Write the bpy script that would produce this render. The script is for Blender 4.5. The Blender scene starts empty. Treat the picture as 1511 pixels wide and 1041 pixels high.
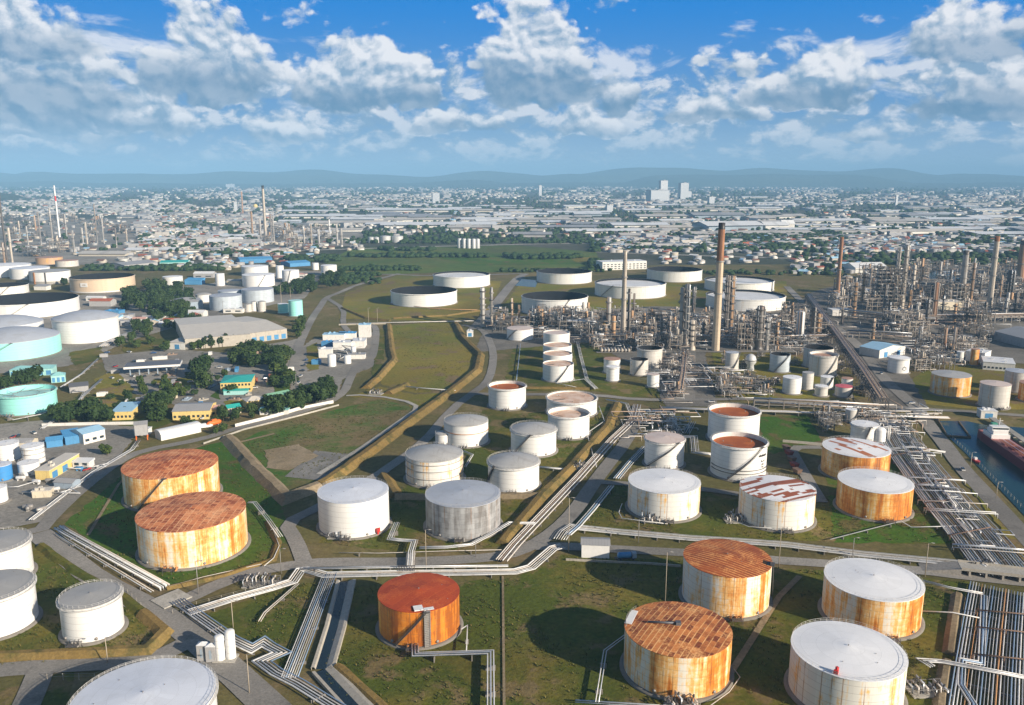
import bpy, bmesh, math, random
from math import sin, cos, pi, radians, atan2, sqrt, hypot
from mathutils import Vector, Matrix, noise as mnoise
SC = bpy.context.scene
COL = SC.collection
random.seed(7)

# ------------------------------------------------------------------ camera
EYE = 150.0                                   # flying height of the drone, metres
FPX, PITCH = 1225.0, radians(11.9158)         # focal length in photo pixels (1511 wide), downward tilt
cd = bpy.data.cameras.new('camera')
cam = bpy.data.objects.new('camera', cd); COL.objects.link(cam)
cam.location = (0, 0, EYE); cam.rotation_euler = (pi/2 - PITCH, 0, 0)
cd.sensor_fit = 'HORIZONTAL'; cd.sensor_width = 36.0; cd.lens = 36.0 * FPX / 1511.0
cd.clip_start = 1.0; cd.clip_end = 80000.0
SC.camera = cam
SC.render.resolution_x, SC.render.resolution_y = 1024, 705

# ------------------------------------------------------------------ light and exposure
SUN_EL, SUN_AZ = radians(21.0), atan2(29.3, -21.5)     # azimuth of the sun measured from +Y towards +X
SUN_DIR = Vector((cos(SUN_EL)*sin(SUN_AZ), cos(SUN_EL)*cos(SUN_AZ), sin(SUN_EL)))
ld = bpy.data.lights.new('sun', 'SUN'); ld.energy = 5.0; ld.angle = radians(0.53); ld.color = (1.0, 0.87, 0.70)
sun = bpy.data.objects.new('sun', ld); COL.objects.link(sun)
sun.rotation_euler = SUN_DIR.to_track_quat('Z', 'Y').to_euler()
SC.view_settings.view_transform = 'Standard'; SC.view_settings.look = 'None'
SC.view_settings.exposure = 0.62; SC.view_settings.gamma = 1.0
SC.view_settings.use_curve_mapping = False
SC.render.engine = 'CYCLES'
cy = SC.cycles
cy.use_denoising = True; cy.max_bounces = 5; cy.diffuse_bounces = 2; cy.glossy_bounces = 2
cy.volume_bounces = 0; cy.transmission_bounces = 2; cy.caustics_reflective = False; cy.caustics_refractive = False

# ------------------------------------------------------------------ node writing helpers
class N:
    """a socket with arithmetic"""
    def __init__(s, nt, sock): s.nt, s.s = nt, sock
    def _m(s, op, *a, clamp=False):
        n = s.nt.nodes.new('ShaderNodeMath'); n.operation = op; n.use_clamp = clamp
        for i, v in enumerate((s,)+a):
            if isinstance(v, N): s.nt.links.new(v.s, n.inputs[i])
            else: n.inputs[i].default_value = v
        return N(s.nt, n.outputs[0])
    def __add__(s, o): return s._m('ADD', o)
    __radd__ = __add__
    def __sub__(s, o): return s._m('SUBTRACT', o)
    def __rsub__(s, o): return (s*-1.0) + o
    def __mul__(s, o): return s._m('MULTIPLY', o)
    __rmul__ = __mul__
    def __truediv__(s, o): return s._m('DIVIDE', o)
    def max(s, o): return s._m('MAXIMUM', o)
    def min(s, o): return s._m('MINIMUM', o)
    def abs(s): return s._m('ABSOLUTE')
    def floor(s): return s._m('FLOOR')
    def fract(s): return s._m('FRACT')
    def gt(s, o): return s._m('GREATER_THAN', o)
    def sqrt(s): return s._m('SQRT')
    def clamp(s): return s._m('ADD', 0.0, clamp=True)
    def map(s, a, b, c=0.0, d=1.0, smooth=True):
        n = s.nt.nodes.new('ShaderNodeMapRange'); n.clamp = True
        n.interpolation_type = 'SMOOTHSTEP' if smooth else 'LINEAR'
        s.nt.links.new(s.s, n.inputs[0])
        for i, v in zip((1, 2, 3, 4), (a, b, c, d)): n.inputs[i].default_value = v
        return N(s.nt, n.outputs[0])

class G:
    """node tree writer"""
    def __init__(s, nt): s.nt = nt; nt.nodes.clear()
    def node(s, t, **kw):
        n = s.nt.nodes.new(t)
        for k, v in kw.items(): setattr(n, k, v)
        return n
    def put(s, n, key, v):
        if isinstance(v, N): s.nt.links.new(v.s, n.inputs[key])
        elif isinstance(v, tuple) and len(v) == 3 and n.inputs[key].type == 'RGBA': n.inputs[key].default_value = v+(1,)
        else: n.inputs[key].default_value = v
    def out(s, n, k=0): return N(s.nt, n.outputs[k])
    def coord(s, k='Object'): return s.out(s.node('ShaderNodeTexCoord'), k)
    def pos(s): return s.out(s.node('ShaderNodeNewGeometry'), 'Position')
    def sep(s, v):
        n = s.node('ShaderNodeSeparateXYZ'); s.put(n, 0, v); return [s.out(n, i) for i in range(3)]
    def vec(s, x, y, z=0.0):
        n = s.node('ShaderNodeCombineXYZ')
        for i, v in enumerate((x, y, z)): s.put(n, i, v)
        return s.out(n)
    def vmul(s, v, k):
        n = s.node('ShaderNodeVectorMath', operation='MULTIPLY'); s.put(n, 0, v); n.inputs[1].default_value = k; return s.out(n)
    def vadd(s, v, k):
        n = s.node('ShaderNodeVectorMath', operation='ADD'); s.put(n, 0, v); s.put(n, 1, k); return s.out(n)
    def noise(s, v, scale, detail=3.0, rough=0.55, dist=0.0, dims='3D', col=False):
        n = s.node('ShaderNodeTexNoise', noise_dimensions=dims)
        s.put(n, 'Vector', v); s.put(n, 'Scale', scale); s.put(n, 'Detail', detail); s.put(n, 'Roughness', rough); s.put(n, 'Distortion', dist)
        return s.out(n, 1 if col else 0)
    def white(s, v):
        n = s.node('ShaderNodeTexWhiteNoise', noise_dimensions='3D'); s.put(n, 'Vector', v); return s.out(n, 0)
    def voro(s, v, scale, detail=0.0, feature='F1', out='Distance', rough=.5):
        n = s.node('ShaderNodeTexVoronoi', feature=feature); s.put(n, 'Vector', v); s.put(n, 'Scale', scale)
        if feature in ('F1', 'SMOOTH_F1'):
            s.put(n, 'Detail', detail); s.put(n, 'Roughness', rough)
        return s.out(n, out)
    def mix(s, f, a, b, blend='MIX'):
        n = s.node('ShaderNodeMix', data_type='RGBA', blend_type=blend)
        s.put(n, 0, f); s.put(n, 6, a); s.put(n, 7, b); return s.out(n, 2)
    def obrand(s): return s.out(s.node('ShaderNodeObjectInfo'), 'Random')

# ------------------------------------------------------------------ sky: physical sky plus a cumulus field on it
w = bpy.data.worlds.new('World'); SC.world = w; w.use_nodes = True
g = G(w.node_tree)
skyn = g.node('ShaderNodeTexSky', sky_type='NISHITA', sun_disc=False, sun_elevation=SUN_EL, sun_rotation=SUN_AZ,
              altitude=100.0, air_density=1.0, dust_density=0.6, ozone_density=2.0)
dx, dy, dz = g.sep(g.coord('Generated'))
rh = (dx*dx + dy*dy).sqrt().max(1e-4)
V = dz / rh                                            # tangent of the elevation
U = dx._m('ARCTAN2', dy)                               # azimuth, 0 straight ahead
def sky_uv(px, py):                                    # survey of the photographed clouds: bearing and elevation
    a, b = (px-755.5)/FPX, (520.5-py)/FPX
    y, z = cos(PITCH)+b*sin(PITCH), -sin(PITCH)+b*cos(PITCH)
    return atan2(a, y), z/hypot(a, y)
q = g.vec(U, V*1.25, 0.0)
warp = g.noise(q, 30.0, 5.0, .62, col=True); warp2 = g.noise(q, 7.0, 2.0, .5, col=True)
wq = g.vadd(g.vadd(q, g.vmul(g.vadd(warp, (-.5, -.5, -.5)), (.016, .016, 0))), g.vmul(g.vadd(warp2, (-.5, -.5, -.5)), (.05, .03, 0)))
def puff(off):                                         # heaped rounded lumps of three sizes
    v = g.vadd(wq, off)
    a = g.voro(v, 15.0, 0.0, 'SMOOTH_F1'); b = g.voro(g.vadd(v, (3.1, 0, 0)), 34.0, 0.0, 'SMOOTH_F1'); c = g.voro(g.vadd(v, (7.7, 0, 0)), 76.0, 0.0, 'SMOOTH_F1')
    return 1.0 - a*.62 - b*.34 - c*.20 + (g.noise(v, 60.0, 4.0, .65)-.5)*.30
n0 = puff((0, 0, .3)); n1 = puff((.004, .0075, .3))
lit = (n0 - n1)                                        # positive where a lump faces the sun
BL = [(790,126,112,124,1),(925,152,58,66,1),(45,150,112,165,.95),(20,60,110,80,.8),(305,122,100,108,1),(200,185,90,56,.85),(530,148,108,98,1),(622,148,58,78,1),
      (1205,140,105,78,1),(1095,96,70,40,.5),(1425,72,105,84,.8),(1450,154,120,80,1),(460,36,45,30,.3),(900,12,50,24,.3),(1030,176,90,38,.85),
      (690,192,80,36,.8),(420,205,110,40,.65),(110,205,120,40,.65),(1270,192,80,32,.65),(860,192,80,34,.7)]
wx, wy, _ = g.sep(g.vadd(wq, g.vmul(g.vadd(g.noise(q, 16.0, 4.0, .6, col=True), (-.5, -.5, -.5)), (.05, .05, 0))))
dens = None; dark = None
for (cx, by, hw, hh, k) in BL:
    u0, v0 = sky_uv(cx, by); ww = hw/FPX*.98; h_ = hh/FPX
    a = (wx-u0)*(1.0/ww); b = (wy*.8-v0)*(1.0/h_)
    up = b.max(0.0); dn = (b*-4.0).max(0.0)
    s_ = (1.0 - a*a - up*up - dn*dn)*k
    dk = s_.map(-.25, .3)*b.map(.42, .0)*k
    dens = s_ if dens is None else dens.max(s_); dark = dk if dark is None else dark.max(dk)
near = dens.max(-1.0)*.50 + (n0-.585)*1.25
a_near = near.map(-.03, .15)
# thinner, smaller rows of cloud further off, fading into the haze
def bank(seed, scale, lo, hi, thr, sx):
    v = g.vec(U*sx, V*1.7, seed)
    m0 = g.noise(v, scale, 6.0, .6, .3); m1 = g.noise(g.vadd(v, (.006, .02, 0)), scale, 6.0, .6, .3)
    win = V.map(lo, lo+.03)*V.map(hi, hi-.05)
    return (m0 + win*.2 - .2).map(thr+.03, thr+.17), (m0-m1), m0
fa, fl, fm = bank(4.1, 19.0, .004, .150, .385, 1.0)
ga, gl, gm = bank(9.7, 11.0, .045, .190, .46, .8)
base = g.out(skyn)
deep = g.mix(V.map(.0, .22), (.200, .375, .590), (.0, .225, .700))       # hue of the clear air from horizon to zenith
hz = V.map(.075, .004)
air = g.mix(V.map(.03, .5), deep, g.mix(V.map(.25, .9), (.0, .225, .700), (.03, .17, .47)))
def cloudcol(shade, dk):
    c = g.mix(shade.clamp(), (.250, .395, .570), (.88, .89, .93))
    return g.mix(dk.clamp(), c, (.115, .255, .430))
col = air
col = g.mix(ga*.75, col, cloudcol((gl*7.0 + .42 + gm*.2), (V*0.0)))
col = g.mix(fa*.80, col, cloudcol((fl*7.0 + .40), (V*0.0+.08)))
shade = lit*5.0 + .60 + (n0-.5)*.8
col = g.mix(a_near*.97, col, cloudcol(shade, dark*1.0*n0.map(.2,.75,1.0,.70)))
col = g.mix(hz*.68, col, g.mix(V.map(.0, .06), (.400, .570, .770), (.380, .560, .780)))
bg = g.node('ShaderNodeBackground'); g.put(bg, 0, base); g.put(bg, 1, 0.065)
bc = g.node('ShaderNodeBackground'); g.put(bc, 0, col); g.put(bc, 1, 0.66)
front = dy.map(-.25, .25)*V.map(-.02, .0)*V.map(.42, .24)                # the cloud field ahead; open blue sky overhead and behind
mx = g.node('ShaderNodeMixShader'); g.put(mx, 0, front); g.nt.links.new(bg.outputs[0], mx.inputs[1]); g.nt.links.new(bc.outputs[0], mx.inputs[2])
ow = g.node('ShaderNodeOutputWorld'); g.nt.links.new(mx.outputs[0], ow.inputs[0])
w.cycles.sampling_method = 'MANUAL'; w.cycles.sample_map_resolution = 512

# ------------------------------------------------------------------ survey: from a photo pixel to the point on the ground (or at height z) it shows
def gp(px, py, z=0.0):
    a, b = (px-755.5)/FPX, (520.5-py)/FPX
    y, zz = cos(PITCH)+b*sin(PITCH), -sin(PITCH)+b*cos(PITCH)
    s = (z-EYE)/zz
    return (a*s, y*s)
def gpl(pts, z=0.0): return [gp(x, y, z) for x, y in pts]
def hgt(px, py_base, py_top):                          # height of an upright thing from its foot and its top
    x, y = gp(px, py_base)
    b = (520.5-py_top)/FPX
    r = (-sin(PITCH)+b*cos(PITCH))/(cos(PITCH)+b*sin(PITCH))
    return EYE + r*y
R = random.Random(11)
def U_(a, b): return R.uniform(a, b)

# ------------------------------------------------------------------ mesh building helpers
class MB:
    def __init__(s): s.v, s.f, s.m, s.sm = [], [], [], []
    def add(s, vs, fs, mi=0, smooth=False):
        o = len(s.v); s.v += [tuple(p) for p in vs]
        for f in fs: s.f.append([i+o for i in f]); s.m.append(mi); s.sm.append(smooth)
        return s
    def box(s, x, y, z0, sx, sy, sz, rz=0.0, mi=0):
        c, n = cos(rz), sin(rz); vs = []
        for dz in (0, sz):
            for ax, ay in ((-.5, -.5), (.5, -.5), (.5, .5), (-.5, .5)):
                px, py = ax*sx, ay*sy; vs.append((x+px*c-py*n, y+px*n+py*c, z0+dz))
        return s.add(vs, [(3, 2, 1, 0), (4, 5, 6, 7), (0, 1, 5, 4), (1, 2, 6, 5), (2, 3, 7, 6), (3, 0, 4, 7)], mi)
    def lathe(s, prof, n=24, x=0.0, y=0.0, mi=0, smooth=True, a0=0.0, a1=2*pi):
        full = abs(a1-a0-2*pi) < 1e-6; k = n if full else n+1; vs = []
        for r, z in prof:
            for i in range(k):
                t = a0+(a1-a0)*i/n; vs.append((x+r*cos(t), y+r*sin(t), z))
        fs = []
        for j in range(len(prof)-1):
            for i in range(n):
                a, b = j*k+i, j*k+(i+1) % k; fs.append((a, b, b+k, a+k))
        return s.add(vs, fs, mi, smooth)
    def disc(s, r, z, n=24, x=0.0, y=0.0, mi=0, up=True):
        vs = [(x+r*cos(2*pi*i/n), y+r*sin(2*pi*i/n), z) for i in range(n)]
        return s.add(vs, [tuple(range(n)) if up else tuple(range(n-1, -1, -1))], mi)
    def cyl(s, x, y, z0, z1, r, r1=None, n=12, mi=0, cap=True, smooth=True):
        r1 = r if r1 is None else r1
        s.lathe([(r, z0), (r1, z1)], n, x, y, mi, smooth)
        if cap: s.disc(r1, z1, n, x, y, mi)
        return s
    def dome(s, x, y, z0, z1, r, n=12, mi=0, cap=.5):  # upright vessel with a rounded top
        prof = [(r, z0), (r, z1)]+[(r*cos(t), z1+r*cap*sin(t)) for t in (.4, .8, 1.2, 1.5)]
        s.lathe(prof, n, x, y, mi); s.disc(prof[-1][0], prof[-1][1], n, x, y, mi); return s
    def hcyl(s, p, q, r, n=10, mi=0, cap=.4):          # lying vessel with dished ends
        p, q = Vector(p), Vector(q); d = (q-p).normalized()
        t = [(p-d*r*cap, r*.45), (p-d*r*cap*.5, r*.85), (p, r), (q, r), (q+d*r*cap*.5, r*.85), (q+d*r*cap, r*.45)]
        return s.tube([a for a, b in t], [b for a, b in t], n, mi)
    def tube(s, pts, r, n=6, mi=0, smooth=True, caps=True):
        pts = [Vector(p) for p in pts]; m = len(pts); vs = []
        for i, p in enumerate(pts):
            d0 = (p-pts[i-1]).normalized() if i else None
            d1 = (pts[i+1]-p).normalized() if i < m-1 else None
            d = d0 if d1 is None else d1 if d0 is None else (d0+d1)
            d = d.normalized() if d.length > 1e-5 else d0
            k = 1.0
            if d0 is not None and d1 is not None: k = 1/max(.5, d.dot(d0))
            a = Vector((0, 0, 1)) if abs(d.z) < .9 else Vector((1, 0, 0))
            e = d.cross(a).normalized(); h = e.cross(d)
            rr = r[i] if isinstance(r, list) else r
            for j in range(n):
                t = 2*pi*j/n; vs.append(p + e*cos(t)*rr*k + h*sin(t)*rr*(k if abs(d.z) > .3 else 1))
        fs = [(i*n+j, i*n+(j+1) % n, (i+1)*n+(j+1) % n, (i+1)*n+j) for i in range(m-1) for j in range(n)]
        if caps: fs += [tuple(range(n-1, -1, -1)), tuple(range((m-1)*n, m*n))]
        return s.add(vs, fs, mi, smooth)
    def poly(s, pts, z, mi=0):
        a = sum(pts[i-1][0]*pts[i][1]-pts[i][0]*pts[i-1][1] for i in range(len(pts)))
        p = pts if a > 0 else pts[::-1]
        return s.add([(x, y, z) for x, y in p], [tuple(range(len(p)))], mi)
    def prism(s, pts, z0, z1, mi=0, top=None):
        a = sum(pts[i-1][0]*pts[i][1]-pts[i][0]*pts[i-1][1] for i in range(len(pts)))
        p = pts if a > 0 else pts[::-1]; n = len(p)
        s.add([(x, y, z0) for x, y in p]+[(x, y, z1) for x, y in p], [(i, (i+1) % n, n+(i+1) % n, n+i) for i in range(n)], mi)
        return s.add([(x, y, z1) for x, y in p], [tuple(range(n))], mi if top is None else top)
    def mesh(s, name, mats):
        me = bpy.data.meshes.new(name); me.from_pydata(s.v, [], s.f)
        for m in (mats if isinstance(mats, (list, tuple)) else [mats]): me.materials.append(m)
        me.polygons.foreach_set('material_index', s.m); me.polygons.foreach_set('use_smooth', s.sm); me.update()
        return me
    def build(s, name, mats, parent=None, loc=None, rz=0.0):
        return link(name, s.mesh(name, mats), parent, loc, rz)
def link(name, me, parent=None, loc=None, rz=0.0, sc=None):
    o = bpy.data.objects.new(name, me); COL.objects.link(o)
    if parent: o.parent = parent
    if loc is not None: o.location = loc if len(loc) == 3 else (loc[0], loc[1], 0)
    if rz: o.rotation_euler = (0, 0, rz)
    if sc is not None: o.scale = sc if isinstance(sc, (tuple, list)) else (sc, sc, sc)
    return o
def tag(o, label=None, cat=None, group=None, kind=None):
    if label: o['label'] = label
    if cat: o['category'] = cat
    if group: o['group'] = group
    if kind: o['kind'] = kind
    return o
def thing(name, label, cat, loc, group=None, rz=0.0):
    return tag(link(name, None, None, loc, rz), label, cat, group)
def copy_tree(o, loc, rz=0.0, sc=None, label=None, group=None):
    r = o.copy(); COL.objects.link(r); r.location = loc; r.rotation_euler = (0, 0, rz)
    if sc is not None: r.scale = sc if isinstance(sc, (tuple, list)) else (sc, sc, sc)
    if label: r['label'] = label
    if group: r['group'] = group
    for ch in o.children:
        c = ch.copy(); COL.objects.link(c); c.parent = r
        for gch in ch.children:
            d = gch.copy(); COL.objects.link(d); d.parent = c
    return r
def offset(pts, d):                                    # a polyline moved sideways by d with mitred corners
    out = []; n = len(pts)
    for i in range(n):
        p = Vector(pts[i][:2])
        t0 = (p-Vector(pts[i-1][:2])).normalized() if i else None
        t1 = (Vector(pts[i+1][:2])-p).normalized() if i < n-1 else None
        t0 = t0 or t1; t1 = t1 or t0
        n0, n1 = Vector((-t0.y, t0.x)), Vector((-t1.y, t1.x)); m = (n0+n1)
        m = m.normalized() if m.length > 1e-4 else n0
        out.append(p + m*(d/max(.35, m.dot(n0))))
    return [(q.x, q.y) for q in out]
def smooth_line(pts, n=2):
    for _ in range(n):
        q = [pts[0]]
        for a, b in zip(pts, pts[1:]):
            q += [(a[0]*.75+b[0]*.25, a[1]*.75+b[1]*.25), (a[0]*.25+b[0]*.75, a[1]*.25+b[1]*.75)]
        pts = q+[pts[-1]]
    return pts

# ------------------------------------------------------------------ materials
MATS = {}
def newmat(name):
    m = bpy.data.materials.new(name); m.use_nodes = True; g = G(m.node_tree)
    b = g.node('ShaderNodeBsdfPrincipled'); o = g.node('ShaderNodeOutputMaterial')
    g.nt.links.new(b.outputs[0], o.inputs[0]); MATS[name] = m
    return m, g, b
def bump(g, b, h, strength=.4, dist=.1):
    n = g.node('ShaderNodeBump'); g.put(n, 'Strength', strength); g.put(n, 'Distance', dist); g.put(n, 'Height', h)
    g.nt.links.new(n.outputs[0], b.inputs['Normal'])
def plain(name, c, rough=.6, metal=0.0, var=.25, scale=.6, dirt=None):
    """one colour with weathering: soft patches, fine grain and a little variation between objects"""
    m, g, b = newmat(name)
    p = g.coord('Object'); k = g.noise(p, scale, 4.0, .6); f = g.noise(p, scale*9, 2.0, .6)
    v = (k-.5)*var*1.6 + (f-.5)*var + 1.0 + (g.obrand()-.5)*var*.5
    col = g.mix(1.0, c, g.vec(v, v, v), 'MULTIPLY')
    if dirt: col = g.mix(g.noise(g.vmul(p, (1, 1, .25)), scale*1.7, 5.0, .65).map(.52, .75, 0, .8), col, dirt)
    g.put(b, 'Base Color', col); g.put(b, 'Roughness', rough); g.put(b, 'Metallic', metal)
    return m
def ground(name, cols, scales=(.012, .05, .4), rough=.95, bmp=.3, thr=(.42, .62), spots=None):
    m, g, b = newmat(name); p = g.pos()
    n1 = g.noise(p, scales[0], 5.0, .6, .4); n2 = g.noise(p, scales[1], 5.0, .65, .2); n3 = g.noise(p, scales[2], 4.0, .7)
    c = g.mix((n1*.6+n2*.4).map(*thr), cols[0], cols[1])
    c = g.mix(n2.map(.52, .72, 0, .85), c, cols[2])
    if spots: c = g.mix((n2*.5+g.noise(p, scales[1]*.6, 4.0, .6)*.5).map(.525, .60, 0, .9), c, spots)
    n4 = g.noise(p, scales[2]*4.3, 2.0, .6); v = n3*1.25+n4*.5+.13
    big = g.noise(p, scales[0]*.5, 3.0, .55, .6); v = v*(big*1.1+.45)
    c = g.mix(1.0, c, g.vec(v, v, v), 'MULTIPLY')
    g.put(b, 'Base Color', c); g.put(b, 'Roughness', rough); g.put(b, 'Specular IOR Level', .15)
    if bmp: bump(g, b, n3+n2*2.0, bmp, .5)
    return m
ground('earth', [(.120, .110, .036), (.165, .128, .055), (.075, .085, .024)], spots=(.20, .15, .08))
ground('town_earth', [(.055, .062, .038), (.115, .108, .085), (.035, .050, .025)], (.004, .016, .08), bmp=0)
ground('grass', [(.074, .094, .012), (.165, .130, .026), (.036, .074, .008)], (.02, .07, .7), bmp=.6, spots=(.185, .135, .062))
ground('green_grass', [(.050, .118, .010), (.092, .118, .016), (.038, .090, .009)], (.02, .06, .7), bmp=.6, spots=(.125, .098, .036))
ground('dry_grass', [(.205, .165, .030), (.130, .150, .022), (.24, .165, .055)], (.012, .05, .6), bmp=.4, spots=(.185, .13, .07))
ground('patchy_field', [(.050, .120, .012), (.190, .140, .070), (.100, .095, .025)], (.012, .035, .5), thr=(.42, .58), bmp=.4)
ground('berm_earth', [(.225, .150, .050), (.175, .130, .048), (.095, .095, .025)], (.03, .12, 1.0), bmp=.5, thr=(.35, .65), spots=(.10, .085, .03))
ground('dirt', [(.23, .18, .11), (.30, .24, .16), (.15, .12, .07)], (.03, .1, .8))
ground('far_field', [(.080, .130, .022), (.130, .135, .032), (.050, .085, .018)], (.006, .012, .1), bmp=0)
ground('yard', [(.235, .222, .20), (.31, .29, .26), (.150, .140, .12)], (.02, .08, .5), bmp=.1)
ground('plant_pad', [(.145, .137, .122), (.205, .190, .17), (.085, .080, .070)], (.03, .1, .6), bmp=.1, spots=(.20, .185, .16))
ground('asphalt', [(.225, .213, .195), (.285, .268, .245), (.150, .142, .130)], (.02, .09, 1.1), rough=.85, bmp=.08)
ground('concrete', [(.36, .345, .31), (.44, .42, .38), (.27, .255, .22)], (.03, .12, 1.2), rough=.85, bmp=.1)
ground('gravel', [(.19, .185, .175), (.26, .25, .235), (.13, .125, .115)], (.05, .3, 3.0), bmp=.4)
ground('mountain_forest', [(.05, .07, .04), (.07, .085, .05), (.04, .06, .035)], (.0008, .002, .01), bmp=0)
m, g, b = newmat('water')
p = g.pos(); g.put(b, 'Base Color', g.mix(g.noise(p, .02, 3.0), (.011, .034, .035), (.016, .046, .045)))
g.put(b, 'Roughness', .22); g.put(b, 'Specular IOR Level', .16); bump(g, b, g.noise(g.vmul(p, (1, .5, 1)), .55, 4.0, .6), .35, .25)
m, g, b = newmat('ditch_water')
g.put(b, 'Base Color', (.012, .022, .032)); g.put(b, 'Roughness', .2); bump(g, b, g.noise(g.pos(), .6, 3.0), .2, .1)

RUST_L, RUST_M, RUST_D = (.86, .46, .06), (.62, .19, .014), (.26, .065, .010)
def shell_mat(name, base=(.80, .80, .78), rust=.0, seed=0.0, streak=.0, dark=.0, side=0.0, dirt=.25, tone=None, plates=.06):
    """painted plate shell: courses and vertical seams, rust running down in streaks, grime"""
    m, g, b = newmat(name); x, y, z = g.sep(g.coord('Object'))
    r = (x*x+y*y).sqrt(); a = x._m('ARCTAN2', y*-1.0)*r                   # metres along the shell; the join is at the back
    col_i, row_i = (a/2.9).floor(), (z/2.35).floor()
    pl = g.white(g.vec(col_i, row_i, seed)); pc = g.white(g.vec(col_i, 0.0, seed+3.3))
    s1 = g.noise(g.vec(a*1.25, z*.06, seed), 1.0, 4.0, .6); s2 = g.noise(g.vec(a*.33, z*.045, seed+7), 1.0, 4.0, .6)
    pt = g.noise(g.vec(a*.11, z*.16, seed+13), 1.0, 5.0, .7, .5); fine = g.noise(g.vec(a*.9, z*.55, seed+19), 1.0, 5.0, .7)
    v = 1.0 - plates + pl*plates*.7 + pc*plates
    c = g.mix(1.0, base, g.vec(v, v, v), 'MULTIPLY')
    c = g.mix((s1*.6+s2*.4).map(.50, .70, 0, dirt), c, (base[0]*.55, base[1]*.52, base[2]*.46))
    if rust > 0:
        bias = (a/r)._m('SUBTRACT', 1.0)._m('COSINE')*side
        k = s1*.34 + s2*.46 + pt*.34 + fine*.22 + (pc-.5)*.13 + bias*.10 + (rust-.5)*.55
        light = k.map(.60, .74); mid = k.map(.70, .86); dk = (k + (s1-.5)*.5).map(.86, 1.02)
        c = g.mix(light*(.55+.45*fine), c, RUST_L); c = g.mix(mid*.92, c, RUST_M); c = g.mix(dk*.8, c, RUST_D)
    if streak > 0:                                                      # single thin brown runs on the seams
        q = (a/2.9).fract(); ln = (q-.5).abs().map(.02, .075, 1, 0)*pc.gt(1.0-streak)*g.noise(g.vec(col_i*5.1, z*.12, seed), 1.0, 2.0).map(.35, .55)
        c = g.mix(ln*.75, c, (.33, .15, .05))
    if dark > 0: c = g.mix((s2*.7+pt*.5).map(.5, .72, 0, dark), c, (.10, .085, .075))
    sz = (z/2.35).fract(); c = g.mix((sz-.5).abs().map(.462, .488)*.4, c, (.12, .10, .09))
    if tone: c = g.mix(z.map(tone[0], tone[0]+.3), tone[1], c)
    g.put(b, 'Base Color', c); g.put(b, 'Roughness', .5)
    return m
def rust_roof(name, seed, bw, bh, rot, c1, c2, mort, msize=.12, white=0.0, wseed=0.0, jitter=.5):
    """rusted roof plates in rows; with white > 0 only some rows show and the rest is paint"""
    m, g, b = newmat(name); x, y, z = g.sep(g.coord('Object')); cr, sr = cos(rot), sin(rot)
    X, Y = x*cr+y*sr+200.0, y*cr-x*sr+200.0
    wob = g.noise(g.vec(x, y, seed), .12, 3.0, .6)
    row = (Y/bh).floor(); rr = g.white(g.vec(row, seed, 1.0)); xs = X/bw + rr*7.0
    ci = xs.floor(); cell = g.white(g.vec(ci, row, seed))
    fx, fy = (xs.fract()-.5).abs()*bw*2.0, ((Y/bh).fract()-.5).abs()*bh*2.0
    edge = (fy - (bh-msize*2)).map(-.05, .15).max((fx-(bw-msize*2)).map(-.05, .15)*jitter)
    fine = g.noise(g.vec(x, y, seed), 1.6, 4.0, .65); big = g.noise(g.vec(x, y, seed+4), .10, 4.0, .6)
    c = g.mix((cell*.45 + big*.95 + fine*.65 - .52).map(.15, .75), c1, c2)
    c = g.mix(edge*g.noise(g.vec(x, y, seed+8), .16, 4.0, .65).map(.36, .60, .15, .9), c, mort)
    c = g.mix((fine*.5+wob*.6).map(.56, .70, 0, .6), c, mort)
    if white > 0:
        cl = g.noise(g.vec(X*.035, row*.33, wseed), 1.0, 2.0, .5); seg = g.white(g.vec((X/9.0+rr*3.0).floor(), row, wseed+2))
        mk = (cl + seg*.22).map(white, white+.01)
        c = g.mix(mk, (.80, .80, .82), c)
    g.put(b, 'Base Color', c); g.put(b, 'Roughness', .75 if not white else .6); bump(g, b, edge+fine*.4, .25, .08)
    return m
def paint_roof(name, c, dirt=.15, ring=True, stain=(.30, .29, .27)):
    m, g, b = newmat(name); p = g.coord('Object'); x, y, z = g.sep(p)
    r = (x*x+y*y).sqrt(); t = y._m('ARCTAN2', x)
    sec = g.white(g.vec((t*3.82).floor(), (r/4.5).floor(), 1.0)); lum = sec*.07+.95
    col = g.mix(1.0, c, g.vec(lum, lum, lum), 'MULTIPLY')
    col = g.mix(g.noise(p, .09, 5.0, .65, .8).map(.42, .72, 0, dirt), col, stain)
    col = g.mix(g.noise(g.vec(x*.6, y*.09, 0.0), 1.0, 4.0, .6).map(.55, .75, 0, dirt), col, stain)
    if ring:
        ln = ((t*3.82).fract()-.5).abs().map(.492, .499)*.22; rg = ((r/4.5).fract()-.5).abs().map(.48, .496)*.18
        col = g.mix(ln.max(rg), col, (.12, .12, .13))
    g.put(b, 'Base Color', col); g.put(b, 'Roughness', .55)
    return m
WHITE = (.80, .80, .79)
shell_mat('shell_clean', WHITE, dirt=.17, plates=.06)
shell_mat('shell_white', WHITE, dirt=.14, streak=.12, seed=2.0, plates=.05)
shell_mat('shell_stained', (.78, .77, .73), rust=.35, seed=5.0, dirt=.30, streak=.5)
shell_mat('shell_rust_some', (.80, .78, .73), rust=.34, seed=11.0, streak=.35, dirt=.4, side=.3)
shell_mat('shell_rust', (.82, .78, .68), rust=.545, seed=3.0, streak=.5, dirt=.3, side=.35)
shell_mat('shell_rust_b', (.82, .78, .68), rust=.535, seed=23.0, streak=.4, dirt=.3, side=.3)
shell_mat('shell_rust_c', (.80, .77, .70), rust=.56, seed=37.0, streak=.4, dirt=.3, side=.7)
shell_mat('shell_rust_d', (.80, .78, .74), rust=.48, seed=51.0, streak=.4, dirt=.3, side=.55)
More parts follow.
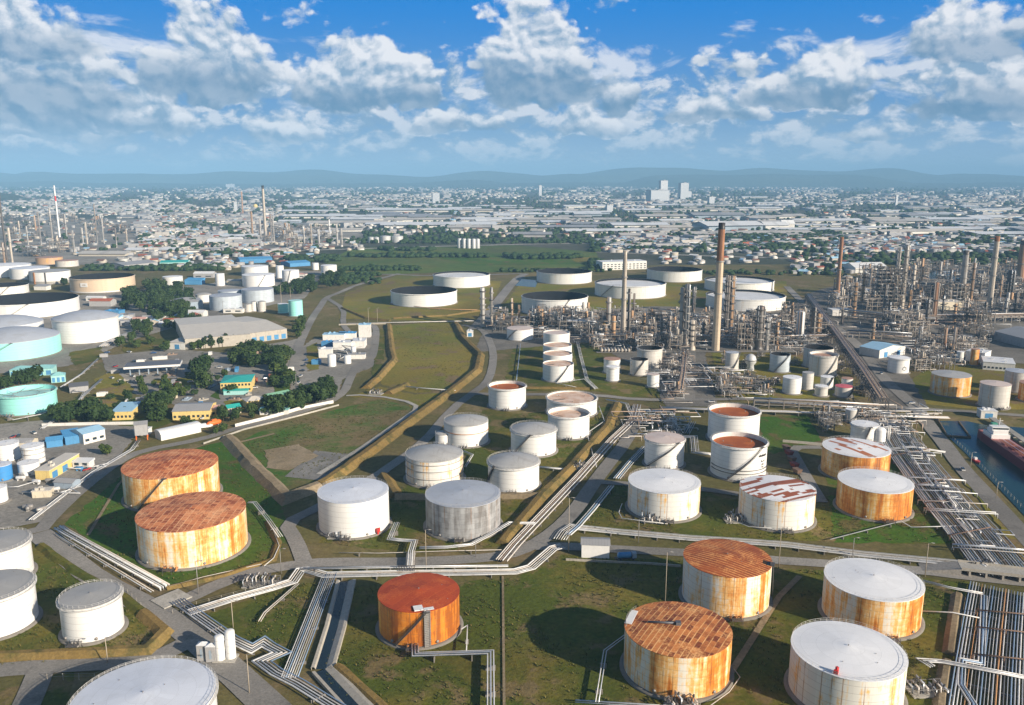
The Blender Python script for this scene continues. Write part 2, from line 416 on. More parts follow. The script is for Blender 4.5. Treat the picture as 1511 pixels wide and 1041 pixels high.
shell_mat('shell_rust_heavy', (.74, .66, .52), rust=.73, seed=8.0, streak=.5, dark=.15, side=.35)
shell_mat('shell_rust_heavy_b', (.74, .66, .52), rust=.69, seed=68.0, streak=.5, dark=.3, side=.7)
shell_mat('shell_red_rust', (.86, .50, .20), rust=.86, seed=18.0, streak=.5, dark=.0, side=.7)
shell_mat('shell_grey', (.40, .41, .425), rust=.14, seed=31.0, streak=.5, dark=.62, dirt=.7, plates=.45)
shell_mat('shell_band', WHITE, seed=41.0, rust=.1, streak=.4, dirt=.3)
shell_mat('shell_old', (.60, .58, .55), rust=.2, seed=43.0, streak=.3, dirt=.5, plates=.12)
shell_mat('shell_silver', (.46, .52, .58), dirt=.25, seed=47.0, plates=.16)
shell_mat('shell_aqua', (.33, .78, .72), dirt=.12, seed=53.0, plates=.05)
shell_mat('shell_blue', (.05, .26, .60), dirt=.15, seed=59.0)
shell_mat('shell_beige', (.68, .53, .38), dirt=.25, seed=61.0, plates=.08, tone=(1.6, (.72, .70, .66)))
shell_mat('shell_two_tone', WHITE, dirt=.2, seed=63.0, tone=(3.6, (.34, .32, .29)))
shell_mat('shell_brown', (.52, .34, .20), dirt=.4, seed=65.0, rust=.3)
shell_mat('shell_rust_band', (.62, .62, .60), rust=.60, seed=71.0, streak=.6, side=.2)
shell_mat('shell_pale', (.74, .74, .72), rust=.12, dirt=.35, seed=77.0, streak=.4)
rust_roof('roof_rust_grid', 2.0, 2.1, 2.3, pi/2, (.24, .045, .012), (.66, .23, .085), (.86, .47, .24), msize=.2)
rust_roof('roof_rust_grid_b', 9.0, 1.9, 2.2, pi/2+.05, (.27, .048, .010), (.62, .19, .060), (.84, .45, .22), msize=.2)
rust_roof('roof_rust_rows', 14.0, 3.2, 1.7, 1.02, (.17, .032, .008), (.60, .21, .055), (.88, .50, .20), msize=.17, jitter=.3)
rust_roof('roof_rust_rows_b', 19.0, 11.0, 1.45, 2.45, (.24, .045, .008), (.40, .090, .014), (.90, .45, .15), msize=.2, jitter=.3)
rust_roof('roof_red_rust', 27.0, 6.0, 3.4, .95, (.31, .040, .007), (.43, .062, .009), (.58, .14, .025), msize=.07)
rust_roof('roof_white_rust', 33.0, 30.0, 1.6, .45, (.28, .075, .03), (.36, .11, .045), (.30, .09, .04), white=.63, wseed=4.0, msize=.02)
rust_roof('roof_white_rust_b', 39.0, 30.0, 1.9, 2.05, (.40, .13, .05), (.48, .17, .07), (.40, .12, .05), white=.70, wseed=12.0, msize=.02)
rust_roof('deck_orange_rust', 44.0, 9.0, 4.0, .7, (.43, .115, .018), (.32, .075, .013), (.40, .11, .02), msize=.06)
rust_roof('deck_pale_rust', 46.0, 4.0, 2.4, .5, (.72, .56, .46), (.58, .36, .24), (.76, .64, .55))
paint_roof('roof_white', (.83, .84, .86), .08)
paint_roof('roof_bluewhite', (.68, .72, .80), .16)
paint_roof('roof_grey', (.37, .365, .355), .35)
paint_roof('roof_grey_dome', (.42, .42, .415), .55, stain=(.24, .22, .20))
paint_roof('roof_slate', (.42, .455, .52), .30)
paint_roof('roof_pink', (.64, .54, .49), .35, stain=(.48, .30, .20))
paint_roof('roof_aqua', (.42, .72, .72), .25)
paint_roof('roof_brown', (.44, .25, .17), .3)
paint_roof('roof_red', (.62, .12, .14), .15)
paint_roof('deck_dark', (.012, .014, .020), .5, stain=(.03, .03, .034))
paint_roof('deck_white', (.74, .75, .76), .25)
plain('inner_oil_shade', (.007, .009, .015), .95, var=.3)  # near-black inner wall: oil staining plus the shade inside, both in the colour
plain('inner_white', (.74, .73, .70), .6, dirt=(.45, .30, .18))
plain('steel', (.30, .29, .28), .5, .2, dirt=(.25, .13, .06))
plain('dark_steel', (.085, .08, .078), .55, .1, dirt=(.12, .06, .03))
plain('rail_white', (.62, .61, .59), .5)
plain('girder_rust', (.46, .20, .07), .7, var=.5)
plain('pipe_white', (.60, .605, .61), .45, .0, var=.3, scale=.25, dirt=(.33, .27, .21))
plain('pipe_silver', (.52, .54, .57), .34, .35, var=.3, scale=.25)
plain('pipe_blue', (.26, .36, .50), .4, .2, var=.3, scale=.25)
plain('pipe_brown', (.34, .25, .19), .55, .0, var=.4, scale=.25)
plain('pipe_pale', (.56, .52, .48), .5, .0, var=.3, scale=.25, dirt=(.33, .22, .15))
plain('pipe_orange', (.50, .27, .12), .5, .0, var=.3, scale=.25)
plain('pipe_dark', (.11, .115, .13), .5, .1, var=.3, scale=.25)
plain('pad_concrete', (.20, .185, .165), .9, var=.35, dirt=(.17, .15, .12))
plain('wall_concrete', (.40, .37, .32), .9, var=.4, dirt=(.22, .18, .13))
plain('col_dark0', (.16, .10, .07), .7, var=.4)
plain('red_paint', (.58, .035, .03), .45)
plain('orange_paint', (.72, .16, .03), .45)
plain('yellow_paint', (.72, .50, .10), .5)
plain('blue_paint', (.06, .24, .50), .5)
plain('black_paint', (.03, .03, .033), .5)
plain('white_paint', (.76, .76, .75), .5, var=.15)
plain('wood_pole', (.42, .36, .28), .8)

# ------------------------------------------------------------------ ground sheets
SHEET_Z = [-.38]
def sheet(name, pts, mat, z, px=True, kind='structure'):
    P = gpl(pts) if px else pts; SHEET_Z[0] += .006; z = SHEET_Z[0]
    if px and ('grass' in mat or 'field' in mat or mat in ('dirt', 'yard', 'plant_pad')):      # uneven outline
        Q = []
        for a, c in zip(P, P[1:]+P[:1]):
            l = hypot(c[0]-a[0], c[1]-a[1]); k = max(1, min(60, int(l/3.5))); w_ = min(2.2, l*.05)
            for i in range(k): x, y = a[0]+(c[0]-a[0])*i/k, a[1]+(c[1]-a[1])*i/k; Q.append((x+w_*mnoise.noise((x*.16, y*.16, 1)), y+w_*mnoise.noise((x*.16, y*.16, 9))))
        P = Q
    return tag(MB().poly(P, z).build(name, MATS[mat]), kind=kind)
FAR = 24000.0
b_ = MB()                                             # one sheet to the horizon, finer near the camera so it stays exact
xs = [-FAR, -6000, -2500, -1000, 0, 1000, 2500, 6000, FAR]; ys = [-2000, 0, 500, 1200, 2500, 6000, 12000, FAR]
b_.add([(x, y, -.40) for y in ys for x in xs], [(j*9+i, j*9+i+1, (j+1)*9+i+1, (j+1)*9+i) for j in range(len(ys)-1) for i in range(8)])
tag(b_.build('ground', MATS['town_earth']), kind='structure')
sheet('terminal_ground', [(-2600, 40), (2600, 40), (2600, 1150), (1900, 1380), (700, 1480), (-300, 1420), (-1500, 1520), (-2600, 1450)], 'earth', -.01, px=False)
ROAD_Z = [-.06]
def road(name, pts, width, mat='asphalt', z=.05, px=True, sm=1, kerb=None):
    ROAD_Z[0] += .005; z = ROAD_Z[0]
    P = smooth_line(gpl(pts) if px else pts, sm); l, r = offset(P, width/2), offset(P, -width/2); n = len(P); b = MB()
    b.add([(x, y, z) for x, y in l]+[(x, y, z) for x, y in r], [(n+i, n+i+1, i+1, i) for i in range(n-1)])
    o = tag(b.build(name, MATS[mat]), kind='structure')
    if kerb:
        k = MB()
        for s_ in (1, -1):
            a, c = offset(P, s_*(width/2+.02)), offset(P, s_*(width/2+.3))
            k.add([(x, y, .13) for x, y in a]+[(x, y, .13) for x, y in c]+[(x, y, 0) for x, y in a]+[(x, y, 0) for x, y in c],
                  [(i, i+1, n+i+1, n+i) for i in range(n-1)]+[(2*n+i, 2*n+i+1, i+1, i) for i in range(n-1)]+[(n+i, n+i+1, 3*n+i+1, 3*n+i) for i in range(n-1)])
        tag(k.build('kerb', MATS['concrete']), kind='structure')
    return o
def berm(label, pts, h, base, top, mat='berm_earth', px=True):
    """earth bank swept along a line, with an uneven crest"""
    P = gpl(pts) if px else pts; Q = [P[0]]; h *= .82; base *= .84
    for a, c in zip(P, P[1:]):
        k = max(1, int(hypot(c[0]-a[0], c[1]-a[1])/6))
        Q += [(a[0]+(c[0]-a[0])*i/k, a[1]+(c[1]-a[1])*i/k) for i in range(1, k+1)]
    top = max(top, base*.32); ln = [offset(Q, d) for d in (base/2, top/2, -top/2, -base/2)]; n = len(Q); b = MB(); vs = []
    for j, L_ in enumerate(ln):
        for x, y in L_:
            zz = (h*(1+.22*mnoise.noise((x*.09, y*.09, 3))) if j in (1, 2) else -.42); w_ = .6*mnoise.noise((x*.15, y*.15, j*5.0))
            vs.append((x+w_, y+w_, zz))
    b.add(vs, [((j+1)*n+i, (j+1)*n+i+1, j*n+i+1, j*n+i) for j in range(3) for i in range(n-1)], 0, False)
    b.add([vs[0], vs[n], vs[2*n], vs[3*n]], [(3, 2, 1, 0)]); b.add([vs[n-1], vs[2*n-1], vs[3*n-1], vs[4*n-1]], [(0, 1, 2, 3)])
    return tag(b.build('earth_bank', MATS[mat]), label, 'earth bank', 'earth banks round the tank yards', 'structure')
def path_strip(name, pts, width, mat, z=.06): return road(name, pts, width, mat, z, sm=0)

# grass and yards (ids are photo outlines on the ground)
sheet('grass_field', [(95,772),(190,692),(300,657),(332,650),(352,668),(420,745),(424,800),(402,826),(245,868)], 'green_grass', .02)
sheet('field', [(345,655),(400,629),(520,598),(562,589),(603,599),(609,606),(500,690),(440,733),(420,737),(370,690)], 'patchy_field', .02)
sheet('field', [(572,480),(668,474),(690,498),(704,525),(700,545),(664,575),(612,580),(560,565),(583,532),(578,505)], 'dry_grass', .02)
sheet('field', [(515,585),(560,570),(612,582),(660,578),(612,610),(600,592)], 'dry_grass', .025)
sheet('grass_field', [(506,866),(760,852),(830,818),(1010,826),(1430,858),(1415,1041),(1380,1200),(600,1200),(478,1000)], 'grass', .02)
sheet('grass_field', [(300,905),(440,862),(482,856),(425,990),(395,960),(330,930)], 'grass', .03)
sheet('grass_field', [(845,785),(905,715),(1030,725),(1200,745),(1300,668),(1345,665),(1440,805),(1150,795)], 'grass', .02)
sheet('grass_field', [(1220,700),(1300,680),(1345,690),(1430,800),(1230,800)], 'green_grass', .03)
sheet('grass_field', [(60,800),(140,850),(240,925),(215,965),(-10,985),(-200,990),(-200,830)], 'grass', .02)
sheet('grass_field', [(40,1010),(110,985),(95,1100),(-100,1150),(-40,1020)], 'grass', .02)
sheet('grass_field', [(500,745),(470,800),(600,815),(740,805),(800,745),(910,615),(905,600),(760,610),(720,598),(640,680),(580,735)], 'grass', .02)
sheet('grass_field', [(745,560),(760,500),(870,500),(940,590),(880,577),(745,577)], 'grass', .02)
sheet('grass_field', [(880,575),(905,560),(985,575),(980,586),(940,585)], 'grass', .03)
sheet('grass_field', [(1050,520),(1190,520),(1270,585),(1100,590),(1060,560)], 'dry_grass', .02)
sheet('grass_field', [(1120,615),(1190,612),(1212,650),(1130,672)], 'green_grass', .02)
sheet('grass_field', [(1345,560),(1380,535),(1511,545),(1560,605),(1430,603),(1365,596)], 'dry_grass', .02)
sheet('grass_field', [(500,470),(510,432),(590,405),(740,415),(725,455),(690,475)], 'dry_grass', .02)
sheet('grass_field', [(735,460),(770,415),(1160,415),(1165,468),(1000,475)], 'dry_grass', .02)
sheet('grass_field', [(100,640),(140,600),(230,590),(260,620),(210,640)], 'grass', .02)
sheet('far_field', [(480,388),(520,366),(760,362),(880,372),(885,388),(870,402),(640,402),(500,408)], 'far_field', .02)
sheet('far_field', [(640,380),(740,374),(870,378),(860,390),(700,392)], 'green_grass', .06)
sheet('far_field', [(840,380),(880,379),(885,386),(850,387)], 'dry_grass', .10)
sheet('plant_ground', [(700,520),(720,470),(960,452),(1165,455),(1200,430),(1390,380),(1900,380),(1620,540),(1330,530),(1260,525),(1215,520),(1040,520),(960,520),(860,505)], 'plant_pad', .03)
sheet('plant_ground', [(870,505),(1040,520),(1060,600),(985,600),(950,545)], 'plant_pad', .035)
sheet('plant_ground', [(1210,470),(1290,470),(1370,600),(1300,612)], 'plant_pad', .04)
sheet('plant_ground', [(-40,470),(60,440),(300,420),(420,400),(480,400),(450,440),(300,470),(200,500),(100,540),(-80,560)], 'yard', .02)
sheet('plant_ground', [(-300,330),(300,322),(540,340),(530,362),(380,372),(150,390),(-300,400)], 'yard', .06)
sheet('yard', [(150,525),(250,515),(330,520),(440,500),(470,540),(430,580),(330,610),(270,600),(160,570)], 'yard', .02)
sheet('yard', [(428,548),(446,512),(462,500),(552,490),(552,540),(505,560),(498,590),(470,597),(436,578)], 'yard', .04)
sheet('yard', [(-60,630),(70,620),(210,630),(170,680),(60,770),(-60,790)], 'yard', .02)
sheet('paved_lot', [(465,664.5),(521,670.5),(473,709),(420,703)], 'gravel', .05)
sheet('dirt_patch', [(390,664),(440,655),(470,672),(425,694),(395,690)], 'dirt', .045)

# roads
RA = [(-80,800),(57,786),(77,762),(121,721),(174,681),(210,664.5),(299,648),(348,632),(400,620),(438,610),(484,595),(508,579),(516,560),(522,547),(531,537),(548,531),(553,515),(556,488),(550,478),(513,477)]
road('road', RA, 6.5)
road('road', [(57,786),(98,820),(142,855),(226,899),(279,932),(336,984),(375,1020),(470,1110)], 10.0, z=.058)
road('road', [(-40,992),(40,985),(120,980),(220,975),(262,955),(290,940)], 8.0, z=.062)
road('road', [(60,990),(50,1015),(30,1060)], 8.0, z=.066)
road('road', [(255,893),(330,858),(380,842),(437,833),(481,829),(582,829.5),(683,826),(745,820),(784,806),(820.7,782),(849,753.5),(873,717),(897.5,684.7),(922,655),(938,625),(941,604)], 7.5, z=.054)
road('road', [(790,806),(841,806),(922,811),(1002.7,815),(1083.6,819),(1135,826),(1212,831),(1353.7,841),(1418,849),(1507,859),(1600,868)], 7.0, z=.07)
road('road', [(449,829),(436.6,797),(420.5,772),(469,749),(558,701),(574,689),(622.7,656.4),(667,603),(699,579),(718,565.6),(726,547),(728.7,520),(720.6,498),(710,485),(683,479.5)], 6.5, z=.074)
road('road', [(699,581),(774,582),(809,582),(881,583),(941,590),(1018,590),(1113,588),(1164,594.5),(1280,598),(1365,604),(1426,607),(1560,617)], 6.5, z=.078)
road('road', [(1018,590),(1021,518.5)], 7, z=.082)
road('road', [(880,520),(1000,519),(1238,519)], 6, z=.086)
road('road', [(1161,423),(1190.6,453),(1240,487),(1269.4,512),(1288,537),(1306,561),(1334,586),(1355.5,604),(1374,632),(1395.5,657),(1418,689),(1459,733),(1511,790),(1570,850)], 9.0, z=.09)
road('road', [(880,711),(960,716),(1037,721.5),(1089.6,729)], 5.5, z=.05)
road('road', [(1212,660),(1166,660),(1178.6,683.5),(1195.5,713),(1212.5,741)], 6.0, z=.052)
road('road', [(430,560),(438,515),(460,470),(473,452),(481,439),(500,432.5),(527,420),(589,404)], 8.0, z=.06)
road('road', [(484,441),(508,456),(505.6,479),(515,490)], 6, z=.064)
road('road', [(700,486),(729,452),(759,414),(775,404)], 13.0, z=.06)
road('road', [(478,408),(560,404),(640,408),(770,404)], 9.0, z=.068)
road('road', [(30,545),(100,520),(140,505),(190,470),(240,440)], 6, z=.06)
path_strip('path', [(511,584),(532,583),(567,586),(600,592.5),(614,599),(612,606),(535,660),(470,700)], 3.2, 'concrete', .066)
path_strip('path', [(405,640),(345,655)], 2.5, 'dirt', .06)
path_strip('path', [(990,985),(1080,990),(1150,880),(1180,850)], 2.2, 'dirt', .05)
path_strip('path', [(742,850),(744,1041),(746,1200)], .8, 'dirt', .05)
path_strip('path', [(130,790),(175,715),(190,700)], 1.4, 'dirt', .05)

# roads of the far town
for a_ in ([(-60,345),(300,338),(620,341),(900,346),(1250,344),(1600,336)], [(380,372),(700,362),(1000,357),(1300,362),(1600,371)], [(560,340),(640,318),(700,296),(720,282)], [(1000,357),(1060,330),(1120,306),(1140,290)], [(200,362),(330,330),(420,305),(470,288)], [(-60,318),(300,312),(700,309),(1100,307),(1600,312)], [(1300,362),(1330,338),(1345,315)], [(880,372),(1100,380),(1300,384),(1600,380)]): road('town_road', a_, 16, 'concrete')
# earth banks
berm('long straw coloured earth bank between the bare field and the road', [(672,478),(684,500),(708,524),(703,548),(668,576),(612,617),(552,662),(502,698),(474,716)], 2.8, 11, 2.2)
berm('short straw coloured bank west of the square dry field', [(573,480),(577,518),(581,532),(556,560),(540,573)], 2.4, 9, 1.8)
berm('stub of straw coloured bank beside the thin pale path', [(573,581),(600,568)], 2.2, 9, 1.8)
berm('dark sloping bank between the patchy field and the rusty twin tanks', [(337,647),(376,690),(424,736),(470,718)], 2.8, 12, 2.0, 'dirt')
berm('straw coloured bank around the right side of the grey domed tanks', [(911,597),(896,630),(846,687),(800,732),(755,785),(742,803)], 2.4, 9, 1.8)
berm('low bank behind the plain white tank and the grey streaked tank', [(800,732),(690,734),(583,734)], 2.0, 7, 1.6, 'dirt')
berm('peaked end of bank between the white tank and the blue shaded road', [(566,703),(584,733)], 2.6, 10, 1.2)
berm('eroded orange bank in front of the small grey roofed tank', [(-60,972),(40,968),(140,965),(216,961),(243,934),(212,905)], 2.2, 7, 1.6)
berm('grassy bank on the left edge of the grey roofed tank yard', [(60,806),(110,842),(180,880),(212,905)], 1.4, 6, 1.4, 'grass')
berm('worn pale bank at the right of the white roofed rusty tanks', [(1414,878),(1405,940),(1402,965)], 1.3, 6, 1.4, 'dirt')
berm('worn pale bank below the pipe elbow at the right', [(1398,976),(1392,1010),(1385,1080)], 1.3, 6, 1.4, 'dirt')
berm('low straw kerb bank around the rusty twin tanks', [(245,868),(330,850),(402,826),(410,800),(395,770)], .9, 4, 1.0)
berm('low bank above the canal by the orange tank', [(497,985),(560,1041),(600,1090)], 1.6, 6, 1.5)
berm('narrow green and straw bank between the central road and the tank row', [(745,572),(870,574)], 1.2, 6, 1.2)
berm('narrow bank north of the square dry field', [(580,470),(660,466),(720,457)], 1.4, 7, 1.6)
berm('low bank along the left side of the crude oil tanks', [(505,455),(540,470),(575,474)], 1.6, 7, 1.4)
berm('low bank in front of the crude oil tanks', [(735,470),(860,478),(1000,478)], 1.4, 6, 1.4)

# canal beside the orange tank, with a sloping concrete side
def strip(name, L_, z0, R_, z1, mat, kind='structure'):
    n = len(L_); b = MB().add([(x, y, z0) for x, y in L_]+[(x, y, z1) for x, y in R_], [(i, i+1, n+i+1, n+i) for i in range(n-1)])
    return tag(b.build(name, MATS[mat]), kind=kind)
cl = gpl([(508,858),(492,925),(473,988)]); cl2 = gpl([(473,990),(520,1041),(570,1090)])
for c_ in (cl, cl2):
    strip('canal_water', offset(c_, 1.5), .02, offset(c_, -1.5), .02, 'ditch_water')
    for s_ in (1, -1):
        b_ = MB(); n = len(c_); w_ = 3.4 if s_ > 0 else 1.9
        a_, d_, e_ = offset(c_, s_*1.5), offset(c_, s_*w_), offset(c_, s_*(w_+1.0))
        b_.add([(x, y, .0) for x, y in a_]+[(x, y, .75) for x, y in d_]+[(x, y, .78) for x, y in e_]+[(x, y, -.4) for x, y in e_], [(k*n+i, k*n+i+1, (k+1)*n+i+1, (k+1)*n+i) if s_ < 0 else (k*n+i+1, k*n+i, (k+1)*n+i, (k+1)*n+i+1) for k in range(3) for i in range(n-1)])
        tag(b_.build('canal_bank', MATS['wall_concrete']), 'sloping concrete side of the narrow dark canal left of the orange tank', 'canal bank', 'canal sides', 'structure')

# harbour basin
harb = [(1386,621),(1425,621),(1455,627),(1511,631),(1900,660),(1900,1060),(1640,880),(1511,760),(1424,668),(1399,644)]
sheet('harbour_water', harb, 'water', .03)
sheet('pond_water', [(1336,405),(1345,402),(1500,396),(1620,404),(1500,420),(1400,416)], 'water', .06)
sheet('pond_water', [(752,421),(762,411),(795,414),(790,424)], 'water', .06)
sheet('quay_ground', [(1500,618),(1560,616),(1700,640),(1640,652),(1560,640)], 'grass', .05)

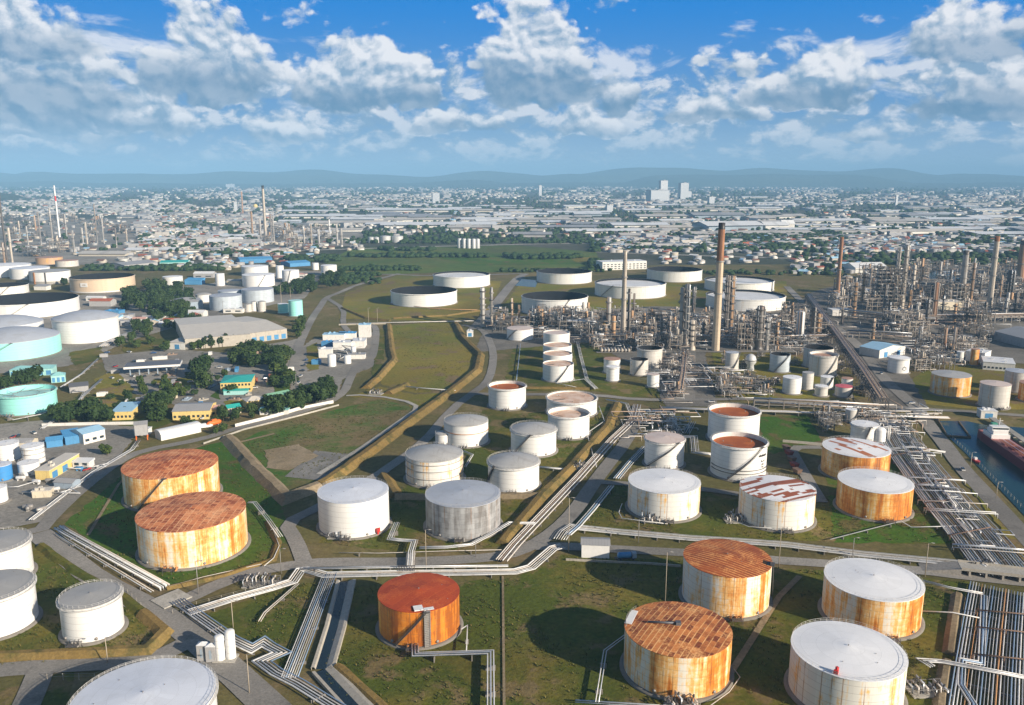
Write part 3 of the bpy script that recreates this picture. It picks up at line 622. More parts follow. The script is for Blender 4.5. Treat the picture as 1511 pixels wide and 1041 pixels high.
# ------------------------------------------------------------------ storage tanks: id, x, y, radius, height, shell, roof, kind, stair angles, girder, label
TANKS = [
('A1', -132.1, 321.4, 21.3, 15.6, 'shell_rust', 'roof_rust_grid', 'cone', None, 0, 'wide rust streaked tank with red plate roof, nearest of the twin pair at left'),
('A2', -164.2, 379.5, 21.6, 15.5, 'shell_rust_b', 'roof_rust_grid_b', 'cone', (250, 285), 0, 'wide rusty tank with red plate roof and ladder, behind its twin at left'),
('B', -69.6, 343.5, 15.3, 15.8, 'shell_clean', 'roof_bluewhite', 'cone', None, 0, 'plain clean white tank with a pale roof, red valve at its foot'),
('B2', -21.5, 343.1, 16.4, 14.7, 'shell_grey', 'roof_slate', 'cone', None, 0, 'grey grimy tank with slate roof and brown vertical streaks'),
('C', -31.6, 258.6, 13.7, 12.6, 'shell_red_rust', 'roof_red_rust', 'cone', (244, 286), 0, 'bright orange rusted tank with dark red roof, standing alone on grass'),
('D1', 51.3, 233.5, 16.3, 13.7, 'shell_rust_c', 'roof_rust_rows', 'cone', None, 0, 'rusty white tank with brown striped roof and a white walkway on its rim'),
('D2', 77.9, 278.5, 15.5, 15.5, 'shell_rust_d', 'roof_rust_rows_b', 'cone', None, 0, 'rusty white tank with diagonal brown roof stripes beside the dark tall pole'),
('E1', 125.8, 266.4, 16.1, 13.3, 'shell_rust_c', 'roof_white', 'cone', None, 0, 'white roofed tank with orange rusty shell, just behind the nearest white roofed tank'),
('E2', 99.3, 221.8, 16.0, 13.6, 'shell_rust_some', 'roof_white', 'cone', None, 0, 'nearest white roofed tank with a small red box on its roof edge'),
('F1', 70.2, 362.2, 16.4, 13.2, 'shell_stained', 'roof_white', 'cone', None, 0, 'white tank with clean cone roof and faint brown streaks above the long pipe bundle'),
('F2', 119.1, 351.9, 16.4, 13.7, 'shell_stained', 'roof_white_rust', 'cone', None, 0, 'stained white tank whose white roof has long brown rust strips'),
('F3', 167.6, 362.4, 16.2, 13.1, 'shell_rust_heavy', 'roof_white', 'cone', None, 0, 'heavily rusted orange tank under a clean white cone roof'),
('F4', 178.2, 410.2, 16.5, 13.3, 'shell_rust_heavy_b', 'roof_white_rust_b', 'cone', None, 0, 'brown rusted tank with white roof dotted with rust patches'),
('G1', -142.0, 256.6, 9.5, 12.4, 'shell_clean', 'roof_grey', 'cone', None, 1, 'small smooth white tank with grey roof near the pair of silos'),
('G2', -177.6, 260.8, 12.7, 13.4, 'shell_clean', 'roof_grey', 'cone', None, 1, 'white tank with grey roof cut by the left edge, lower of two'),
('G3', -197.9, 295.9, 11.8, 13.4, 'shell_clean', 'roof_grey', 'cone', None, 1, 'white tank with grey roof cut by the left edge, upper of two'),
('H1', -100.0, 201.1, 18.5, 12.0, 'shell_clean', 'roof_bluewhite', 'cone', None, 1, 'big white roofed tank cut by the bottom edge of the picture'),
('I1', -274.2, 430.2, 6.0, 9.2, 'shell_clean', 'roof_white', 'flat', None, 0, 'small white tank at the left edge behind the blue tank'),
('I2', -257.3, 425.4, 5.5, 9.5, 'shell_band', 'roof_white', 'flat', None, 2, 'small white tank with dark hoops beside the blue roofed shed'),
('I3', -249.7, 407.7, 5.1, 6.2, 'shell_white', 'roof_white', 'flat', None, 0, 'low white tank in front of the hooped one'),
('I4', -258.8, 399.6, 4.7, 8.0, 'shell_blue', 'roof_bluewhite', 'flat', None, 0, 'bright blue tank at the left edge'),
('I5', -243.4, 370.1, 4.4, 7.1, 'shell_white', 'roof_white', 'flat', None, 0, 'small white tank at the left edge in front of the blue tank'),
('J1', -320.6, 530.5, 17.6, 12.3, 'shell_aqua', 'roof_aqua', 'float', None, 1, 'turquoise open topped tank with braced floating roof'),
('J2', -434.6, 708.6, 37.2, 15.0, 'shell_aqua', 'roof_slate', 'dome', (262, 300), 0, 'huge turquoise tank with grey domed roof at the left edge'),
('J3', -482.7, 780.1, 31.6, 15.0, 'shell_clean', 'roof_slate', 'dome', None, 0, 'grey domed tank mostly hidden behind the huge turquoise tank'),
('J4', -403.9, 775.7, 28.4, 21.1, 'shell_clean', 'roof_slate', 'dome', None, 1, 'large white tank with slate blue domed roof by the hedge of trees'),
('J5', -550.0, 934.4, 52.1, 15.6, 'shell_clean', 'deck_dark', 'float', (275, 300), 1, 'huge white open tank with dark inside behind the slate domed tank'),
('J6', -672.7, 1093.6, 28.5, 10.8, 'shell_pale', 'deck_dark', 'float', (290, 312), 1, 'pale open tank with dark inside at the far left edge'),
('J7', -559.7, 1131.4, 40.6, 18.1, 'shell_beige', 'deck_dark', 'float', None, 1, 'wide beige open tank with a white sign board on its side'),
('J8', -675.1, 1210.2, 27.1, 16.7, 'shell_two_tone', 'roof_grey_dome', 'flat', None, 0, 'low white tank with grey lower wall and rusty ladder'),
('J9', -736.4, 1266.6, 27.2, 15.4, 'shell_clean', 'roof_bluewhite', 'flat', None, 0, 'low plain white tank between two other white ones at far left'),
('J10', -790.7, 1298.9, 33.7, 16.5, 'shell_clean', 'roof_white', 'flat', None, 0, 'low white tank touching the left edge behind the others'),
('J11', -822.5, 1477.9, 21.7, 11.4, 'shell_brown', 'roof_brown', 'flat', None, 0, 'brown tank with orange brown roof at far left'),
('J12', -768.8, 1435.0, 18.1, 10.0, 'shell_old', 'roof_brown', 'flat', None, 0, 'low dun tank right of the orange brown roofed one'),
('K1', -333.4, 958.3, 18.1, 16.2, 'shell_silver', 'roof_slate', 'flat', None, 0, 'silver blue tank behind the long beige warehouse, left one'),
('K2', -313.7, 1016.7, 19.2, 15.8, 'shell_silver', 'roof_slate', 'flat', None, 0, 'taller silver blue tank behind the three small domed silos'),
('K3', -358.5, 1170.1, 22.1, 16.0, 'shell_clean', 'roof_white', 'flat', (284, 310), 0, 'white tank right behind the taller silver blue tank'),
('K4', -404.0, 1303.2, 20.3, 14.0, 'shell_clean', 'roof_white', 'flat', None, 1, 'farther white tank showing above another white tank'),
('K5', -324.4, 1213.4, 12.4, 17.3, 'shell_clean', 'roof_white', 'flat', (265, 285), 0, 'white tank with crossing dark stairs by the dark trees'),
('K6', -353.5, 1262.4, 5.9, 18.6, 'shell_clean', 'roof_white', 'flat', None, 0, 'slim white tank between larger white tanks'),
('K7', -286.4, 1297.1, 12.3, 15.9, 'shell_clean', 'roof_white', 'flat', None, 0, 'plain white tank standing apart near the green fields'),
('K8', -325.8, 1374.8, 5.5, 11.3, 'shell_clean', 'roof_white', 'flat', None, 0, 'tiny white tank beside the blue sheds'),
('K9', -412.6, 1169.0, 6.3, 17.2, 'shell_clean', 'roof_white', 'flat', None, 0, 'slim white tank standing apart left of the stacked white tanks'),
('K10', -482.3, 1176.2, 13.5, 12.3, 'shell_pale', 'roof_white', 'flat', None, 0, 'pale beige tank above the dark grove of trees'),
('K11', -258.8, 929.1, 5.8, 10.5, 'shell_aqua', 'roof_white', 'flat', None, 0, 'small pale turquoise tank by the warehouse corner'),
('K12', -239.7, 910.4, 7.6, 16.9, 'shell_aqua', 'roof_aqua', 'flat', None, 0, 'turquoise upright tank beside the road to the crude tanks'),
('K13', -300.6, 936.5, 3.7, 8.6, 'shell_old', 'roof_grey', 'dome', None, 0, 'short rounded grey silo behind the warehouse, leftmost of three'),
('K14', -295.3, 941.0, 3.3, 10.9, 'shell_pale', 'roof_grey', 'dome', None, 0, 'rounded pale silo at the back of three behind the warehouse'),
('K15', -286.0, 939.7, 4.5, 11.3, 'shell_old', 'roof_grey', 'dome', None, 0, 'tallest rounded silo with a small gantry behind the warehouse'),
('K17', -380.1, 1015.2, 9.4, 9.2, 'shell_pale', 'roof_grey', 'dome', None, 0, 'small pale domed tank beside the low grey roofed building'),
('K18', -349.2, 1019.7, 13.9, 13.5, 'shell_silver', 'roof_slate', 'flat', None, 0, 'silver blue tank peeping over the left silver blue tank'),
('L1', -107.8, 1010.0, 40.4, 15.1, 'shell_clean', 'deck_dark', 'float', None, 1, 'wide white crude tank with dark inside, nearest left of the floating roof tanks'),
('L2', -72.0, 1182.8, 40.5, 15.0, 'shell_clean', 'deck_white', 'float', None, 1, 'wide white crude tank whose floating roof shows pale, below the green fields'),
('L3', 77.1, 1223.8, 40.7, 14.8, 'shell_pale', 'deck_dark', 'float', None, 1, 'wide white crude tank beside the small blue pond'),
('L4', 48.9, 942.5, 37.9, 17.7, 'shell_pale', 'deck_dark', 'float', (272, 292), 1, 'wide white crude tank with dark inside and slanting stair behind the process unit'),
('L5', 154.8, 1081.8, 46.0, 15.8, 'shell_pale', 'deck_white', 'float', (210, 235), 1, 'wide crude tank behind the slim pale chimney'),
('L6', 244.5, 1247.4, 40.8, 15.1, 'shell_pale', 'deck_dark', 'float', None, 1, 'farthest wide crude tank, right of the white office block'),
('L7', 312.4, 1137.0, 46.3, 12.6, 'shell_pale', 'deck_white', 'float', None, 1, 'wide crude tank with pale deck partly behind the tall orange topped chimney'),
('L8', 278.0, 981.0, 45.7, 13.7, 'shell_pale', 'deck_white', 'float', None, 1, 'wide crude tank with bright deck just right of the tall orange topped chimney'),
('M1', 7.7, 775.6, 12.5, 10.2, 'shell_clean', 'roof_pink', 'flat', (205, 255), 0, 'low white tank with pinkish roof left of the row of four'),
('M5', 35.1, 614.3, 11.7, 12.2, 'shell_clean', 'deck_pale_rust', 'shallow', (262, 305), 0, 'front tank of the row of four with rusty tops'),
('M4', 37.1, 659.3, 11.8, 10.5, 'shell_clean', 'deck_pale_rust', 'shallow', None, 0, 'second tank from the front in the row of four with rusty tops'),
('M3', 38.8, 694.0, 12.2, 10.5, 'shell_clean', 'deck_pale_rust', 'shallow', None, 0, 'third tank from the front in the row of four with rusty tops'),
('M2', 41.0, 752.4, 12.2, 10.5, 'shell_clean', 'roof_pink', 'shallow', None, 0, 'rearmost tank of the row of four with rusty tops'),
('M6', 78.6, 636.6, 6.5, 10.8, 'shell_pale', 'roof_brown', 'flat', None, 0, 'small tank with brown top behind the slim white tank'),
('M7', 76.1, 610.0, 4.8, 10.6, 'shell_clean', 'roof_white', 'flat', None, 1, 'slim white tank in front of a brown topped one'),
('M8', 99.0, 630.5, 7.1, 11.9, 'shell_old', 'deck_dark', 'float', (235, 292), 0, 'pale grey open tank with dark stair'),
('M9', 111.8, 659.1, 10.1, 14.9, 'shell_old', 'deck_dark', 'float', None, 1, 'taller grey open tank with dark inside behind the pale grey one'),
('M10', 103.4, 591.1, 4.4, 9.2, 'shell_clean', 'roof_pink', 'flat', None, 0, 'small slim white tank with brown rimmed top on the grass'),
('N1', -3.2, 539.3, 12.5, 13.9, 'shell_white', 'deck_orange_rust', 'float', None, 1, 'white open tank with orange rusty inside beside the road fork'),
('N2', 39.1, 524.6, 16.4, 9.7, 'shell_white', 'deck_pale_rust', 'shallow', None, 1, 'low wide white tank with pale rusty deck and rim girder'),
('N3', 33.8, 476.7, 12.4, 13.1, 'shell_white', 'deck_pale_rust', 'shallow', None, 1, 'white open tank with a rusty deck in front of the low wide one'),
('N4', -26.6, 462.2, 12.8, 12.4, 'shell_white', 'roof_grey_dome', 'dome', None, 3, 'white tank with grey dome and a brown band round its shell'),
('N4b', -39.4, 457.9, 4.8, 6.1, 'shell_clean', 'roof_grey_dome', 'dome', None, 0, 'tiny white grey topped tank tucked against the brown banded one'),
('N5', 12.1, 445.8, 12.7, 12.6, 'shell_clean', 'roof_grey_dome', 'dome', (215, 262), 1, 'white tank with grey dome and slanting stair, right of the centre'),
('N6', -39.5, 402.0, 14.6, 13.0, 'shell_stained', 'roof_grey_dome', 'dome', None, 2, 'white tank with grey dome and rusty hoops, left of the group'),
('N7', 0.8, 392.4, 12.7, 12.5, 'shell_clean', 'roof_grey_dome', 'dome', (190, 225), 1, 'clean white tank with grey dome nearest the straw coloured bank'),
('P1', 81.5, 423.8, 10.4, 14.2, 'shell_clean', 'roof_pink', 'cone', (210, 300), 1, 'tall white tank with a long slanting stair beside the pipe tangle'),
('P2', 117.4, 409.9, 14.0, 17.4, 'shell_white', 'deck_orange_rust', 'float', (235, 305), 1, 'white open tank with orange rusty inside, nearer of two'),
('P3', 130.1, 468.1, 14.6, 17.0, 'shell_white', 'deck_orange_rust', 'float', None, 1, 'white open tank with orange rusty inside, farther of two'),
('Q1', 199.3, 573.4, 6.4, 11.3, 'shell_clean', 'roof_white', 'flat', None, 0, 'bright white small tank beside a slim grey one'),
('Q2', 214.2, 584.2, 4.0, 12.1, 'shell_old', 'roof_grey_dome', 'flat', None, 0, 'slim upright grey tank right of the bright white small tank'),
('Q3', 217.5, 565.7, 4.4, 6.8, 'shell_old', 'roof_white', 'flat', None, 1, 'short grey tank with a rim collar near the pipe bridge'),
('Q4', 228.9, 586.1, 4.5, 8.6, 'shell_pale', 'roof_white', 'flat', (250, 300), 0, 'slim pale tank behind the short collared one'),
('Q5', 232.8, 564.7, 5.8, 6.9, 'shell_old', 'roof_red', 'flat', (280, 330), 0, 'short grey tank with a red top near the pipe bridge'),
('Q6', 242.5, 583.5, 3.9, 8.0, 'shell_pale', 'roof_brown', 'flat', None, 0, 'small pale tank half hidden behind the red topped tank'),
('Q7', 242.7, 631.6, 10.4, 15.7, 'shell_old', 'roof_brown', 'float', (262, 312), 1, 'large grey open tank with brown inside by the pipe bridge'),
('Q8', 248.3, 658.1, 11.6, 15.5, 'shell_old', 'deck_dark', 'float', None, 0, 'large grey open tank behind the brown insided one'),
('Q9', 212.2, 641.7, 7.8, 13.5, 'shell_silver', 'deck_dark', 'float', (225, 300), 0, 'silver grey open tank with dark stair across its front'),
('Q10', 175.4, 646.4, 5.3, 13.9, 'shell_old', 'roof_slate', 'flat', (262, 330), 0, 'grey upright tank near the foot of the tall chimney'),
('Q12', 212.9, 502.0, 3.4, 7.9, 'shell_old', 'roof_white', 'flat', (262, 340), 0, 'slim grey tank behind the white tank with ladders'),
('Q13', 206.0, 465.4, 7.5, 9.4, 'shell_white', 'roof_white', 'flat', (250, 270), 1, 'white tank with a smaller drum at its side behind the brown rusted tank'),
('R1', 311.3, 572.1, 12.8, 13.8, 'shell_rust_band', 'roof_grey_dome', 'cone', None, 0, 'grey tank with orange rusty band and stripes by the harbour'),
('R2', 323.0, 538.1, 9.2, 15.5, 'shell_old', 'roof_pink', 'cone', None, 0, 'plain pale grey tank right of the rust banded one'),
('R3', 363.1, 580.0, 8.1, 14.4, 'shell_old', 'roof_slate', 'cone', None, 0, 'pale grey tank at the right edge above the harbour'),
('R4', 358.8, 552.4, 9.4, 12.2, 'shell_rust_heavy', 'roof_brown', 'flat', None, 0, 'orange rusted tank cut by the right edge'),
('R5', 304.5, 638.0, 7.8, 11.6, 'shell_clean', 'roof_white', 'cone', None, 1, 'white tank beside the blue roofed workshop'),
('R6', 372.2, 674.1, 2.7, 8.6, 'shell_pale', 'roof_white', 'flat', None, 0, 'slim pale silo beside the white workshop roofs'),
('R7', 377.4, 661.9, 3.1, 13.3, 'shell_rust_heavy', 'roof_brown', 'flat', None, 0, 'slim rusty silo beside the white workshop roofs'),
('R8', 449.5, 1052.4, 5.8, 10.6, 'shell_clean', 'roof_white', 'flat', None, 1, 'small white tank on stilts level among the refinery columns')]
STEEL, RAIL, DARK = MATS['steel'], MATS['rail_white'], MATS['dark_steel']
def ring_rail(r, z, n, a0=0, a1=2*pi, hh=1.1, t=.05):
    b = MB(); k = [(r*cos(a0+(a1-a0)*i/n), r*sin(a0+(a1-a0)*i/n)) for i in range(n+1)]
    for lv in (.55, 1.1): b.tube([(x, y, z+lv) for x, y in k], t, 4, caps=False)
    for x, y in k[:-1]: b.box(x, y, z, t*1.6, t*1.6, hh)
    return b
def stair_mb(r, h, a0, a1):
    b = MB(); n = 40; P = []
    for i in range(n+1):
        t = a0+(a1-a0)*i/n; P.append((t, .4+(h-.4)*i/n))
    for dr in (.12, 1.0): b.tube([((r+dr)*cos(t), (r+dr)*sin(t), z) for t, z in P], .13, 4)
    b.tube([((r+1.0)*cos(t), (r+1.0)*sin(t), z+1.05) for t, z in P], .06, 4)
    for t, z in P:
        b.box((r+.56)*cos(t), (r+.56)*sin(t), z, .95, .42, .06, t); b.box((r+1.0)*cos(t), (r+1.0)*sin(t), z, .07, .07, 1.05)
    t, z = P[-1]; b.box((r+.5)*cos(t), (r+.5)*sin(t), z, 1.6, 2.2, .1, t)
    return b
TK = {}
VENT = [MB().lathe([(.15, 0), (.15, .36), (.27, .38), (.27, .5), (.01, .54)], 8, smooth=False).mesh('vent', [m_]) for m_ in (STEEL, STEEL)]
def tank(id_, X, Y, r, h, shell, roof, kind, stair, gird, label):
    n = 72 if Y < 500 else 48 if Y < 800 else 36
    o = thing('storage_tank', label, 'storage tank', (X, Y, 0), 'storage tanks of the terminal'); TK[id_] = o
    near = Y < 560
    p = MB(); p.lathe([(r+1.3, -.4), (r+1.3, .12), (r+.3, .32), (r*.9, .34)], n); p.build('foundation', MATS['pad_concrete'], o)
    depth = dict(float=min(h*.34, r*.17), shallow=.9).get(kind, 0)
    if id_ in ('L2', 'L5', 'L7', 'L8'): depth = r*.062
    if id_ == 'N3': depth = 2.2
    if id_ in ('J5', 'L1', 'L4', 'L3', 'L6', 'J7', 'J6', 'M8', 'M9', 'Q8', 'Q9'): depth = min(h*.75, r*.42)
    s = MB().lathe([(r, .32), (r, h)], n)
    if depth:
        s.lathe([(r, h), (r-.25, h)], n, smooth=False)
    s.build('shell', MATS[shell], o)
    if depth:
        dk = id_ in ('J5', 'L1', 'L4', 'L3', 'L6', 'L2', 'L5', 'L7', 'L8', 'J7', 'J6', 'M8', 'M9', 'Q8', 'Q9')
        im = 'inner_oil_shade' if dk else 'shell_aqua' if id_ == 'J1' else 'inner_white'
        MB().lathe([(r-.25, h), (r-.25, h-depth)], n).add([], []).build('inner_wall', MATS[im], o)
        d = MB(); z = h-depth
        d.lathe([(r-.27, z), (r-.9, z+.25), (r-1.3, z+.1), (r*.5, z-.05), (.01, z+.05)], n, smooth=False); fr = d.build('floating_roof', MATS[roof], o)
        if near or id_ in ('L5', 'L8', 'L2', 'M5', 'J1'):
            ld_ = MB(); a = radians(300 if id_ == 'N1' else 215); q = Vector((cos(a), sin(a), 0))
            e = q.cross(Vector((0, 0, 1)))
            for s_ in (-.4, .4): ld_.tube([q*(r-.8)+e*s_+Vector((0, 0, h+.3)), q*(r*.35)+e*s_+Vector((0, 0, z+.4))], .09, 4)
            for k in range(14): c_ = q*(r-.8-(r*.65-.8)*k/13)+Vector((0, 0, h+.3-(depth-.1)*k/13)); ld_.box(c_.x, c_.y, c_.z, .1, .9, .06, a)
            ld_.build('rolling_ladder', DARK, fr)
            for k in range(3): a = 2*pi*k/3+.5; link('vent', VENT[0], fr, (r*.6*cos(a), r*.6*sin(a), z), sc=1.3)
        if id_ == 'J1':
            br = MB()
            for k in range(9):
                a = 2*pi*k/9; br.tube([((r-1)*cos(a), (r-1)*sin(a), z+1.6), (r*.45*cos(a+.5), r*.45*sin(a+.5), z+1.2), (r*.45*cos(a+1.2), r*.45*sin(a+1.2), z+1.2)], .16, 4)
            br.build('roof_brace', STEEL, fr)
    else:
        rise = {'cone': r*.075, 'dome': r*.20, 'flat': r*.05}[kind]
        if id_ in ('N4', 'N5', 'N6', 'N7', 'N4b'): rise = r*.17
        if kind == 'dome':
            prof = [(r+.12, h-.12), (r+.12, h+.05)]+[(r*k, h+.05+rise*(1-k*k)) for k in (.97, .9, .8, .65, .5, .35, .2, .08)]
        else: prof = [(r+.14, h-.14), (r+.14, h+.04), (r*.6, h+.04+rise*.4), (r*.2, h+.04+rise*.8), (r*.04, h+.04+rise)]
        d = MB().lathe(prof, n, smooth=(kind == 'dome')); d.disc(prof[-1][0], prof[-1][1], n); rf = d.build('roof', MATS[roof], o)
        if Y < 1000:
            zz = lambda q: h+.05+rise*((1-q*q) if kind == 'dome' else (1-q)); spots = [(0, 0, .8)]
            rr_ = random.Random(id_)
            for k in range(3 if r > 12 else 1):
                a, q = rr_.uniform(0, 6.28), rr_.uniform(.3, .85); spots.append((r*q*cos(a), r*q*sin(a), .55))
            for x_, y_, k_ in spots: link('vent', VENT[kind == 'dome'], rf, (x_, y_, zz(hypot(x_, y_)/r)-.05), sc=k_)
        if near and roof.startswith(('roof_white', 'roof_blue', 'roof_slate', 'roof_grey')):
            ring_rail(r-.1, h+.05, int(r*3.2), t=.035).build('handrail', RAIL, rf)
    if gird == 1:
        MB().lathe([(r+.02, h-.9), (r+.75, h-.85), (r+.75, h-.7), (r+.02, h-.7)], n, smooth=False).build('wind_girder', RAIL if shell != 'shell_aqua' else MATS[shell], o)
        if near or Y < 800: ring_rail(r+.7, h-.75, int(r*2.6), t=.045).build('handrail', RAIL, o)
    if gird in (2, 3):
        for zz in ((h*.30, h*.60, h*.86) if gird == 2 else (h*.62,)):
            MB().lathe([(r+.02, zz-.15), (r+.3, zz-.12), (r+.3, zz+.12), (r+.02, zz+.15)], n, smooth=False).build('hoop', MATS['girder_rust'] if gird == 3 else STEEL, o)
    if stair:
        st = stair_mb(r+.05, h, radians(stair[0]), radians(stair[1])).build('stair', DARK, o)
    if Y < 560:                                        # manholes, nozzle and valve gear at the foot
        for a in (radians(236), radians(301)): 
            p0, p1 = Vector((cos(a)*(r-.05), sin(a)*(r-.05), 1.2)), Vector((cos(a)*(r+.45), sin(a)*(r+.45), 1.2)); MB().tube([p0, p1], .5, 10).build('manhole', STEEL, o)
        nz = MB()
        for k, a in enumerate((radians(262), radians(268), radians(274))):
            q = Vector((cos(a), sin(a), 0)); nz.tube([q*(r-.1)+Vector((0, 0, .9)), q*(r+1.6)+Vector((0, 0, .9)), q*(r+3.2)+Vector((0, 0, .8))], .28, 8)
            c_ = q*(r+1.7); nz.cyl(c_.x, c_.y, .5, 1.8, .42, n=8); nz.tube([c_+Vector((0, 0, 1.8)), c_+Vector((0, 0, 2.6))], .06, 4); nz.lathe([(.3, 2.55), (.36, 2.6), (.3, 2.65)], 10, c_.x, c_.y)
        nz.build('valve_gear', MATS['girder_rust'] if 'rust' in shell else STEEL, o)
        if Y < 420:
            pl = MB(); q = Vector((cos(radians(268)), sin(radians(268)), 0)); c_ = q*(r+3.6)
            pl.box(c_.x, c_.y, 1.5, 3.6, 2.2, .1)
            for sx in (-1.7, 1.7):
                for sy in (-1, 1): pl.box(c_.x+sx, c_.y+sy, 0, .14, .14, 2.6)
            for sy in (-1, 1): pl.box(c_.x, c_.y+sy, 2.55, 3.5, .07, .07)
            pl.build('valve_platform', DARK, o)
    return o
for t in TANKS: tank(*t)
# details only some tanks have
def on_tank(id_, mb, name, mat, label=None):
    o = mb.build(name, MATS[mat], TK[id_]); 
    if label: o['label'] = label
    return o
D_ = {t[0]: t for t in TANKS}
r, h = D_['C'][3], D_['C'][4]; a = radians(287)
b_ = MB(); q = Vector((cos(a), sin(a), 0)); e = Vector((-sin(a), cos(a), 0))
c_ = q*(r+.35); b_.box(c_.x, c_.y, .3, .35, 2.0, h, a)
for k in range(20): b_.box(c_.x+q.x*.3, c_.y+q.y*.3, .8+k*(h/20), .5, 2.1, .08, a)
for s_ in (-.95, .95):
    d_ = c_+q*.55+e*s_; b_.box(d_.x, d_.y, .3, .1, .1, h+1.1, a)
on_tank('C', b_, 'ladder_tower', 'steel')
b_ = MB(); c_ = q*(r-2.0)-e*2.4; b_.box(c_.x, c_.y, h+.35, 3.2, 3.0, .3, a); c_ = q*(r-.9)+e*.9; b_.box(c_.x, c_.y, h+.3, 1.6, 3.2, .15, a)
on_tank('C', b_, 'roof_platform', 'white_paint')
r, h = D_['D1'][3], D_['D1'][4]; a = radians(158); c_ = Vector((cos(a), sin(a), 0))*(r-1.6)
b_ = MB().box(c_.x, c_.y, h+.5, 2.2, 8.5, .2, a); on_tank('D1', b_, 'roof_platform', 'white_paint')
b_ = ring_rail(r-.3, h+.2, 9, radians(135), radians(182)); on_tank('D1', b_, 'handrail', 'steel')
b_ = MB().tube([(-r*.55, r*.12, h+1.0), (-1, 0, h+1.7)], .35, 6); b_.box(0, 0, h+1.0, 1.6, 1.6, 1.2); on_tank('D1', b_, 'roof_pipe', 'pipe_dark')
r, h = D_['D2'][3], D_['D2'][4]; a = radians(338); c_ = Vector((cos(a), sin(a), 0))*(r-.4)
b_ = MB().box(c_.x, c_.y, h+.1, 2.6, 3.0, .2, a); b_.box(c_.x, c_.y, h+.3, .1, 3.0, 1.1, a); b_.tube([(c_.x+1, c_.y, h), (c_.x+1.5, c_.y, 0)], .12, 4); on_tank('D2', b_, 'roof_platform', 'dark_steel')
r, h = D_['E2'][3], D_['E2'][4]; a = radians(236); c_ = Vector((cos(a), sin(a), 0))*(r-.9)
b_ = MB().box(c_.x, c_.y, h+.2, .9, 1.2, 1.0, a); b_.box(c_.x+.5, c_.y+.6, h+.2, .7, .7, 1.7, .4); on_tank('E2', b_, 'foam_box', 'red_paint', 'small red box on the roof edge')
r, h = D_['B'][3], D_['B'][4]; a = radians(318); c_ = Vector((cos(a), sin(a), 0))*(r+.9)
b_ = MB().box(c_.x, c_.y, 1.2, 1.5, 1.5, 1.5, a); b_.tube([c_+Vector((0, 0, 1.8)), c_+Vector((.9, -.6, 3.2))], .35, 6); b_.cyl(c_.x, c_.y, 0, 1.2, .4, n=8); on_tank('B', b_, 'hydrant_valve', 'red_paint')
r, h = D_['J7'][3], D_['J7'][4]; a = radians(262); q = Vector((cos(a), sin(a), 0))
b_ = MB().box(q.x*(r+.2), q.y*(r+.2), 8.0, .25, 10, 5.2, a); on_tank('J7', b_, 'sign_board', 'white_paint')
b_ = MB().box(q.x*(r+.4), q.y*(r+.4), 9.4, .12, 5.2, 2.4, a); on_tank('J7', b_, 'sign_mark', 'pipe_pale')
r, h = D_['J8'][3], D_['J8'][4]; a = radians(252); q = Vector((cos(a), sin(a), 0))
on_tank('J8', MB().box(q.x*(r+.4), q.y*(r+.4), .3, .6, 2.2, h, a), 'ladder_tower', 'girder_rust')
a = radians(286); q = Vector((cos(a), sin(a), 0)); on_tank('J8', MB().box(q.x*(r+.4), q.y*(r+.4), 1, .6, 1.8, h-1, a), 'ladder', 'dark_steel')
r, h = D_['P2'][3], D_['P2'][4]                       # black stencilled lettering and hoops of the open rusty tank
b_ = MB()
for k in range(13):
    a = radians(299+k*2.1); b_.box(cos(a)*(r+.03), sin(a)*(r+.03), h-5.2-.02*k, .08, .42, .85+.25*(k % 3), a)
for k, (da, z_) in enumerate(((308, 7.6), (312, 7.6), (316, 7.6), (308, 9.3), (313, 9.2), (317, 9.3), (316, 6.1), (311, 6.2))):
    a = radians(da); b_.box(cos(a)*(r+.03), sin(a)*(r+.03), z_, .08, .9, .35+.5*(k % 2), a)
on_tank('P2', b_, 'stencilled_marking', 'black_paint')
for z_ in (5.4, 3.6): on_tank('P2', MB().lathe([(r+.02, z_), (r+.45, z_+.03), (r+.45, z_+.2), (r+.02, z_+.25)], 60, a0=radians(185), a1=radians(355), smooth=False), 'hoop', 'dark_steel')
r, h = D_['Q13'][3], D_['Q13'][4]; on_tank('Q13', MB().dome(6.5, -6.0, 0, 7.5, 3.2, 16), 'side_drum', 'shell_white')
b_ = MB()
for s_ in (1.6, 2.6): b_.tube([(10.5+s_, -4, 0), (10.5+s_, -4, 9.5)], .35, 6)
on_tank('Q13', b_, 'stand_pipe', 'rail_white')
r, h = D_['R5'][3], D_['R5'][4]; b_ = MB()            # dark emblem on the white tank: two bent strokes
for k in range(9):
    a = radians(268+k*3.2); b_.box(cos(a)*(r+.03), sin(a)*(r+.03), 3.6+1.5*abs(sin(k*.45)), .06, .5, .7, a); b_.box(cos(a)*(r+.03), sin(a)*(r+.03), 2.2+.9*abs(cos(k*.4)), .06, .45, .4, a)
on_tank('R5', b_, 'emblem', 'pipe_dark')

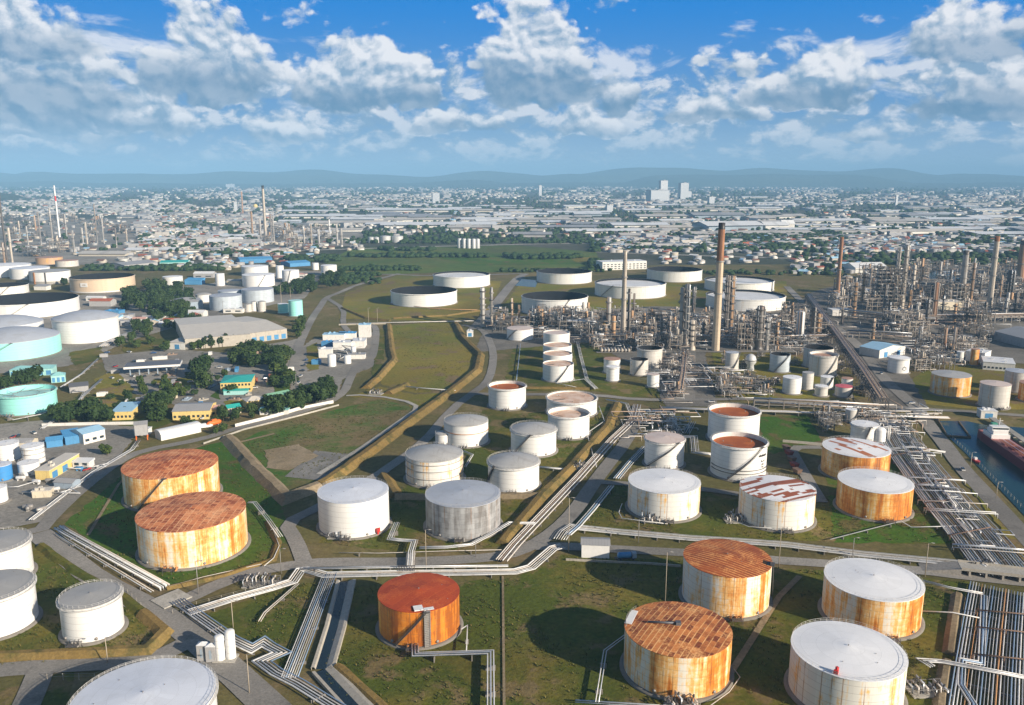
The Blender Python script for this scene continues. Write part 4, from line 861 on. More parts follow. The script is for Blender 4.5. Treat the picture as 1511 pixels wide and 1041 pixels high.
# ------------------------------------------------------------------ pipelines: every pipe is a thing, every sleeper under them too
SLEEP = None
def sleeper_mesh(wd, z):
    b = MB().box(0, 0, -.4, .35, wd, z-.1+.4-.12); b.box(0, 0, z-.24, .3, wd, .12, mi=1); return b.mesh('pipe_sleeper', [MATS['pad_concrete'], STEEL])
def bundle(pts, n, gap, r, label, where, mats=('pipe_white',), z=.75, sup=13.0, px=True, rr=None, ends=(0, 0), bridge=None, heights=None):
    """n parallel pipes along a surveyed line; some are bare steel, some painted; rr varies the bore"""
    P = gpl(pts, z) if px else pts; rnd = random.Random(label); w_ = gap*(n-1)
    for i in range(n):
        d = -w_/2+gap*i; rad = r*.78*(rr[i % len(rr)] if rr else rnd.choice((.6, .8, 1, 1, 1.25))); L_ = offset(P, d)
        zz = z+rad+.02
        pl = [(x, y, zz) for x, y in L_]
        if bridge: pl = [(x, y, zz+bz) for (x, y), bz in zip(L_, bridge)]
        if ends[0]: a = L_[0]; pl = [(a[0], a[1], -.2)]+pl
        if ends[1]: a = L_[-1]; pl = pl+[(a[0], a[1], -.2)]
        o = MB().tube(pl, rad, 7).build('pipe', MATS[mats[i % len(mats)]])
        tag(o, label, 'pipe', where)
    if sup:
        me = sleeper_mesh(w_+1.2, z)
        for a, b in zip(P, P[1:]):
            l = hypot(b[0]-a[0], b[1]-a[1]); k = int(l/sup)
            for j in range(k):
                t = (j+.5)/k; o = link('pipe_support', me, None, (a[0]+(b[0]-a[0])*t, a[1]+(b[1]-a[1])*t, 0), atan2(b[1]-a[1], b[0]-a[0]))
                tag(o, 'low concrete sleeper carrying the pipes, '+label.split(' pipe ')[-1][:60], 'pipe support', 'sleepers: '+where)
W4 = ('pipe_white', 'pipe_silver', 'pipe_white', 'pipe_pale')
MIX = ('pipe_white', 'pipe_silver', 'pipe_white', 'pipe_blue', 'pipe_white', 'pipe_brown', 'pipe_silver')
bundle([(87,779),(98,786),(243,866)], 4, 1.15, .42, 'thick white pipe beside the road below the rusty twin tanks', 'pipes below the twin tanks', W4, ends=(1, 1))
bundle([(84,787),(96,796),(225,874)], 2, 1.0, .26, 'thin grey pipe between the thick white pipes and the road', 'thin pipes below the twin tanks', ('pipe_silver', 'pipe_pale'))
bundle([(263,887),(291,908),(344,945),(372,958),(389,947.5),(399,955),(416,964),(386,977),(408,993),(440,1009),(500,1046),(560,1082)], 5, 1.0, .3, 'white pipe with a square loop beside the diagonal road', 'looping pipes of the lower left', W4+('pipe_blue',))
bundle([(279,905),(345,884),(400,869),(432,859),(443,843),(452,842),(480,849.5),(582,847),(690,846),(760,844.5),(784,838),(816,810),(830,806.5)], 5, 1.0, .28, 'long white pipe skirting the road above the orange tank', 'pipes above the orange tank', W4)
bundle([(447,840),(560,838),(750,836)], 2, 1.0, .3, 'white pipe on low stands between the road and the pipe bundle', 'roadside pipe pair', ('pipe_white', 'pipe_silver'), z=1.6, sup=8)
bundle([(487,846),(466,900),(446,952),(427,1001)], 8, .72, .2, 'thin pipe in the pale band running down to the canal', 'pipe band by the canal', ('pipe_white', 'pipe_silver', 'pipe_blue', 'pipe_white', 'pipe_silver'))
bundle([(383,918),(391,905),(440,862)], 2, .8, .2, 'thin pale pipe on the grass inside the lower left bend', 'thin pipes in the lower left bend', ('pipe_pale',))
bundle([(586,772),(576,796),(590,797.5),(612,799),(607,815),(606,836)], 4, .8, .28, 'white pipe stepping from the plain white tank over the road', 'pipes over the small road bridge', W4, z=1.8)
bundle([(619,809),(660,808),(695.5,804),(720,791),(752,772),(790,773)], 3, .95, .33, 'white pipe bending round the grey streaked tank', 'pipes in front of the grey tank', W4, z=1.4)
bundle([(500,816),(560,817),(650,814),(740,812)], 1, 1, .2, 'thin rail like pipe along the road verge before two tanks', 'verge pipe', ('pipe_pale',), z=1.0)
bundle([(740,828),(760,804),(853,706),(905,648),(934,621),(940,598)], 6, .95, .3, 'brownish pipe beside the straw coloured bank and the middle road', 'pipes along the middle road', ('pipe_pale', 'pipe_brown', 'pipe_white', 'pipe_brown', 'pipe_pale'), sup=9)
bundle([(838,790),(853,777),(875,752),(902,718)], 3, 1.2, .42, 'white pipe lying beside the road left of the clean coned tank', 'short thick pipes by the road', ('pipe_white', 'pipe_blue', 'pipe_white'))
bundle([(910,707),(930,683),(952,660)], 4, 1.1, .36, 'white pipe running up to the tall white tank', 'pipes by the tall white tank', ('pipe_white', 'pipe_blue'))
bundle([(826,797),(834,785),(845,778),(922,786),(1019,794.5),(1092,799),(1160,804),(1273,818),(1410,831),(1440,836)], 6, 1.05, .27, 'long white pipe crossing below the coned white tanks', 'pipes below the coned tanks', W4, sup=9)
bundle([(612,951),(613,967),(724,963.5),(724,1041),(724,1140)], 3, .95, .3, 'white pipe turning a right angle in front of the orange tank', 'pipes of the orange tank', W4, z=1.6, sup=9)
bundle([(680,930),(690,924),(688,964)], 1, 1, .3, 'short white pipe dropping from the orange tank to the pipe corner', 'orange tank branch', ('pipe_white',), z=1.4)
bundle([(924,938),(893,961),(881,1037)], 2, .9, .28, 'white pipe leaving the striped roof tank on its left', 'pipes left of the striped tank', W4, z=1.4)
bundle([(849,1036),(950,1042),(1010,1046)], 2, .8, .25, 'thin white pipe at the bottom edge before the striped tank', 'bottom edge pipes', W4)
bundle([(1083,988),(1092,1000),(1076,1022),(1040,1048)], 1, 1, .22, 'thin pipe curling round the foot of the striped roof tank', 'striped tank drain', ('pipe_pale',))
bundle([(1376,985),(1360,975),(1390,977),(1434,985),(1511,1000)], 3, .9, .3, 'white pipe stepping past the worn pale bank at right', 'pipes past the pale bank', W4, z=1.4)
bundle([(1362,903),(1405,905),(1445,913)], 1, 1, .3, 'single white pipe from the second white roofed tank to the corridor', 'single right pipe', ('pipe_white',), z=1.2)
bundle([(1362,858),(1400,868),(1450,877)], 2, 1, .36, 'pale green white pipe angling into the right corridor', 'angled right pipes', ('pipe_white',), z=1.6)
bundle([(366,742),(376,742),(395,766),(414,793)], 3, .9, .3, 'white pipe descending right of the rusty twin tanks', 'pipes right of the twin tanks', W4, z=1.5)
bundle([(390,836),(404,824),(412,806),(402,780)], 1, 1, .2, 'thin pipe round the green corner beside the twin tanks', 'twin tank drain', ('pipe_white',))
bundle([(250,866),(300,852),(386,833)], 1, 1, .16, 'low white kerb pipe along the road below the twin tanks', 'kerb pipe', ('pipe_pale',), z=.5)
bundle([(205,650),(195,664),(137,698),(46,768)], 3, .95, .3, 'white pipe left of the road climbing past the blue roofed sheds', 'pipes by the blue sheds', W4)
bundle([(5,612),(20,620),(60,612),(118,590),(124,579),(108,578),(112,572)], 2, .9, .32, 'white pipe round the turquoise open tank', 'pipes of the turquoise tank', ('pipe_white',), z=1.8)
bundle([(62,633),(85,617),(115,592),(150,560)], 3, .9, .28, 'pale pipe running up beside the turquoise open tank', 'pipes up the left yard', ('pipe_white', 'pipe_silver'))
bundle([(152,512),(165,503),(200,489)], 5, 1.6, .5, 'broad grey pipe lying behind the slate domed tank', 'broad pipes by the trees', ('pipe_silver', 'pipe_pale'), z=1.0)
bundle([(90,572),(120,553),(145,530)], 2, .9, .3, 'white pipe crossing the grass above the small turquoise sheds', 'pipes above the turquoise sheds', W4)
# pipes of the middle yards
bundle([(1003,645),(1024,645),(1026,668),(1050,671)], 5, .95, .3, 'pale pipe stepping towards the nearer open rusty tank', 'pipes to the open tanks', ('pipe_white', 'pipe_silver'))
bundle([(950,606),(993,609),(990,622),(1000,633)], 4, .9, .3, 'white pipe of the tangle behind the tall white tank', 'pipe tangle', W4, z=1.6)
bundle([(1013,640),(1022,623)], 4, 1.2, .34, 'blue white pipe slanting behind the tall white tank', 'slanting pipes', ('pipe_white', 'pipe_blue'))
bundle([(975,602),(1060,605),(1160,608),(1300,614),(1400,617)], 5, 1.0, .33, 'pale pipe along the road north of the open rusty tanks', 'pipes of the north road', ('pipe_pale', 'pipe_white', 'pipe_silver'), z=1.6)
bundle([(895,590),(925,596),(931,612)], 3, .9, .3, 'white pipe bent round the grass corner by the middle road', 'corner pipes', W4)
bundle([(852,505),(858,530),(866,560),(880,574)], 3, 1.0, .3, 'white pipe beside the row of four rusty topped tanks', 'pipes right of the tank row', W4)
bundle([(768,508),(764,545),(762,562)], 1, 1, .35, 'blue grey pipe left of the row of four rusty topped tanks', 'pipe left of the tank row', ('pipe_blue',))
bundle([(850,572),(820,566),(862,560),(878,575)], 1, 1, .3, 'white pipe hooking round the front tank of the row', 'tank row hook', ('pipe_white',))
bundle([(880,690),(866,640),(892,622),(884,600)], 1, 1, .28, 'white pipe looping beside the low wide rusty deck tank', 'rusty deck tank loop', ('pipe_white',))
bundle([(683,666),(697,672),(686,690)], 2, .9, .35, 'white pipe elbow between two grey domed tanks', 'grey dome elbow', ('pipe_white',))
bundle([(796,690),(838,694)], 2, 1.1, .36, 'short white pipe through the bank beside the clean grey domed tank', 'bank culvert pipes', ('pipe_white',))
bundle([(599,571),(632,574),(672,577)], 2, 1.0, .3, 'thin pale pipe crossing the dry field to the long bank', 'dry field pipes', ('pipe_white',))
bundle([(520,478),(600,476),(700,474)], 3, 1.0, .3, 'pale pipe along the north edge of the square dry field', 'pipes north of the dry field', ('pipe_pale', 'pipe_white'))
bundle([(575,448),(640,456),(705,458)], 2, 1, .3, 'brown pipe in front of the left crude tank', 'pipes before the crude tank', ('pipe_orange', 'pipe_brown'))
bundle([(1005,464),(1100,466),(1190,468)], 4, 1.2, .45, 'pale thick pipe in front of the right crude tanks', 'pipes before the right crude tanks', ('pipe_pale', 'pipe_white'), z=2.2)
bundle([(880,455),(960,462),(1010,464)], 3, 1.2, .4, 'pale pipe behind the slim pale chimney', 'pipes behind the chimney', ('pipe_pale', 'pipe_white'), z=2)
bundle([(1225,797),(1330,770),(1345,779),(1420,777)], 1, 1, .26, 'thin white pipe on the grass below the orange coned tank', 'orange coned tank pipe', ('pipe_white',))
bundle([(918,744),(913,757),(918,766),(985,774)], 1, 1, .2, 'thin pipe curling round the clean coned tank', 'coned tank drain', ('pipe_white',))
bundle([(1082,752),(1080,768),(1105,778),(1160,782)], 1, 1, .2, 'thin pipe curling round the tank with the rust strips', 'rust strip tank drain', ('pipe_white',))
bundle([(1308,664),(1345,660),(1395,668)], 3, 1, .33, 'white pipe from the brown rusted tank to the corridor', 'brown tank pipes', ('pipe_white',), z=2.0)
bundle([(1347,716),(1380,717),(1400,719)], 2, 1, .33, 'white pipe from the orange coned tank to the corridor', 'orange coned corridor pipes', ('pipe_white',), z=2.0)
# the wide corridor at right
bundle([(1308,617),(1338,664),(1370,706),(1402,746),(1440,788),(1480,838),(1493,852)], 21, 1.12, .27, 'bright pipe of the wide corridor above the road bridge at right', 'upper corridor pipes', MIX, sup=14)
bundle([(1486,871),(1480,930),(1474,1000),(1468,1090)], 26, .95, .27, 'bluish pipe of the wide corridor below the road bridge at right', 'lower corridor pipes', ('pipe_blue', 'pipe_silver', 'pipe_white', 'pipe_silver', 'pipe_orange', 'pipe_white', 'pipe_dark', 'pipe_silver'), sup=12)
bundle([(1452,880),(1448,980),(1420,975),(1418,1012),(1436,1040),(1434,1100)], 3, .9, .33, 'thick white pipe zigzagging on the left of the lower corridor', 'zigzag corridor pipes', ('pipe_white', 'pipe_blue'), sup=10)
bundle([(1286,622),(1308,660),(1352,722),(1404,790)], 3, 1.3, .3, 'pipe on the grassy left edge of the wide corridor', 'corridor edge pipes', ('pipe_white', 'pipe_silver', 'pipe_brown'), sup=14)
# cross beams over the corridors
for i, (a, c) in enumerate([((1318,672),(1372,662)), ((1342,717),(1400,706)), ((1366,742),(1422,735)), ((1402,790),(1462,778)), ((1440,925),(1530,935)), ((1436,965),(1530,975)), ((1440,900),(1530,908))]):
    p, q = gp(*a, 2.4), gp(*c, 2.4); b_ = MB().tube([(p[0], p[1], 2.4), (q[0], q[1], 2.4)], .28, 4)
    for t in (0, .5, 1): b_.box(p[0]+(q[0]-p[0])*t, p[1]+(q[1]-p[1])*t, -.4, .3, .3, 2.8)
    tag(b_.build('pipe_gantry', MATS['col_dark0']), 'low rusty crossbeam over the pipes of the wide corridor', 'pipe gantry', 'crossbeams of the corridor')
# road bridge over the corridor, and the small bridge by the orange tank
p0, p1 = gp(1415, 843), gp(1590, 864); a = atan2(p1[1]-p0[1], p1[0]-p0[0]); l = hypot(p1[0]-p0[0], p1[1]-p0[1]); m_ = ((p0[0]+p1[0])/2, (p0[1]+p1[1])/2)
o = thing('road_bridge', 'grey concrete road bridge crossing the wide pipe corridor', 'bridge', (m_[0], m_[1], 0), rz=a)
MB().box(0, 0, 2.0, l, 7.4, .5).build('deck', MATS['concrete'], o)
for s_ in (-3.6, 3.6): MB().box(0, s_, 2.5, l, .25, .7).build('parapet', MATS['wall_concrete'], o)
for k in range(7): MB().box(-l/2+3+k*(l-6)/6, 0, -.4, .7, 7.0, 2.4).build('pier', MATS['wall_concrete'], o)
for k, s_ in ((0, -1), (1, 1)): MB().add([(s_*(l/2+14), -3.7, -.1), (s_*(l/2+14), 3.7, -.1), (s_*l/2, 3.7, 2.45), (s_*l/2, -3.7, 2.45), (s_*l/2, 3.7, -.4), (s_*l/2, -3.7, -.4)], [(0, 3, 2, 1), (0, 5, 3), (1, 2, 4), (3, 5, 4, 2)]).build('ramp', MATS['asphalt'], o)
p0, p1 = gp(607, 818), gp(600, 848); a = atan2(p1[1]-p0[1], p1[0]-p0[0]); l = hypot(p1[0]-p0[0], p1[1]-p0[1]); m_ = ((p0[0]+p1[0])/2, (p0[1]+p1[1])/2)
o = thing('pipe_culvert', 'pale concrete slab carrying pipes across the road above the orange tank', 'pipe bridge', (m_[0], m_[1], 0), rz=a)
MB().box(0, 0, .2, l, 3.6, .4).build('slab', MATS['concrete'], o)
b_ = MB()
for k in range(7): b_.box(l/2-.5, -3+k, 0, .2, .2, 3.4)
b_.box(l/2-.5, 0, 3.3, .3, 6.6, .2); b_.box(l/2-.5, 0, 1.8, .3, 6.6, .2); b_.build('steel_rack', DARK, o)
p0, p1 = gp(238, 876), gp(268, 893); a = atan2(p1[1]-p0[1], p1[0]-p0[0]); l = hypot(p1[0]-p0[0], p1[1]-p0[1])
o = tag(MB().box(0, 0, .0, 9.5, l*.8, .35).build('culvert_slab', MATS['concrete'], None, ((p0[0]+p1[0])/2, (p0[1]+p1[1])/2), a), 'pale concrete slab where pipes pass under the diagonal road', 'culvert')
# crossings, loops and risers along the wide corridor
rnd = random.Random(63)
CL_ = gpl([(1308,617),(1338,664),(1370,706),(1402,746),(1440,788),(1480,838)])
for i in range(34):
    k = rnd.randrange(5); t = rnd.random(); a, c = CL_[k], CL_[k+1]; x, y = a[0]+(c[0]-a[0])*t, a[1]+(c[1]-a[1])*t; d = atan2(c[1]-a[1], c[0]-a[0]); u, n_ = (cos(d), sin(d)), (-sin(d), cos(d)); o_ = rnd.uniform(-9, 9); w_ = rnd.uniform(3, 8); z = rnd.uniform(1.9, 3.0); l = rnd.uniform(8, 22)
    Q = [(x+u[0]*p+n_[0]*q, y+u[1]*p+n_[1]*q) for p, q in ((-l, o_), (-2, o_), (-2, o_+w_), (2.5, o_+w_), (2.5, o_), (l, o_))] if i % 3 else [(x+n_[0]*q, y+n_[1]*q) for q in (-15, -5, 6, 15)]
    tag(MB().tube([(Q[0][0], Q[0][1], .4)]+[(p, q, z) for p, q in Q]+[(Q[-1][0], Q[-1][1], .4)], rnd.choice((.2, .26, .32)), 6).build('pipe', MATS[rnd.choice(('pipe_white', 'pipe_silver', 'pipe_pale'))]), 'pale pipe crossing or looping over the wide corridor', 'pipe', 'crossing pipes of the corridor')

# ------------------------------------------------------------------ refinery: chimneys, columns, process modules, racks
plain('col_silver', (.33, .32, .31), .45, .25, var=.5, scale=.2, dirt=(.26, .20, .14))
plain('col_dark', (.10, .092, .088), .5, .2, var=.5, scale=.2, dirt=(.22, .12, .06))
plain('col_rust', (.40, .25, .14), .6, .1, var=.5, scale=.2, dirt=(.25, .11, .04))
plain('col_pale', (.46, .41, .35), .5, .1, var=.3, scale=.2, dirt=(.36, .27, .18))
plain('frame_steel', (.125, .12, .118), .6, .1, var=.5, dirt=(.15, .10, .07))
plain('frame_pale', (.30, .27, .24), .6, .1, var=.4, dirt=(.24, .19, .15))
plain('cladding', (.52, .53, .54), .5, .1, var=.2)
m, g, b = newmat('stack_concrete'); x, y, z = g.sep(g.coord('Object'))
n_ = g.noise(g.vec(x, y, z*.15), .5, 4.0, .6); c = g.mix(n_, (.46, .36, .26), (.60, .50, .38)); rg = ((z/6.0).fract()-.5).abs().map(.47, .49)
g.put(b, 'Base Color', g.mix(rg*.35, c, (.22, .17, .12))); g.put(b, 'Roughness', .8)
m, g, b = newmat('stack_red'); x, y, z = g.sep(g.coord('Object')); n_ = g.noise(g.vec(x, y, z*.12), .5, 4.0, .65)
g.put(b, 'Base Color', g.mix(n_.map(.35, .65), (.23, .095, .045), (.36, .175, .09))); g.put(b, 'Roughness', .75)
m, g, b = newmat('stack_rusty'); x, y, z = g.sep(g.coord('Object')); n_ = g.noise(g.vec(x, y, z*.08), .6, 4.0, .65)
g.put(b, 'Base Color', g.mix(n_.map(.4, .6), (.34, .25, .18), (.36, .17, .09))); g.put(b, 'Roughness', .75)
def upright(px, pb, pt, wpx):                          # foot, height and radius of an upright thing seen in the photo
    x, y = gp(px, pb); d = hypot(y, EYE); return x, y, hgt(px, pb, pt), max(.4, wpx*d/FPX/2)
def chimney(label, px, pb, pt, w0, w1, mats, cuts=(1.0,), rings=0, px_top=None):
    x, y, h, r0 = upright(px, pb, pt, w0); r1 = r0*w1/w0
    o = thing('chimney', label, 'chimney', (x, y, 0), 'refinery chimneys'); z0 = -.4; nm = ('shaft', 'painted_top', 'tip')
    for k, (c, m_) in enumerate(zip(cuts, mats)):
        z1 = h*c; ra, rb = r0+(r1-r0)*max(0, z0)/h, r0+(r1-r0)*z1/h; b = MB().lathe([(ra, z0), (rb, z1)]+([(rb-.35, z1), (rb-.4, z1-2)] if k == len(cuts)-1 else []), 20); b.build(nm[k], MATS[m_], o); z0 = z1
    for k in range(rings):
        z = h*(.45+.5*k/max(1, rings)); rr = r0+(r1-r0)*z/h
        b = MB().lathe([(rr, z), (rr+1.0, z), (rr+1.0, z+.15), (rr, z+.2)], 16, smooth=False); b.lathe([(rr+1.0, z+.15), (rr+1.0, z+1.2)], 16); b.build('platform', STEEL, o)
    b = MB()
    for s_ in (-.3, .3): b.tube([(s_, -r0-.25, 0), (s_, -r1-.25, h)], .07, 4)
    b.build('ladder', DARK, o); return o
chimney('tallest concrete chimney with an orange red upper part and black tip', 1055.7, 517, 329, 11.6, 9.4, ('stack_concrete', 'stack_red', 'black_paint'), (.70, .95, 1.0), 2)
chimney('slim pale concrete chimney in front of the wide crude tanks', 919, 501, 370, 8.5, 5.6, ('col_pale', 'col_pale', 'col_pale'), (.86, .95, 1.0), 2)
chimney('slim rust red chimney right of the crude tanks, darker at the top', 1235.3, 438, 350, 6, 5, ('stack_rusty', 'stack_red'), (.6, 1.0), 1)
chimney('tall grey refinery stack with a red capped top near the right edge', 1459.5, 454, 349, 8.2, 7, ('col_pale', 'stack_red'), (.93, 1.0), 2)
chimney('broad brown stack cut close to the right edge', 1504, 418, 355, 11.5, 10, ('stack_rusty', 'col_dark'), (.9, 1.0), 1)
chimney('grey stack with a collar standing over lattice frames at right', 1418, 444, 370, 9.5, 8, ('col_silver', 'col_dark'), (.92, 1.0), 2)
chimney('far pale chimney with a black top and a flared collar, left of centre', 391.8, 347, 274, 4.2, 3.4, ('col_pale', 'black_paint'), (.93, 1.0), 1)
chimney('thin striped white flare mast of the distant left refinery', 88, 350, 274, 3.0, 2.0, ('white_paint', 'red_paint', 'white_paint'), (.7, .8, 1.0))
chimney('dark flare stack at the far left edge', 10.5, 384, 284, 3.2, 2.2, ('col_dark', 'stack_red'), (.92, 1.0))
def column(label, px, pb, pt, w, mat='col_silver', grp='process columns', plats=4):
    x, y, h, r = upright(px, pb, pt, w)
    o = thing('process_column', label, 'process column', (x, y, 0), grp); h -= r*.5
    MB().dome(0, 0, -.4, h, r, 14).lathe([(r*1.25, -.4), (r*1.05, 3)], 14).build('shell', MATS[mat], o)
    rnd = random.Random(px)
    for k in range(plats):
        z = h*(.2+.78*(k+.5)/plats)+rnd.uniform(-1, 1); b = MB().lathe([(r, z), (r+1.3, z), (r+1.3, z+.2), (r, z+.25)], 12, smooth=False); b.lathe([(r+1.25, z+.2), (r+1.25, z+1.1)], 12, smooth=False); b.build('platform', DARK if rnd.random() < .6 else STEEL, o)
    b = MB()
    for a in (rnd.uniform(3.4, 5.8), rnd.uniform(3.4, 5.8)):
        q = (cos(a)*(r+.6), sin(a)*(r+.6)); b.tube([(q[0]*.8, q[1]*.8, h+r*.45), (q[0], q[1], h+.3), (q[0], q[1], h*rnd.uniform(.05, .3))], max(.22, r*.13), 6)
    b.build('overhead_pipe', MATS[rnd.choice(('pipe_silver', 'pipe_brown', 'pipe_pale'))], o); return o
CU = 'columns of the centre units'; CR = 'columns of the right hand refinery'; CL = 'columns of the distant left refinery'
for a in [('left one of two silvery columns beside the crude tank road', 712.5, 482, 424, 6.6, 'col_silver', CU, 5), ('slimmer right one of two silvery columns beside the crude tank road', 725.5, 481, 424, 3.8, 'col_pale', CU, 4),
          ('thin brown column in front of the dark insided crude tank', 755.6, 482, 440, 3, 'col_rust', CU, 3), ('short thin column in front of the dark insided crude tank', 766, 482, 450, 3, 'col_rust', CU, 2),
          ('blue grey vessel left of the slim pale chimney', 898, 478, 438, 7, 'col_silver', CU, 2), ('brown vessel at the foot of the slim pale chimney', 905, 503, 466, 6, 'col_rust', CU, 2),
          ('thin dark column just right of the slim pale chimney', 927, 494, 426, 4.2, 'col_dark', CU, 4), ('short dark stack right of the slim pale chimney', 935, 472, 433, 3.4, 'col_dark', CU, 1),
          ('left tall silvery column of the cluster before the tall chimney', 1004, 509, 424, 6.6, 'col_silver', CU, 5), ('right tall silvery column of the cluster before the tall chimney', 1011.5, 509, 419, 8, 'col_silver', CU, 6),
          ('slim column with bent top pipe at the back of the cluster', 1023, 461, 423, 5, 'col_dark', CU, 3), ('stout column at the front of the cluster before the tall chimney', 1021, 516, 472, 8.5, 'col_pale', CU, 4),
          ('thick dark column close right of the tall chimney', 1071, 492, 406, 7.5, 'col_dark', CU, 7), ('tan lit column close right of the tall chimney', 1078, 492, 407, 6, 'col_rust', CU, 6),
          ('dark stout column beside the pale boiler frame', 1119, 516, 451, 10.5, 'col_dark', CU, 6), ('thin grey column beside the pale boiler frame', 1131, 516, 468, 5.2, 'col_silver', CU, 4),
          ('thin brown column behind the white gable hut', 1167, 488, 450, 4.2, 'col_rust', CU, 3), ('plain pale grey upright vessel near the pipe bridge', 1179.6, 504, 459, 11, 'cladding', CU, 0),
          ('dark column by the pipe bridge', 1198, 504, 453, 8, 'col_dark', CU, 5), ('tan column by the pipe bridge', 1206, 501, 463, 7, 'col_rust', CU, 4),
          ('thin column left of the small stilted tank', 1260, 465, 417, 5, 'col_rust', CR, 5), ('thin column just left of the tall frame tower', 1293.4, 448, 389, 6, 'col_dark', CR, 4),
          ('left tall column of the highest refinery tower', 1319, 457, 365, 5.5, 'col_silver', CR, 7), ('right tall column of the highest refinery tower', 1330, 457, 361, 6.5, 'col_pale', CR, 7),
          ('slim pale column right of the highest tower', 1346, 436, 391, 4.4, 'col_pale', CR, 4), ('slim brown stack behind the lattice frame', 1358.6, 416, 381, 4.2, 'col_rust', CR, 1),
          ('slim grey stack further behind the lattice frame', 1385.6, 418, 386, 4.0, 'col_silver', CR, 1), ('tan stack in front of the lattice frame', 1377, 477, 417, 7.4, 'stack_rusty', CR, 1),
          ('dark brown column beside the tan stack', 1366, 486, 441, 5.4, 'col_dark', CR, 4), ('slim brown column between two grey stacks', 1431.7, 449, 388, 4.2, 'col_rust', CR, 3),
          ('dark lattice clad column near the right edge stack', 1489, 438, 398, 11, 'col_dark', CR, 5), ('thin tan stack above the white workshops', 1392.4, 522, 484, 4.2, 'stack_rusty', CR, 0),
          ('thin grey stack with a hooked top above the white workshops', 1406, 522, 483, 3.4, 'col_silver', CR, 0)]: column(*a)
for i, (px, pb, pt, w_, mt) in enumerate([(18.5,388,336,3,'col_pale'),(7.4,391,358,3,'col_rust'),(61,362,313,2.2,'col_silver'),(78,357,307,2.4,'col_pale'),(99,352,316,2.2,'col_silver'),(53,340,318,2.2,'col_rust'),(123,360,336,2.6,'col_silver'),(129,360,328,2.4,'col_pale'),(144,360,302,1.6,'col_silver'),(153.5,360,322,2.6,'col_silver'),(30,352,326,2.4,'col_pale'),(42,362,334,2,'col_silver'),
                      (358.7,320,283,2.0,'stack_rusty'),(373,350,312,2.4,'col_rust'),(385,355,322,2.6,'col_silver'),(401,358,316,2.6,'col_silver'),(404.5,358,318,2.4,'col_silver'),(449,362,333,3,'col_silver'),(460,362,331,2.4,'col_pale'),(471,361,338,3,'col_silver'),(486.7,348,324,2.4,'cladding'),(498,362,330,2.4,'col_silver'),(504,364,337,4.4,'col_silver'),(427,350,330,2.4,'col_rust'),(110,372,340,2.6,'col_silver'),(172,362,336,2.2,'col_silver'),(188,360,338,2,'col_pale')]):
    column('distant thin column of the hazy refinery at far left' if px < 200 else 'distant column near the far pale chimney', px, pb, pt, w_, mt, CL if px < 200 else 'columns by the far pale chimney', 1)

for i, (px, pb, pt, w_) in enumerate([(1247,440,408,3),(1272,446,404,3.4),(1282,436,396,3),(1303,470,420,4),(1310,482,446,4),(1340,468,428,4),(1352,478,446,3.4),(1390,470,436,3.6),(1400,436,398,3),(1408,474,448,4),(1425,478,440,3.4),(1445,440,404,3),(1452,476,446,4),(1475,440,406,3.4),(1482,474,440,4),(1496,470,432,4),(1242,478,446,3.4),(1288,500,470,4),(1356,510,482,3.6),(1330,498,466,4),(1105,506,470,4),(1146,508,476,4),(1092,500,468,3),(1156,470,446,3),(975,505,470,4),(950,500,462,3.4),(988,504,466,3.4),(868,500,476,3),(845,478,452,3),(800,482,456,3),(818,480,460,3),(782,484,458,2.6),(1037,505,474,4),(893,505,480,3)]):
    column('dark middling column in the crowded refinery at right' if px > 1230 else 'dark middling column among the modules of the centre units', px, pb, pt, w_, ('col_dark', 'col_rust', 'col_silver', 'col_dark')[i % 4], 'middling columns at right' if px > 1230 else 'middling columns of the centre', 3)
